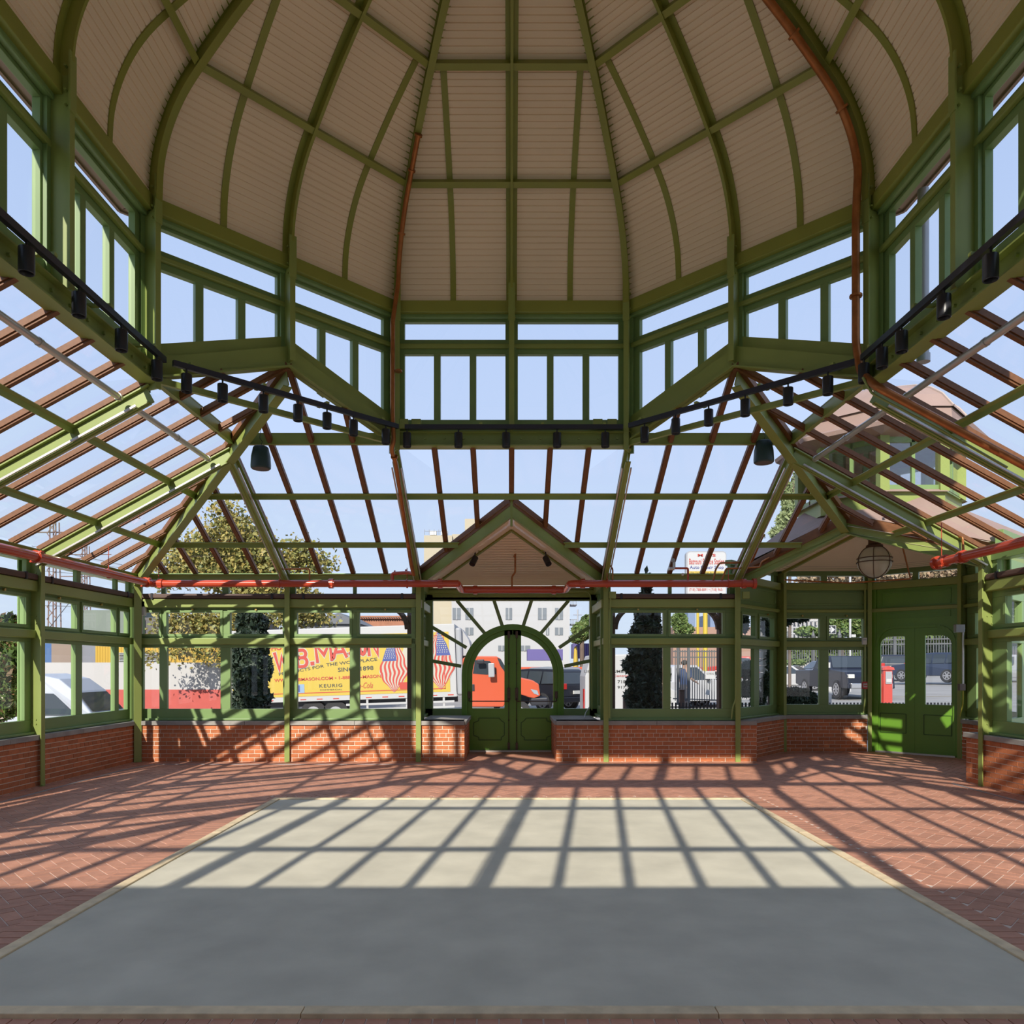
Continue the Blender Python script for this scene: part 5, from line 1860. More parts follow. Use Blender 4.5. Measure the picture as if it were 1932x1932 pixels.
# crossed flags and a plain oval between them
def flag(top, bottom_tip, mirror, label):
    (xt, zt_), (xb, zb) = T(*top), T(*bottom_tip)
    h = zt_ - zb
    fo = MB(I4)
    sg = -1 if mirror else 1
    # kite-shaped draped cloth: outline half widths down the height
    def edge_(f):
        wl = [(0, .02), (.22, .30), (.62, .56), (.80, .38), (1, .02)]
        for (a, wa), (b_, wb2) in zip(wl, wl[1:]):
            if a <= f <= b_: return wa + (wb2 - wa) * (f - a) / (b_ - a)
        return .02
    cen_ = lambda f: xt + (xb - xt) * f
    ns = 26
    def strip(f0, f1, u0, u1, y):
        q = []
        for f, u in ((f0, u0), (f0, u1), (f1, u1), (f1, u0)):
            q.append((cen_(f) + (u * 2 - 1) * edge_(f), y, zt_ - h * f))
        return q
    base = MB(I4)
    for i in range(ns):
        base.poly(strip(i / ns, (i + 1) / ns, 0, 1, -.016))
    o1 = base.build('flag_picture', CREAM, body)
    red = MB(I4)
    for j in range(7):
        u0, u1 = (2 * j) / 13, (2 * j + 1) / 13
        for i in range(ns):
            f0, f1 = i / ns, (i + 1) / ns
            if f0 < .42 and ((u1 < .62) if not mirror else (u0 > .38)): continue
            sh = .035 * math.sin(f0 * 22); sh2 = .035 * math.sin(f1 * 22)
            q = [(cen_(f0) + ((u0 + sh) * 2 - 1) * edge_(f0), zt_ - h * f0), (cen_(f0) + ((u1 + sh) * 2 - 1) * edge_(f0), zt_ - h * f0),
                 (cen_(f1) + ((u1 + sh2) * 2 - 1) * edge_(f1), zt_ - h * f1), (cen_(f1) + ((u0 + sh2) * 2 - 1) * edge_(f1), zt_ - h * f1)]
            red.poly([(x, -.020, z) for x, z in q])
    red.build('flag_stripe', TRED, body)
    can = MB(I4)
    u0, u1 = (0, .62) if not mirror else (.38, 1)
    for i in range(12):
        can.poly(strip(.42 * i / 12, .42 * (i + 1) / 12, u0, u1, -.021))
    can.build('flag_canton', BLU, body)
    st = MB(I4)
    for i in range(2, 11):
        for j in range(5):
            f = .42 * i / 11.5; u = u0 + (u1 - u0) * (j + .5 + .25 * (i % 2)) / 5.5
            x, z = cen_(f) + (u * 2 - 1) * edge_(f), zt_ - h * f
            st.poly([(x + .022 * math.cos(a), -.024, z + .022 * math.sin(a)) for a in (0.3, 1.56, 2.8, 4.1, 5.3)])
    st.build('flag_star', CREAM, body)
flag((742, 1204), (744, 1306), False, 'a')
flag((826, 1190), (832, 1301), True, 'b')
ov = MB(I4)
xo, zo = T(784, 1244)
ov.poly([(xo + .52 * math.cos(a * math.pi / 16), -.018, zo + .80 * math.sin(a * math.pi / 16)) for a in range(32)])
ov.build('oval_picture', CREAM, body)
bsk = MB(I4)
xo, zo = T(765, 1293)
bsk.poly([(xo - .2, -.024, zo - .14), (xo + .25, -.024, zo - .14), (xo + .33, -.024, zo + .12), (xo - .26, -.024, zo + .12)])
bsk.build('basket_picture', TRED, body)
# box front, fairing, cab
MB(I4).box(0, .05, -.1, .25, 2.35, bh - .15).build('box_front', mat('fairing_grey', (.30, .31, .33), .5), trk, bevel=.08)
MB(I4).prism([(.25, .25, 1.4), (.62, .25, 1.4), (.50, .25, 2.0), (.25, .25, 2.42)], (0, 1.9, 0)).build('wind_deflector', mat('fairing_pale', (.36, .36, .37), .4), trk)
cabp = [T(*q) for q in ((872, 1326), (872, 1243), (880, 1237.5), (936, 1238), (944, 1242), (962, 1273), (975, 1277), (1006, 1284), (1017, 1291), (1020, 1313), (1008, 1318), (998, 1316), (984, 1311), (970, 1311), (958, 1318), (950, 1334), (872, 1334))]
MB(I4).prism([(x, .12, z) for x, z in cabp], (0, 2.1, 0)).build('cab', ORG, trk, bevel=.04)
wp = [T(*q) for q in ((892, 1271), (896, 1245.5), (924, 1247), (935, 1262), (936, 1272), (918, 1273))]
MB(I4).poly([(x, .112, z) for x, z in wp]).build('side_window', CARGLASS, trk)
wp = [T(*q) for q in ((938, 1240.5), (945, 1244), (962, 1272), (957, 1274), (944, 1256))]
MB(I4).prism([(x, .10, z) for x, z in wp], (0, 2.1, 0)).build('windscreen', CARGLASS, trk)
a, b_ = T(922, 1278), T(933, 1251)
MB(I4).box(a[0], -.25, a[1], b_[0], -.12, b_[1]).build('mirror', GREYB, trk, bevel=.03)
a, b_ = T(900, 1253), T(914, 1244)
MB(I4).box(a[0], -.22, a[1], b_[0], -.1, b_[1]).build('mirror', BLACK, trk, bevel=.04)
a, b_ = T(889, 1304), T(895, 1291)
MB(I4).box(a[0], .09, a[1], b_[0], .12, b_[1]).build('door_handle', BLACK, trk, bevel=.01)
hp = [T(*q) for q in ((1001, 1300), (1014, 1303), (1017, 1312), (1008, 1309))]
MB(I4).poly([(x, .105, z) for x, z in hp]).build('headlight', mat('lamp_grey', (.28, .33, .38), .2), trk)
a, b_ = T(1002, 1332), T(1024, 1317)
MB(I4).box(a[0], .15, a[1], b_[0] + .2, 2.2, b_[1]).build('front_bumper', BLACK, trk, bevel=.04)
a, b_ = T(887, 1337), T(931, 1325)
MB(I4).cyl((a[0], .45, (a[1] + b_[1]) / 2), (b_[0], .45, (a[1] + b_[1]) / 2), .26, 16).build('fuel_tank', CHROME, trk, smooth=True)
for px, nm in ((978, 'wheel'), (632, 'wheel'), (590, 'wheel')):
    x, z = T(px, 1347)
    b = MB(I4)
    b.cyl((x, .12, z), (x, .45, z), .50, 24)
    wo_ = b.build('wheel', TYRE, trk, smooth=True)
    MB(I4).cyl((x, .10, z), (x, .125, z), .28, 18).build('rim', RIM, wo_)
b = MB(I4)
b.box(-bl, .3, -.35, 0, .5, -.15)
b.build('chassis', BLACK, trk)
b = MB(I4)
for z in (-.30, -.50):
    b.box(-4.2, -.02, z - .06, -.1, .02, z + .02)
for x in (-3.4, -1.9, -.5):
    b.box(x - .04, .0, -.6, x + .04, .04, -.1)
b.build('side_guard', WHT, trk)

# ---- other vehicles
v = car('parked_van', 'white high-roof van outside the shaded side wall windows', 'van', 'van', gpt(62, 22.0), rad(2), (.40, .43, .48), dz=-.44)
x_, y_ = gpt(1006, 32.2)
car('parked_suv', 'black SUV behind the arched door with its rear to the hall', 'car', 'suv', (x_, y_), rad(136), (.008, .009, .014), dz=.02)
x_, y_ = gpt(1015, 38.5)
car('parked_car', 'silver grey car beyond the black SUV', 'car', 'suv', (x_, y_), rad(185), (.16, .18, .21), dz=.1)
x_, y_ = gpt(955, 43)
dt = thing('dump_truck', 'orange work truck far behind the arched door', 'truck', loc=(x_, y_, gz(x_, y_)))
MB(I4).box(-1.0, 0, 1.0, 6.4, 2.2, 1.9).build('body', ORG, dt, bevel=.05)
MB(I4).box(-2.6, .1, .9, -1.0, 2.1, 2.3).build('cab', ORG, dt, bevel=.08)
MB(I4).box(-2.4, .08, 1.5, -1.3, .1, 2.1).build('window', CARGLASS, dt)
for x in (-1.9, 3.8, 5.0): wheel(dt, x, .2, .5, .3)
# white contractor van with lettering
cv = thing('lettered_van', 'white contractor van with lettering behind the conifer window', 'van', loc=(*gpt(1104, 26.0), .05))
c0 = 26.0 / FPX
MB(I4).prism([(0, 0, -.55), (0, 0, 1.25), (.2, 0, 2.0), (2.0, 0, 2.05), (2.6, 0, 2.0), (2.9, 0, .9), (3.3, 0, .7), (3.3, 0, -.35)], (0, 2.0, 0)).build('body', WHT, cv, bevel=.05)
MB(I4).box(-.03, .2, -.2, .05, .5, .8).build('tail_light', TAIL, cv)
for x in (.6, 2.7):
    b = MB(I4); b.cyl((x, -.02, -.45), (x, .25, -.45), .36, 20); b.build('wheel', TYRE, cv, smooth=True)
def cvl(s, a, b_, m):
    x0, z1 = (a[0] - 1104) * c0, (PY0 - a[1]) * c0 + 1.55
    x1, z0 = (b_[0] - 1104) * c0, (PY0 - b_[1]) * c0 + 1.55
    lettering(s, cv, x0, x1, z0, z1, -.02, m, bold=.01)
cvl('LICENSED PLUMBING &', (1102, 1264), (1202, 1269), INK)
cvl('Mechanical Contractor', (1116, 1273), (1198, 1277), TRED)
cvl('718 78', (1165, 1283), (1194, 1289), INK)
cvl('917', (1165, 1294), (1180, 1299), INK)
# beyond the corner bay
x_, y_ = 15.22, 34.0
car('parked_pickup', 'dark blue-black pickup facing the hall outside the corner bay', 'truck', 'pickup', (x_, y_), rad(-90), (.010, .013, .026), dz=.0)
x_, y_ = gpt(1494, 43)
car('parked_sedan', 'white sedan behind the dark pickup', 'car', 'sedan', (x_, y_), rad(-35), (.42, .42, .42), dz=.0)
x_, y_ = gpt(1548, 51)
car('parked_suv', 'grey-blue SUV behind the white sedan', 'car', 'suv', (x_, y_), rad(180), (.13, .15, .19), dz=-.1)
x_, y_ = gpt(1676, 54)
car('parked_suv', 'dark SUV with red tail lamps behind the red call box', 'car', 'suv', (x_, y_), rad(72), (.020, .024, .038), dz=.12)
x_, y_ = gpt(1762, 45)
car('parked_suv', 'blue-grey SUV seen from behind through the farther door leaf', 'car', 'suv', (x_, y_), rad(118), (.03, .042, .075), dz=.15)
x_, y_ = gpt(1872, 46)
car('parked_suv', 'white SUV beyond the window past the double door', 'car', 'suv', (x_, y_), rad(110), (.42, .43, .45), dz=-.1)
x_, y_ = gpt(1396, 50)
car('parked_pickup', 'red pickup far behind the angled bay window', 'truck', 'pickup', (x_, y_), rad(170), (.42, .03, .02), dz=.2)
x_, y_ = gpt(1262, 30)
car('parked_pickup', 'white pickup behind the iron gate', 'truck', 'pickup', (x_ + .3, y_), rad(20), (.42, .42, .43), dz=-.15)

# ---- buildings
def building(name, label, d, boxes, m, windows=(), wm=None, parts=(), depth=6.0):
    t = thing(name, label, 'building')
    for px0, py0, px1, py1, dd, mm in boxes:
        a, b_ = P(px0, py1, d + dd), P(px1, py0, d + dd)
        MB(I4).box(a.x, a.y, min(a.z, -1.5) if py1 > 1230 else a.z, b_.x, a.y + depth, b_.z).build('wall', mm or m, t)
    for px0, py0, px1, py1, dd in windows:
        a, b_ = P(px0, py1, d + dd), P(px1, py0, d + dd)
        w = MB(I4)
        w.box(a.x, a.y - .06, a.z, b_.x, a.y + .02, b_.z)
        wo_ = w.build('window', wm or mat('dull_window', (.16, .18, .20), .3), t)
        xm = (a.x + b_.x) / 2
        MB(I4).box(xm - .05, a.y - .09, a.z, xm + .05, a.y - .06, b_.z).build('mullion', mat('grey_mullion', (.30, .31, .32), .6), wo_)
    return t
HOT = mat('white_render', (.40, .40, .405), .8)
BEI = mat('beige_render', (.42, .37, .27), .8)
hw_ = [(854, 1147, 869, 1169, 0), (878, 1147, 893, 1169, 0), (954, 1147, 966, 1169, 0), (1015, 1147, 1031, 1169, 0), (1047, 1147, 1062, 1169, 0), (878, 1184, 893, 1198, 0), (1030, 1184, 1036, 1198, 0), (1047, 1184, 1062, 1198, 0), (940, 1218, 954, 1228, 0), (980, 1218, 1000, 1228, 0)]
hb = building('hotel_building', 'white rendered hotel block with square windows behind the arched door', 62, [(852, 1036, 1075, 1240, 0, HOT), (800, 1010, 853, 1240, .3, BEI), (877, 979, 915, 1100, 1.2, BEI), (853, 1008, 878, 1040, .6, BEI)], HOT, hw_)
for (px, py) in ((1082, 1141), (1082, 1178), (1082, 1105)):
    a = P(px - 7, py, 62)
    b = MB(I4)
    b.box(a.x, 62.5, a.z, a.x + .65, 64, a.z + .08)
    for i in range(6): b.box(a.x + i * .12, 62.5, a.z, a.x + i * .12 + .03, 62.55, a.z + .4)
    b.box(a.x, 62.5, a.z + .4, a.x + .65, 62.56, a.z + .46)
    b.build('balcony', mat('balcony_grey', (.22, .23, .26), .6), hb)
for px in (817, 838):
    a = P(px - 6, 1009, 63)
    MB(I4).box(a.x, 63, a.z, a.x + .55, 63.6, a.z + .35).build('roof_unit', WHITEB, hb)
b = MB(I4)
for px in range(801, 846, 9):
    a = P(px, 1009, 62.4)
    b.cyl(a, a + Vector((0, 0, .45)), .025, 5)
a, c = P(801, 1002, 62.4), P(845, 1002, 62.4)
b.cyl(a, c, .025, 5)
b.build('roof_railing', GREYB, hb)
RBR = mat('old_red_brick', (.34, .15, .09), .85, nvar=.12, nscale=3)
cb = building('brick_building', 'low red brick building with a toothed cornice above the yellow truck', 48, [(676, 1166, 792, 1240, 0, RBR)], RBR)
b = MB(I4)
for i in range(26):
    a = P(676 + i * 4.4, 1167, 47.9)
    b.box(a.x, 47.75, a.z - .02, a.x + .09, 47.95, a.z + .14)
a, c = P(676, 1162, 47.9), P(792, 1162, 47.9)
b.box(a.x, 47.7, a.z - .1, c.x, 48, a.z)
b.build('cornice', RBR, cb)
gs = building('shed_building', 'grey gabled shed roofs above the yellow truck', 40, [(560, 1176, 676, 1240, 0, mat('shed_grey', (.20, .21, .23), .8))], None)
a, c, e2 = P(556, 1177, 39.8), P(680, 1177, 39.8), P(640, 1156, 39.8)
MB(I4).prism([a, c, e2], (0, 6, 0)).build('gable_roof', mat('shed_roof', (.13, .14, .16), .7), gs)
DGR = mat('dark_grey_shed', (.12, .115, .115), .8)
building('warehouse', 'dark grey warehouse behind the white and red wall', 46, [(262, 1165, 470, 1250, 0, DGR), (158, 1151, 252, 1225, -1, mat('green_grey_block', (.17, .20, .17), .8)), (232, 1162, 262, 1230, -.5, DGR)], DGR)
yb = building('yellow_building', 'yellow clad building with a louvred vent above the white and red wall', 38, [(180, 1196, 450, 1260, 0, mat('yellow_cladding', (.48, .30, .035), .7)), (97, 1214, 146, 1260, -.2, mat('tan_wall', (.25, .19, .15), .8)), (146, 1208, 180, 1260, .1, mat('slate_wall', (.20, .21, .24), .8)), (60, 1208, 97, 1260, .1, mat('blue_wall', (.05, .12, .28), .7))], None)
for px0, px1 in ((223, 238), (266, 300)):
    for j in range(7):
        a, c = P(px0, 1233 + j * 2.8, 37.9), P(px1, 1231.5 + j * 2.8, 37.9)
        MB(I4).box(a.x, 37.85, a.z, c.x, 37.98, c.z).build('slat', mat('vent_grey', (.32, .34, .36), .6), yb)
b = MB(I4)
for i in range(54):
    a, c = P(181 + i * 5, 1258, 37.97), P(183.2 + i * 5, 1197, 37.97)
    b.box(a.x, 37.985, a.z, c.x, 38.02, c.z)
ob = b.build('cladding_rib', MATS['yellow_cladding'], yb)
ob['kind'] = 'stuff'
rw = thing('street_wall', 'long wall painted white above and red below behind the side windows', 'wall')
a, c = P(-120, 1301, 34), P(452, 1250, 34)
MB(I4).box(a.x, 34, a.z, c.x, 34.4, c.z).build('upper_band', mat('wall_white_paint', (.42, .41, .40), .8), rw)
MB(I4).box(a.x, 33.97, -2, c.x, 34.4, a.z).build('lower_band', mat('wall_red_paint', (.42, .075, .06), .7, nvar=.06), rw)
# purple container, cone sign
pc_ = thing('shipping_container', 'purple container behind the black SUV', 'container')
PUR = mat('purple_paint', (.10, .085, .26), .6)
a, c = P(1082, 1242, 48), P(1140, 1214, 48)
MB(I4).box(a.x, 48, a.z, c.x, 50, c.z).build('body', PUR, pc_)
b = MB(I4)
for i in range(16): b.box(a.x + i * .125, 47.95, a.z, a.x + i * .125 + .05, 48, c.z)
b.build('corrugation', PUR, pc_)
a, c = P(995, 1246, 47), P(1062, 1225, 47)
MB(I4).box(a.x, 47, a.z, c.x, 49, c.z).build('side_body', PUR, pc_)
yc = thing('yellow_marker', 'tapering yellow marker post before the purple container', 'post')
a = P(1086, 1305, 46.5)
MB(I4).cyl(a, P(1086, 1222, 46.5), .24, 12, .10).build('post', YEL, yc, smooth=True)
MB(I4).cyl(P(1086, 1222, 46.5), P(1086, 1219, 46.5), .10, 12, .03).build('tip', YEL, yc)
# service station sign on two yellow poles
D = 35
sg_ = thing('pylon_sign', 'white lettered service station sign on yellow poles above the conifer window', 'sign')
SW = mat('sign_face_white', (.46, .46, .46), .5)
def srect(px0, py0, px1, py1, y0, y1, nm, m, r=0):
    a, c = P(px0, py1, D), P(px1, py0, D)
    if r:
        pts = []
        for cx, cz, a0 in ((c.x - r, c.z - r, 0), (a.x + r, c.z - r, 90), (a.x + r, a.z + r, 180), (c.x - r, a.z + r, 270)):
            for i in range(5):
                t_ = rad(a0 + 22.5 * i)
                pts.append((cx + r * math.cos(t_), D + y0, cz + r * math.sin(t_)))
        return MB(I4).prism(pts, (0, y1 - y0, 0)).build(nm, m, sg_)
    return MB(I4).box(a.x, D + y0, a.z, c.x, D + y1, c.z).build(nm, m, sg_)
srect(1294.5, 1040, 1370.5, 1126, 0, .3, 'cabinet', GREYB, .16)
fc = srect(1297, 1042, 1369, 1124, -.02, .0, 'face', SW, .14)
srect(1297, 1078, 1369, 1083, -.03, -.02, 'yellow_band', YEL)
def sgl(s, px0, py0, px1, py1, m, bold=.0):
    a, c = P(px0, py1, D), P(px1, py0, D)
    lettering(s, sg_, a.x, c.x, a.z, c.z, D - .035, m, bold=bold)
sgl('M & S', 1316, 1045, 1350, 1050.5, TRED, .03)
sgl('Batrouni Service Station', 1300, 1054, 1366, 1065, TRED, .01)
sgl('Auto Repair Shop', 1301, 1067.5, 1365, 1075, BLU, .01)
sgl('We Tow Foreign & Domestic', 1302, 1079, 1364, 1082.4, INK)
sgl('8th Avenue', 1312, 1103, 1356, 1108, TRED, .01)
sgl('(718) 788-8891 \u2022 (718) 965-', 1300, 1110, 1364, 1116.5, TRED, .0)
YP = mat('yellow_pole', (.50, .37, .04), .5)
for px, r in ((1318.6, .065), (1332.8, .11)):
    a = P(px, 1330, D)
    MB(I4).cyl((a.x, D + .2, -.3), (a.x, D + .2, P(px, 1126, D).z), r, 12).build('pole', YP, sg_, smooth=True)
# red/white wheel-like base
MB(I4).cyl((P(1333, 0, D).x, D + .2, -.3), (P(1333, 0, D).x, D + .2, P(0, 1292, D).z), .16, 12).build('pole_sleeve', mat('orange_paint', (.50, .14, .03), .5), sg_, smooth=True)

# iron gate
D = 20.0
ig = thing('iron_gate', 'tall iron picket gate with a white notice outside the conifer window', 'gate')
IRON = mat('grey_iron', (.09, .095, .10), .6)
x = 1274
while x < 1352:
    a, c = P(x, 1322, D), P(x, 1226, D)
    MB(I4).cyl(a, c, .012, 6).build('picket', IRON, ig)
    x += 4.6
for py in (1229, 1240, 1318):
    MB(I4).beam(P(1270, py, D), P(1354, py + (3 if py > 1300 else 0), D), .03, .03).build('rail', IRON, ig)
for px in (1299, 1279):
    MB(I4).beam(P(px, 1330, D), P(px, 1222, D), .06, .06, up=(0, 1, 0)).build('gate_post', IRON, ig)
n_ = MB(I4)
a, c = P(1330, 1281, D), P(1348, 1266, D)
n_.box(a.x, D - .05, a.z, c.x, D - .03, c.z)
no = n_.build('notice', SW, ig)
lettering('NO PARKING', no, a.x + .03, c.x - .03, c.z - .10, c.z - .04, D - .055, INK)
a, c = P(1330, 1310, D), P(1339, 1301, D)
MB(I4).prism([(a.x, D - .05, a.z), (c.x - .02, D - .05, a.z - .02), (c.x, D - .05, c.z), (a.x + .03, D - .05, c.z)], (0, .01, 0)).build('paper', SW, ig)
wp_ = thing('timber_bollard', 'short brown post before the iron gate', 'post')
a = P(1287, 1345, 18)
MB(I4).box(a.x - .06, 18, -.3, a.x + .06, 18.12, P(0, 1303, 18).z).build('shaft', BRT, wp_, bevel=.01)
MB(I4).box(a.x - .07, 17.98, P(0, 1303, 18).z, a.x + .07, 18.14, P(0, 1301, 18).z).build('top', BRT, wp_, bevel=.01)
b2 = thing('timber_bollard', 'short brown post under the white contractor van', 'post')
a = P(1181, 1345, 18)
MB(I4).box(a.x - .06, 18, -.3, a.x + .06, 18.12, P(0, 1313, 18).z).build('shaft', BRT, b2, bevel=.01)
MB(I4).box(a.x - .07, 17.98, P(0, 1313, 18).z, a.x + .07, 18.14, P(0, 1311, 18).z).build('top', BRT, b2, bevel=.01)
# low garden fence
lf_ = thing('low_fence', 'knee-high black picket fence along the pavement outside the corner bay', 'fence')
for i in range(96):
    px = 1262 + i * 6.6
    d = 17.2 if px < 1650 else 17.2 - (px - 1650) / 240 * 1.6
    a = P(px, 1325.5, d)
    MB(I4).box(a.x - .020, d, -.15, a.x + .020, d + .012, a.z).build('picket', BLACK, lf_)
MB(I4).beam(P(1262, 1334, 17.2), P(1650, 1334, 17.2), .02, .03).build('rail', BLACK, lf_)
MB(I4).beam(P(1650, 1334, 17.2), P(1896, 1336, 15.6), .02, .03).build('rail', BLACK, lf_)
# tall far fence
tf = thing('tall_fence', 'tall grey spiked iron fence across the street', 'fence')
a0, a1 = gpt(1440, 68), gpt(1980, 58)
nb = 110
pk = MB(I4)
for i in range(nb):
    t_ = i / (nb - 1)
    x, y = a0[0] + (a1[0] - a0[0]) * t_, a0[1] + (a1[1] - a0[1]) * t_
    pk.box(x - .035, y, gz(x, y), x + .035, y + .04, 4.25)
o_ = pk.build('pickets', IRON, tf)
o_['kind'] = 'stuff'
for z in (4.0, 1.3, 3.6):
    MB(I4).beam((a0[0], a0[1], z), (a1[0], a1[1], z), .08, .10).build('rail', IRON, tf)
for i in range(11):
    t_ = i / 10
    x, y = a0[0] + (a1[0] - a0[0]) * t_, a0[1] + (a1[1] - a0[1]) * t_
    b = MB(I4)
    b.box(x - .12, y - .05, gz(x, y) - .2, x + .12, y + .19, 4.45)
    b.cyl((x, y + .07, 4.45), (x, y + .07, 4.95), .18, 8, .02)
    b.build('pier', IRON, tf)
# one-way sign, lamp pole
D = 27.0
ow = thing('one_way_sign', 'black one-way sign with a white arrow outside the bay', 'sign')
a, c = P(1546, 1196, D), P(1577.5, 1180, D)
MB(I4).box(a.x, D, a.z, c.x, D + .02, c.z).build('plate', SW, ow)
MB(I4).box(a.x + .02, D - .006, a.z + .02, c.x - .02, D, c.z - .02).build('field', BLACK, ow)
zc_ = (a.z + c.z) / 2
MB(I4).prism([(a.x + .05, D - .012, zc_ - .06), (c.x - .20, D - .012, zc_ - .06), (c.x - .20, D - .012, zc_ - .13), (c.x - .04, D - .012, zc_), (c.x - .20, D - .012, zc_ + .13), (c.x - .20, D - .012, zc_ + .06), (a.x + .05, D - .012, zc_ + .06)], (0, .006, 0)).build('arrow', SW, ow)
lettering('ONE WAY', ow, a.x + .08, c.x - .16, zc_ - .045, zc_ + .045, D - .016, BLACK, bold=.02)
MB(I4).cyl((a.x + .02, D + .05, -.1), (a.x + .02, D + .05, c.z + .1), .03, 8).build('pole', GREYB, ow)
lp = thing('lamp_pole', 'slim white lamp pole behind the one-way sign', 'pole')
D = 39.0
a = P(1604, 1330, D)
MB(I4).cyl((a.x, D, -.1), (a.x, D, P(0, 1080, D).z), .055, 10).build('shaft', mat('pole_white', (.42, .42, .43), .5), lp, smooth=True)
MB(I4).cyl((a.x, D, P(0, 1084, D).z), (a.x - .6, D - .3, P(0, 1076, D).z), .04, 8).build('arm', MATS['pole_white'], lp)
c = P(1611, 1202, D)
MB(I4).box(c.x - .13, D - .02, c.z, c.x + .10, D, c.z + .14).build('plate', SW, lp)
# pale barrier post with base
D = 21.0
bp_ = thing('gate_barrier', 'white painted bollard column before the dark pickup', 'column')
a, c = P(1556, 1310, D), P(1562.5, 1233, D)
MB(I4).box(a.x, D, a.z - .5, c.x, D + .12, c.z).build('shaft', WHT, bp_, bevel=.01)
a, c = P(1553, 1318, D), P(1568, 1296, D)
MB(I4).box(a.x, D - .05, a.z - .4, c.x, D + .2, c.z).build('base', WHT, bp_, bevel=.01)
a, c = P(1562, 1260, D), P(1566, 1250, D)
MB(I4).box(a.x, D - .02, a.z, c.x, D + .04, c.z).build('plate', SW, bp_)
# red call box
D = 18.5
rc_ = thing('call_box', 'red street fire call box with a pale panel outside the double door', 'call box')
PKR = mat('call_box_red', (.48, .065, .05), .45)
a, c = P(1667, 1345, D), P(1684, 1264, D)
MB(I4).box(a.x, D, -.05, c.x, D + .26, c.z).build('cabinet', PKR, rc_, bevel=.01)
MB(I4).prism([(a.x - .04, D - .03, c.z), (c.x + .04, D - .03, c.z), (c.x + .02, D - .03, c.z + .06), ((a.x + c.x) / 2, D - .03, c.z + .10), (a.x - .02, D - .03, c.z + .06)], (0, .32, 0)).build('hood', PKR, rc_)
MB(I4).box(a.x - .10, D + .05, -.05, a.x, D + .2, c.z - .1).build('side_box', PKR, rc_, bevel=.01)
p_, q_ = P(1670.5, 1290, D), P(1682, 1267, D)
MB(I4).box(p_.x, D - .02, p_.z, q_.x, D, q_.z).build('panel', mat('panel_grey', (.30, .31, .33), .5), rc_)
MB(I4).box(p_.x + .01, D - .03, p_.z + .04, q_.x - .01, D - .02, p_.z + .12).build('label_plate', SW, rc_)
# stone pillar
D = 17.0
sp = thing('stone_pillar', 'banded grey stone gate pillar behind hanging conifer sprays', 'pillar')
a, c = P(1437, 1345, D), P(1447, 1160, D)
zz = -.1
i = 0
while zz < c.z:
    MB(I4).box(a.x - (.01 if i % 3 == 0 else 0), D, zz, c.x + (.01 if i % 3 == 0 else 0), D + .3, min(zz + .16, c.z) - .008).build('stone', mat('pillar_stone', (.26, .25, .22), .85, var=.15), sp)
    zz += .16; i += 1
# street paint and ramp
D = 0
mk = thing('road_marking', 'white and yellow road lines on the street beyond the double door', 'road marking')
def line(pa, da, pb, db, w, m):
    (x0, y0), (x1, y1) = gpt(pa, da), gpt(pb, db)
    d = Vector((x1 - x0, y1 - y0, 0)).normalized(); s_ = Vector((-d.y, d.x, 0)) * w / 2
    n = 10
    mb = MB(I4)
    for i in range(n):
        p, q = [Vector((x0 + (x1 - x0) * t_, y0 + (y1 - y0) * t_, 0)) for t_ in (i / n, (i + 1) / n)]
        pts = []
        for v_ in (p - s_, q - s_, q + s_, p + s_):
            pts.append((v_.x, v_.y, gz(v_.x, v_.y) - .012))
        mb.poly(pts)
    mb.build('line', m, mk)
PW = mat('road_white', (.42, .42, .42), .8)
line(1640, 27.5, 1900, 30, .14, PW); line(1640, 30, 1900, 25, .14, PW); line(1640, 23.5, 1900, 22.5, .3, PW); line(1640, 21.8, 1900, 21.0, .3, PW)
line(1640, 33, 1900, 31, .12, mat('road_yellow', (.42, .32, .12), .8))
rm = thing('kerb_ramp', 'pale kerb ramp with a red edge before the dark pickup', 'kerb')
(x0, y0), (x1, y1) = gpt(1480, 20.0), gpt(1645, 19.2)
MB(I4).prism([(x0, y0, -.1), (x1, y1, -.1), (x1, y1 + 2.4, .12), (x0, y0 + 2.4, .12)], (0, 0, .12)).build('slab', mat('kerb_pale', (.40, .38, .36), .85), rm)
MB(I4).beam((x0, y0 - .02, .0), (x1, y1 - .02, .0), .05, .10).build('red_edge', PKR, rm)
# pale building with scaffold
sb = building('scaffolded_building', 'pale building behind scaffold beyond the corner bay', 86, [(1452, 1150, 1560, 1238, 0, mat('pale_facade', (.38, .36, .35), .8))], None)
b = MB(I4)
for i in range(13):
    a, c = P(1455 + i * 8, 1205, 84), P(1455 + i * 8, 1152, 84)
    b.cyl(a, c, .10, 5)
for py in (1160, 1172, 1184, 1196):
    b.cyl(P(1455, py, 84), P(1551, py, 84), .10, 5)
b.build('scaffold', mat('scaffold_white', (.42, .42, .43), .6), sb)
building('grey_rowhouses', 'distant brick and grey row houses behind the yellow poles', 82, [(1270, 1183, 1440, 1240, 0, mat('row_brick', (.32, .20, .15), .85)), (1298, 1150, 1312, 1190, 6, mat('tower_blue', (.16, .22, .34), .5)), (1340, 1158, 1365, 1190, 5, MATS['tower_blue'])], None)
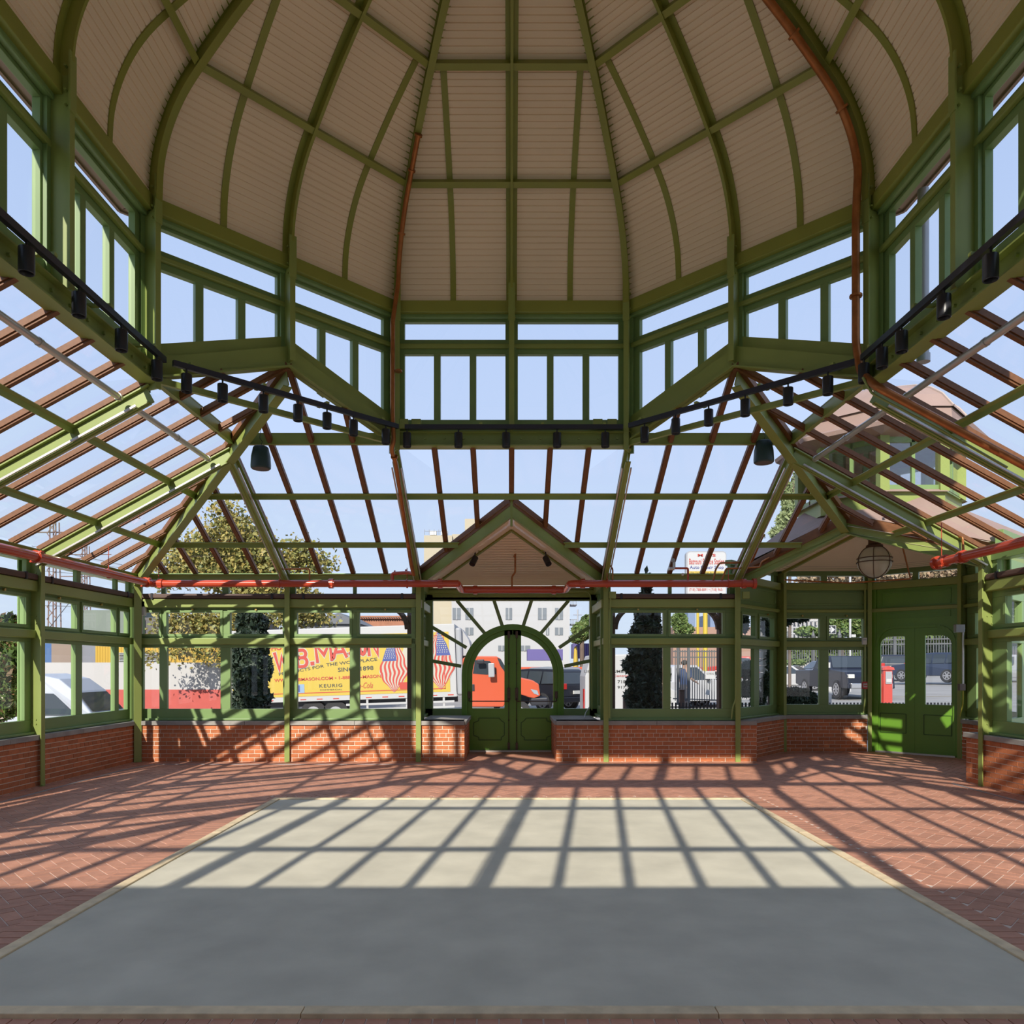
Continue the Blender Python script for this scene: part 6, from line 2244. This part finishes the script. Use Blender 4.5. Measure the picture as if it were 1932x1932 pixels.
# catenary-like pylons beyond the shaded side
for px, top, lab, d in ((103, 985, 'lattice pylon with cross arms, the nearer of two beyond the shaded wall', 55), (162, 1030, 'lattice pylon with cross arms, the farther of two beyond the shaded wall', 70)):
    pl = thing('lattice_pylon', lab, 'pylon')
    LAT = mat('rusty_lattice', (.20, .13, .11), .7)
    w = .35
    z0, z1 = P(0, 1260, d).z, P(0, top, d).z
    x = P(px, 0, d).x
    legs = MB(I4)
    for sx in (-w, w):
        for sy in (-w, w):
            legs.cyl((x + sx, d + sy, z0 - 2), (x + sx * .6, d + sy * .6, z1), .05, 5)
    legs.build('leg_frame', LAT, pl)
    b = MB(I4)
    nz = 12
    for i in range(nz):
        a = z0 + (z1 - z0) * i / nz; c = z0 + (z1 - z0) * (i + 1) / nz
        b.cyl((x - w, d - w, a), (x + w, d - w, c), .03, 4)
        b.cyl((x + w, d - w, a), (x - w, d - w, c), .03, 4)
    b.build('bracing', LAT, pl)
    for f_ in (.55, .75, .93):
        z = z0 + (z1 - z0) * f_
        MB(I4).cyl((x - 2.4, d, z), (x + 2.4, d, z), .05, 5).build('cross_arm', LAT, pl)
wr = thing('overhead_wires', 'thin overhead wires crossing the sky beyond the shaded wall', 'wires')
for i, (pa, pb) in enumerate((((60, 1075), (330, 1100)), ((60, 1052), (330, 1083)), ((60, 1120), (330, 1139)), ((60, 1142), (330, 1150)), ((60, 1030), (250, 1070)), ((85, 1195), (160, 1100)), ((170, 1200), (230, 1120)))):
    MB(I4).cyl(P(*pa, 50), P(*pb, 52), .022, 4).build('wire', BLACK, wr)
# hotel side street pole
up = thing('utility_pole', 'thin pale utility pole beyond the black SUV', 'pole')
a = P(1090, 1260, 50)
MB(I4).cyl((a.x, 50, -.2), (a.x, 50, P(0, 1150, 50).z), .05, 6).build('shaft', GREYB, up)
MB(I4).cyl((a.x - .3, 50, P(0, 1160, 50).z), (a.x + .3, 50, P(0, 1160, 50).z), .03, 5).build('cross_arm', GREYB, up)

# ---- planting
def leaf_cloud(name, blobs, n, size, m, parent=None, flat=.5, seed=1, kind='stuff', droop=0.0, aspect=1.6, spread=0.0):
    g = np.random.default_rng(seed)
    blobs = np.array(blobs, float)          # x y z rx ry rz
    vol = blobs[:, 3] * blobs[:, 4] * blobs[:, 5]
    idx = g.choice(len(blobs), n, p=vol / vol.sum())
    d = g.normal(size=(n, 3)); d /= np.linalg.norm(d, axis=1)[:, None]
    rr_ = g.random(n) ** (1 / 3) * .35 + .65 * g.random(n) ** .25
    c = blobs[idx, :3] + d * blobs[idx, 3:6] * rr_[:, None]
    if spread:
        # leaves sit in twig clusters with sky between them
        per = 26
        nc = n // per + 1
        cc = c[:nc]
        c = np.repeat(cc, per, 0)[:n] + g.normal(size=(n, 3)) * spread * np.array([.55, .55, .38])
    a = g.normal(size=(n, 3)); a[:, 2] -= droop; a /= np.linalg.norm(a, axis=1)[:, None]
    b = g.normal(size=(n, 3)); b -= a * (a * b).sum(1)[:, None]; b /= np.linalg.norm(b, axis=1)[:, None]
    s = size * (0.6 + .8 * g.random(n))[:, None]
    v = np.stack([c - a * s * aspect / 2, c - b * s / 2, c + a * s * aspect / 2, c + b * s / 2], 1).reshape(-1, 3)
    me = bpy.data.meshes.new(name)
    me.vertices.add(4 * n); me.vertices.foreach_set('co', v.ravel())
    me.loops.add(4 * n); me.loops.foreach_set('vertex_index', np.arange(4 * n))
    me.polygons.add(n); me.polygons.foreach_set('loop_start', np.arange(n) * 4)
    me.update(calc_edges=True)
    me.materials.append(m)
    o = bpy.data.objects.new(name, me)
    C.objects.link(o)
    if parent: o.parent = parent
    if kind: o['kind'] = kind
    return o
def leafmat(name, cols, rough=.6, trans=True):
    m = bpy.data.materials.new(name)
    m.use_nodes = True
    t = m.node_tree
    b = t.nodes['Principled BSDF']
    b.inputs['Roughness'].default_value = rough
    ge = t.nodes.new('ShaderNodeNewGeometry')
    cr = t.nodes.new('ShaderNodeValToRGB')
    t.links.new(ge.outputs['Random Per Island'], cr.inputs[0])
    el = cr.color_ramp.elements
    el[0].color = (*cols[0], 1); el[1].color = (*cols[-1], 1)
    for i, c in enumerate(cols[1:-1]):
        n_ = el.new((i + 1) / (len(cols) - 1)); n_.color = (*c, 1)
    t.links.new(cr.outputs[0], b.inputs['Base Color'])
    return m
LYEL = leafmat('autumn_leaves', [(.30, .22, .05), (.20, .22, .06), (.36, .27, .07), (.15, .17, .05)])
LCON = leafmat('conifer_sprays', [(.016, .032, .022), (.03, .05, .026), (.02, .04, .03)])
LGRN = leafmat('green_leaves', [(.09, .16, .03), (.13, .19, .05), (.06, .11, .03), (.17, .20, .06)])
LBUSH = leafmat('shrub_leaves', [(.05, .10, .02), (.10, .16, .03), (.03, .06, .015), (.20, .10, .05)], .35)
BARK = mat('bark', (.12, .09, .07), .9, nvar=.2)
def tree(name, label, cat, d, trunk, blobs, n, size, m, group=None, seed=3, spread=.0):
    t = thing(name, label, cat, group=group)
    base = P(trunk[0][0], trunk[0][1], d)
    pts = [P(px, py, d) for px, py in trunk]
    pts[0].z = gz(pts[0].x, d) - .1
    MB(I4).tube(pts, .02 * d / 3 * .8 if len(trunk) < 2 else .14, 8).build('trunk', BARK, t, smooth=True)
    B_ = []
    k = d / FPX
    for px, py, rx, rz in blobs:
        c = P(px, py, d)
        B_.append((c.x, c.y, c.z, rx * k, max(rx, rz) * k * .9, rz * k))
        br = MB(I4)
    br = MB(I4)
    for bb in B_:
        br.cyl(pts[-1], (bb[0], bb[1], bb[2] - bb[5] * .2), .05, 5, .015)
        br.cyl((bb[0], bb[1], bb[2] - bb[5] * .2), (bb[0] + bb[3] * .6, bb[1], bb[2] + bb[5] * .5), .02, 4, .006)
        br.cyl((bb[0], bb[1], bb[2] - bb[5] * .2), (bb[0] - bb[3] * .6, bb[1], bb[2] + bb[5] * .5), .02, 4, .006)
    br.build('branches', BARK, t)
    leaf_cloud('foliage', B_, n, size, m, t, seed=seed, spread=spread)
    return t
tree('plane_tree', 'plane tree with sparse yellowing leaves behind the shaded corner glass', 'tree', 31.9,
     [(470, 1330), (474, 1230), (466, 1110)],
     [(440, 1010, 46, 38), (425, 965, 30, 22), (400, 1040, 50, 32), (350, 1060, 48, 30), (318, 1085, 30, 18), (470, 1045, 50, 38), (505, 1075, 46, 28), (420, 1085, 70, 26), (560, 1050, 40, 28), (590, 1068, 34, 22), (350, 1180, 60, 22), (415, 1180, 50, 20), (465, 1165, 40, 24), (560, 1160, 60, 18), (345, 1232, 30, 12), (400, 1235, 40, 14), (285, 1240, 14, 18), (510, 1120, 80, 20)],
     24000, .115, LYEL, seed=5, spread=.55)
def conifer(name, label, d, px, ytop, ybot, halfw, n, seed, tip=.1, size=.075):
    t = thing(name, label, 'conifer')
    a = P(px, 0, d)
    zt_, zb = P(0, ytop, d).z, P(0, ybot, d).z
    MB(I4).cyl((a.x, d, zb - .6), (a.x, d, zt_ - .05), .09, 8, .02).build('trunk', BARK, t)
    k = d / FPX
    B_ = []
    m_ = 26
    gq = np.random.default_rng(seed + 100)
    for i in range(520):
        f = gq.random() ** 1.15
        an_ = gq.random() * 6.283
        w = halfw * k * (tip + (1 - tip) * min(1, (1 - f) * 1.9))
        w *= .86 + .12 * math.sin(an_ * 3 + f * 31) + .10 * math.sin(f * 57 + seed)
        rr0 = gq.uniform(.2, 1.0) ** .6
        q = w * gq.uniform(.10, .26) + .03
        B_.append((a.x + (w - q * .4) * rr0 * math.cos(an_), d + (w - q * .4) * rr0 * math.sin(an_), zb + (zt_ - zb) * f, q, q, q * 1.25))
    for i in range(m_):
        f = i / (m_ - 1)
        w = halfw * k * .42 * (tip + (1 - tip) * min(1, (1 - f) * 1.9))
        B_.append((a.x, d, zb + (zt_ - zb) * f, w, w, (zt_ - zb) / m_ * 1.4))
    leaf_cloud('foliage', B_, n, size, LCON, t, seed=seed, droop=.7, aspect=2.4)
    br = MB(I4)
    for i in range(0, m_, 2):
        b_ = B_[520 + i]
        for j in range(5):
            an = j * 1.256 + i
            br.cyl((a.x, d, b_[2]), (a.x + b_[3] * .85 * math.cos(an), d + b_[3] * .85 * math.sin(an), b_[2] - .08), .012, 4, .004)
    br.build('branches', BARK, t)
conifer('conifer', 'dark upright conifer standing against the yellow truck', 16.3, 474, 1140, 1350, 36, 24000, 11, tip=.75)
conifer('conifer', 'tall dark conifer with a spired top outside the window right of the door', 16.0, 1220, 1085, 1350, 38, 34000, 12, tip=.10)
tb = thing('drooping_conifer', 'dark drooping conifer sprays outside the angled bay window', 'conifer')
def sprays(cs, n, seed, d):
    k = d / FPX
    return [(*P(px, py, d), rx * k, rx * k * .6, rz * k) for px, py, rx, rz in cs]
leaf_cloud('foliage', sprays([(1412, 1265, 16, 16), (1408, 1300, 14, 14), (1452, 1290, 14, 22), (1430, 1320, 14, 12), (1450, 1180, 12, 20), (1500, 1312, 30, 12), (1490, 1325, 24, 12), (1530, 1320, 12, 12), (1456, 1240, 8, 30), (1484, 1168, 12, 10), (1404, 1175, 8, 20), (1510, 1165, 16, 6)], 0, 0, 16.2), 13000, .065, LCON, tb, droop=1.2, aspect=2.4, seed=21)
MB(I4).tube([P(1452, 1350, 16.4), P(1455, 1150, 16.4), P(1500, 1120, 16.4)], .05, 6).build('trunk', BARK, tb)
b = MB(I4)
for px, py in ((1412, 1258), (1408, 1292), (1505, 1305), (1484, 1160), (1430, 1312)):
    b.cyl(P(1454, py - 20, 16.4), P(px, py, 16.2), .02, 5, .006)
b.build('branches', BARK, tb)
sh_ = thing('evergreen_shrub', 'glossy evergreen shrub with copper young leaves outside the shaded wall', 'shrub')
leaf_cloud('foliage', sprays([(10, 1275, 42, 70), (-20, 1230, 40, 60), (15, 1180, 22, 22), (0, 1320, 44, 40)], 0, 0, 12.0), 9000, .075, LBUSH, sh_, seed=31, aspect=2.0)
MB(I4).tube([P(0, 1400, 12.0), P(5, 1300, 12.0), P(10, 1190, 12.0)], .05, 6).build('trunk', BARK, sh_)
tree('street_tree', 'round green street tree behind the one-way sign', 'tree', 74, [(1590, 1260), (1590, 1200)], [(1575, 1185, 28, 22), (1612, 1178, 34, 26), (1640, 1180, 24, 22), (1595, 1165, 26, 14), (1525, 1192, 26, 10)], 6000, .26, LGRN, seed=41)
tree('street_tree', 'green tree above the tall fence beyond the double door', 'tree', 72, [(1730, 1260), (1730, 1215)], [(1690, 1205, 40, 14), (1740, 1200, 44, 14), (1790, 1198, 40, 16)], 6000, .26, LGRN, seed=42)
tree('street_tree', 'green trees past the double door window', 'tree', 68, [(1850, 1260), (1850, 1210)], [(1835, 1175, 40, 40), (1900, 1180, 50, 44), (1870, 1120, 50, 30)], 7000, .28, LGRN, seed=43)
tree('street_tree', 'thin tree beside the hotel and purple container', 'tree', 46, [(1098, 1250), (1098, 1210)], [(1100, 1190, 22, 18), (1088, 1205, 14, 8), (1108, 1170, 12, 10)], 2600, .17, LGRN, seed=44)
tree('street_tree', 'hazy tree left of the yellow sign poles', 'tree', 60, [(1280, 1250), (1280, 1200)], [(1282, 1172, 14, 16), (1290, 1188, 18, 10)], 2000, .3, LGRN, seed=45)
tree('autumn_tree', 'russet treetops above the corner bay strip windows', 'tree', 84, [(1640, 1200), (1640, 1150)], [(1570, 1092, 70, 14), (1660, 1090, 70, 18), (1750, 1085, 80, 22), (1830, 1075, 50, 22)], 7000, .34, leafmat('russet_leaves', [(.34, .22, .14), (.28, .22, .12), (.38, .28, .20)]), seed=46)
wl = thing('weeping_tree', 'slender light green treetop beside the cupola', 'tree')
leaf_cloud('foliage', sprays([(1487, 950, 12, 40), (1480, 985, 16, 20), (1470, 1005, 18, 10), (1500, 915, 6, 26)], 0, 0, 24.0), 1500, .10, leafmat('light_leaves', [(.20, .26, .12), (.26, .30, .14)]), wl, droop=1.5, seed=51, aspect=2.5)
MB(I4).tube([P(1490, 1330, 24), P(1490, 1000, 24), P(1498, 900, 24)], .05, 6).build('trunk', BARK, wl)
hd = thing('hedge', 'low green hedge in front of the tall fence behind the white sedan', 'hedge')
leaf_cloud('foliage', sprays([(1500, 1250, 22, 5), (1480, 1253, 12, 4)], 0, 0, 56.0), 1500, .16, LGRN, hd, seed=52)
fh = thing('hedge', 'tall green hedge growing behind the spiked fence across the street', 'hedge')
leaf_cloud('foliage', sprays([(1480 + 26 * i, 1228 + 5 * math.sin(i * 1.7), 26, 24) for i in range(20)], 0, 0, 76.0), 9000, .34, LGRN, fh, seed=53)
for i in range(7):
    a = P(1490 + 75 * i, 1250, 76.0)
    MB(I4).cyl((a.x, 76.0, -.1), (a.x, 76.0, a.z + .8), .10, 6).build('stem', BARK, fh)
for px, d_, sc in ((1500, 56, .2),):
    MB(I4).cyl((P(px, 0, d_).x, d_, -.1), (P(px, 0, d_).x, d_, P(0, 1252, d_).z), .08, 6).build('stem', BARK, hd)

# ---- a person behind the gate
def person(label, x, y, zg, H, shirt, trousers):
    t = thing('person', label, 'person', loc=(x, y, zg), rz=rad(-60))
    s = H / 1.75
    J = {'pel': (0, 0, .95), 'bel': (0, .01, 1.08), 'chs': (0, .0, 1.32), 'nk': (0, 0, 1.48), 'hd': (0, .02, 1.60), 'top': (0, .02, 1.72),
         'sl': (-.18, 0, 1.42), 'sr': (.18, 0, 1.42), 'el': (-.24, .02, 1.14), 'er': (.25, .06, 1.15), 'wl': (-.22, .12, .92), 'wr': (.20, .26, 1.08),
         'hl': (-.10, 0, .90), 'hr': (.10, 0, .90), 'kl': (-.11, .03, .50), 'kr': (.12, .0, .50), 'al': (-.11, -.02, .09), 'ar': (.13, -.04, .09), 'fl': (-.11, .12, .03), 'fr': (.14, .10, .03)}
    Rr = {'pel': .14, 'bel': .125, 'chs': .145, 'nk': .055, 'hd': .095, 'top': .07, 'sl': .06, 'sr': .06, 'el': .042, 'er': .042, 'wl': .03, 'wr': .03, 'hl': .09, 'hr': .09, 'kl': .06, 'kr': .06, 'al': .042, 'ar': .042, 'fl': .035, 'fr': .035}
    E = [('pel', 'bel'), ('bel', 'chs'), ('chs', 'nk'), ('nk', 'hd'), ('hd', 'top'), ('chs', 'sl'), ('chs', 'sr'), ('sl', 'el'), ('sr', 'er'), ('el', 'wl'), ('er', 'wr'), ('pel', 'hl'), ('pel', 'hr'), ('hl', 'kl'), ('hr', 'kr'), ('kl', 'al'), ('kr', 'ar'), ('al', 'fl'), ('ar', 'fr')]
    ks = list(J)
    V_ = [Vector(J[k]) * s for k in ks]
    Rl = [Rr[k] * s for k in ks]
    Ed = [(ks.index(a), ks.index(b)) for a, b in E]
    for w, sx in (('wl', -1), ('wr', 1)):
        wi = ks.index(w)
        el = V_[ks.index('e' + w[1])]
        d = (V_[wi] - el).normalized()
        V_.append(V_[wi] + d * .07 * s); Rl.append(.032 * s); pi_ = len(V_) - 1
        Ed.append((wi, pi_))
        for f_ in range(4):
            o_ = Vector((.0, (f_ - 1.5) * .018, 0))
            V_.append(V_[pi_] + (o_ + d * .035 + Vector((0, 0, -.004 * f_))) * s); Rl.append(.009 * s); Ed.append((pi_, len(V_) - 1))
            V_.append(V_[-1] + (d * .035 + Vector((0, .006, -.02))) * s); Rl.append(.007 * s); Ed.append((len(V_) - 2, len(V_) - 1))
        V_.append(V_[wi] + (d * .03 + Vector((0, .045, 0))) * s); Rl.append(.010 * s); Ed.append((wi, len(V_) - 1))
    me = bpy.data.meshes.new('body')
    me.from_pydata([tuple(v) for v in V_], Ed, [])
    o = bpy.data.objects.new('body', me)
    C.objects.link(o)
    o.parent = t
    sk = o.modifiers.new('skin', 'SKIN')
    sk.use_smooth_shade = True
    for i, sv in enumerate(me.skin_vertices[0].data):
        sv.radius = (Rl[i], Rl[i])
        sv.use_root = (i == 0)
    o.modifiers.new('sub', 'SUBSURF').levels = 1
    me.materials.append(mat('skin', (.38, .23, .16), .6))
    # clothes: shirt and trousers as fitted shells
    b = MB(I4)
    b.lathe([(.15 * s, .90 * s), (.155 * s, 1.0 * s), (.16 * s, 1.2 * s), (.175 * s, 1.34 * s), (.12 * s, 1.45 * s), (.065 * s, 1.49 * s)], (0, 0, 0), 14)
    for a_, c_ in (('sl', 'el'), ('sr', 'er')):
        A_, B_ = Vector(J[a_]) * s, Vector(J[c_]) * s
        b.cyl(A_ + Vector((0, 0, .02)), A_.lerp(B_, .75), .075 * s, 12, .06 * s)
    b.build('shirt', shirt, t, smooth=True)
    b = MB(I4)
    b.lathe([(.14 * s, .80 * s), (.16 * s, .86 * s), (.158 * s, 1.0 * s)], (0, 0, 0), 14)
    for a_, k1, a2 in (('hl', 'kl', 'al'), ('hr', 'kr', 'ar')):
        A_, K_, L_ = [Vector(J[q]) * s for q in (a_, k1, a2)]
        b.cyl(A_, K_, .10 * s, 12, .075 * s)
        b.cyl(K_, L_, .076 * s, 12, .062 * s)
    b.build('trousers', trousers, t, smooth=True)
    hr = MB(I4)
    hr.ball((0, -.01 * s, 1.665 * s), .105 * s, 14, 8, .8)
    hr.build('hair', mat('dark_hair', (.03, .025, .02), .8), t, smooth=True)
    fc_ = MB(I4)
    for sx in (-.035, .035): fc_.ball((sx * s, .105 * s, 1.62 * s), .012 * s, 6, 4)
    fc_.build('eye', mat('eye_dark', (.02, .02, .02), .3), t)
    fc_ = MB(I4)
    fc_.cyl((0, .10 * s, 1.60 * s), (0, .135 * s, 1.585 * s), .014 * s, 6, .016 * s)
    fc_.build('nose', MATS['skin'], t)
    b = MB(I4)
    b.box(-.025 * s, .095 * s, 1.545 * s, .025 * s, .112 * s, 1.552 * s)
    b.build('mouth', mat('lip', (.30, .12, .10), .6), t)
    for sx in (-1, 1):
        e_ = MB(I4)
        e_.ball((sx * .098 * s, .01 * s, 1.61 * s), .022 * s, 6, 4)
        e_.build('ear', MATS['skin'], t)
xg, yg = gpt(1292, 22.5)
person('person in a dark blue shirt standing behind the iron gate', xg, yg, .10, 1.74, mat('shirt_blue', (.03, .05, .11), .8), mat('trousers_dark', (.04, .04, .05), .8))
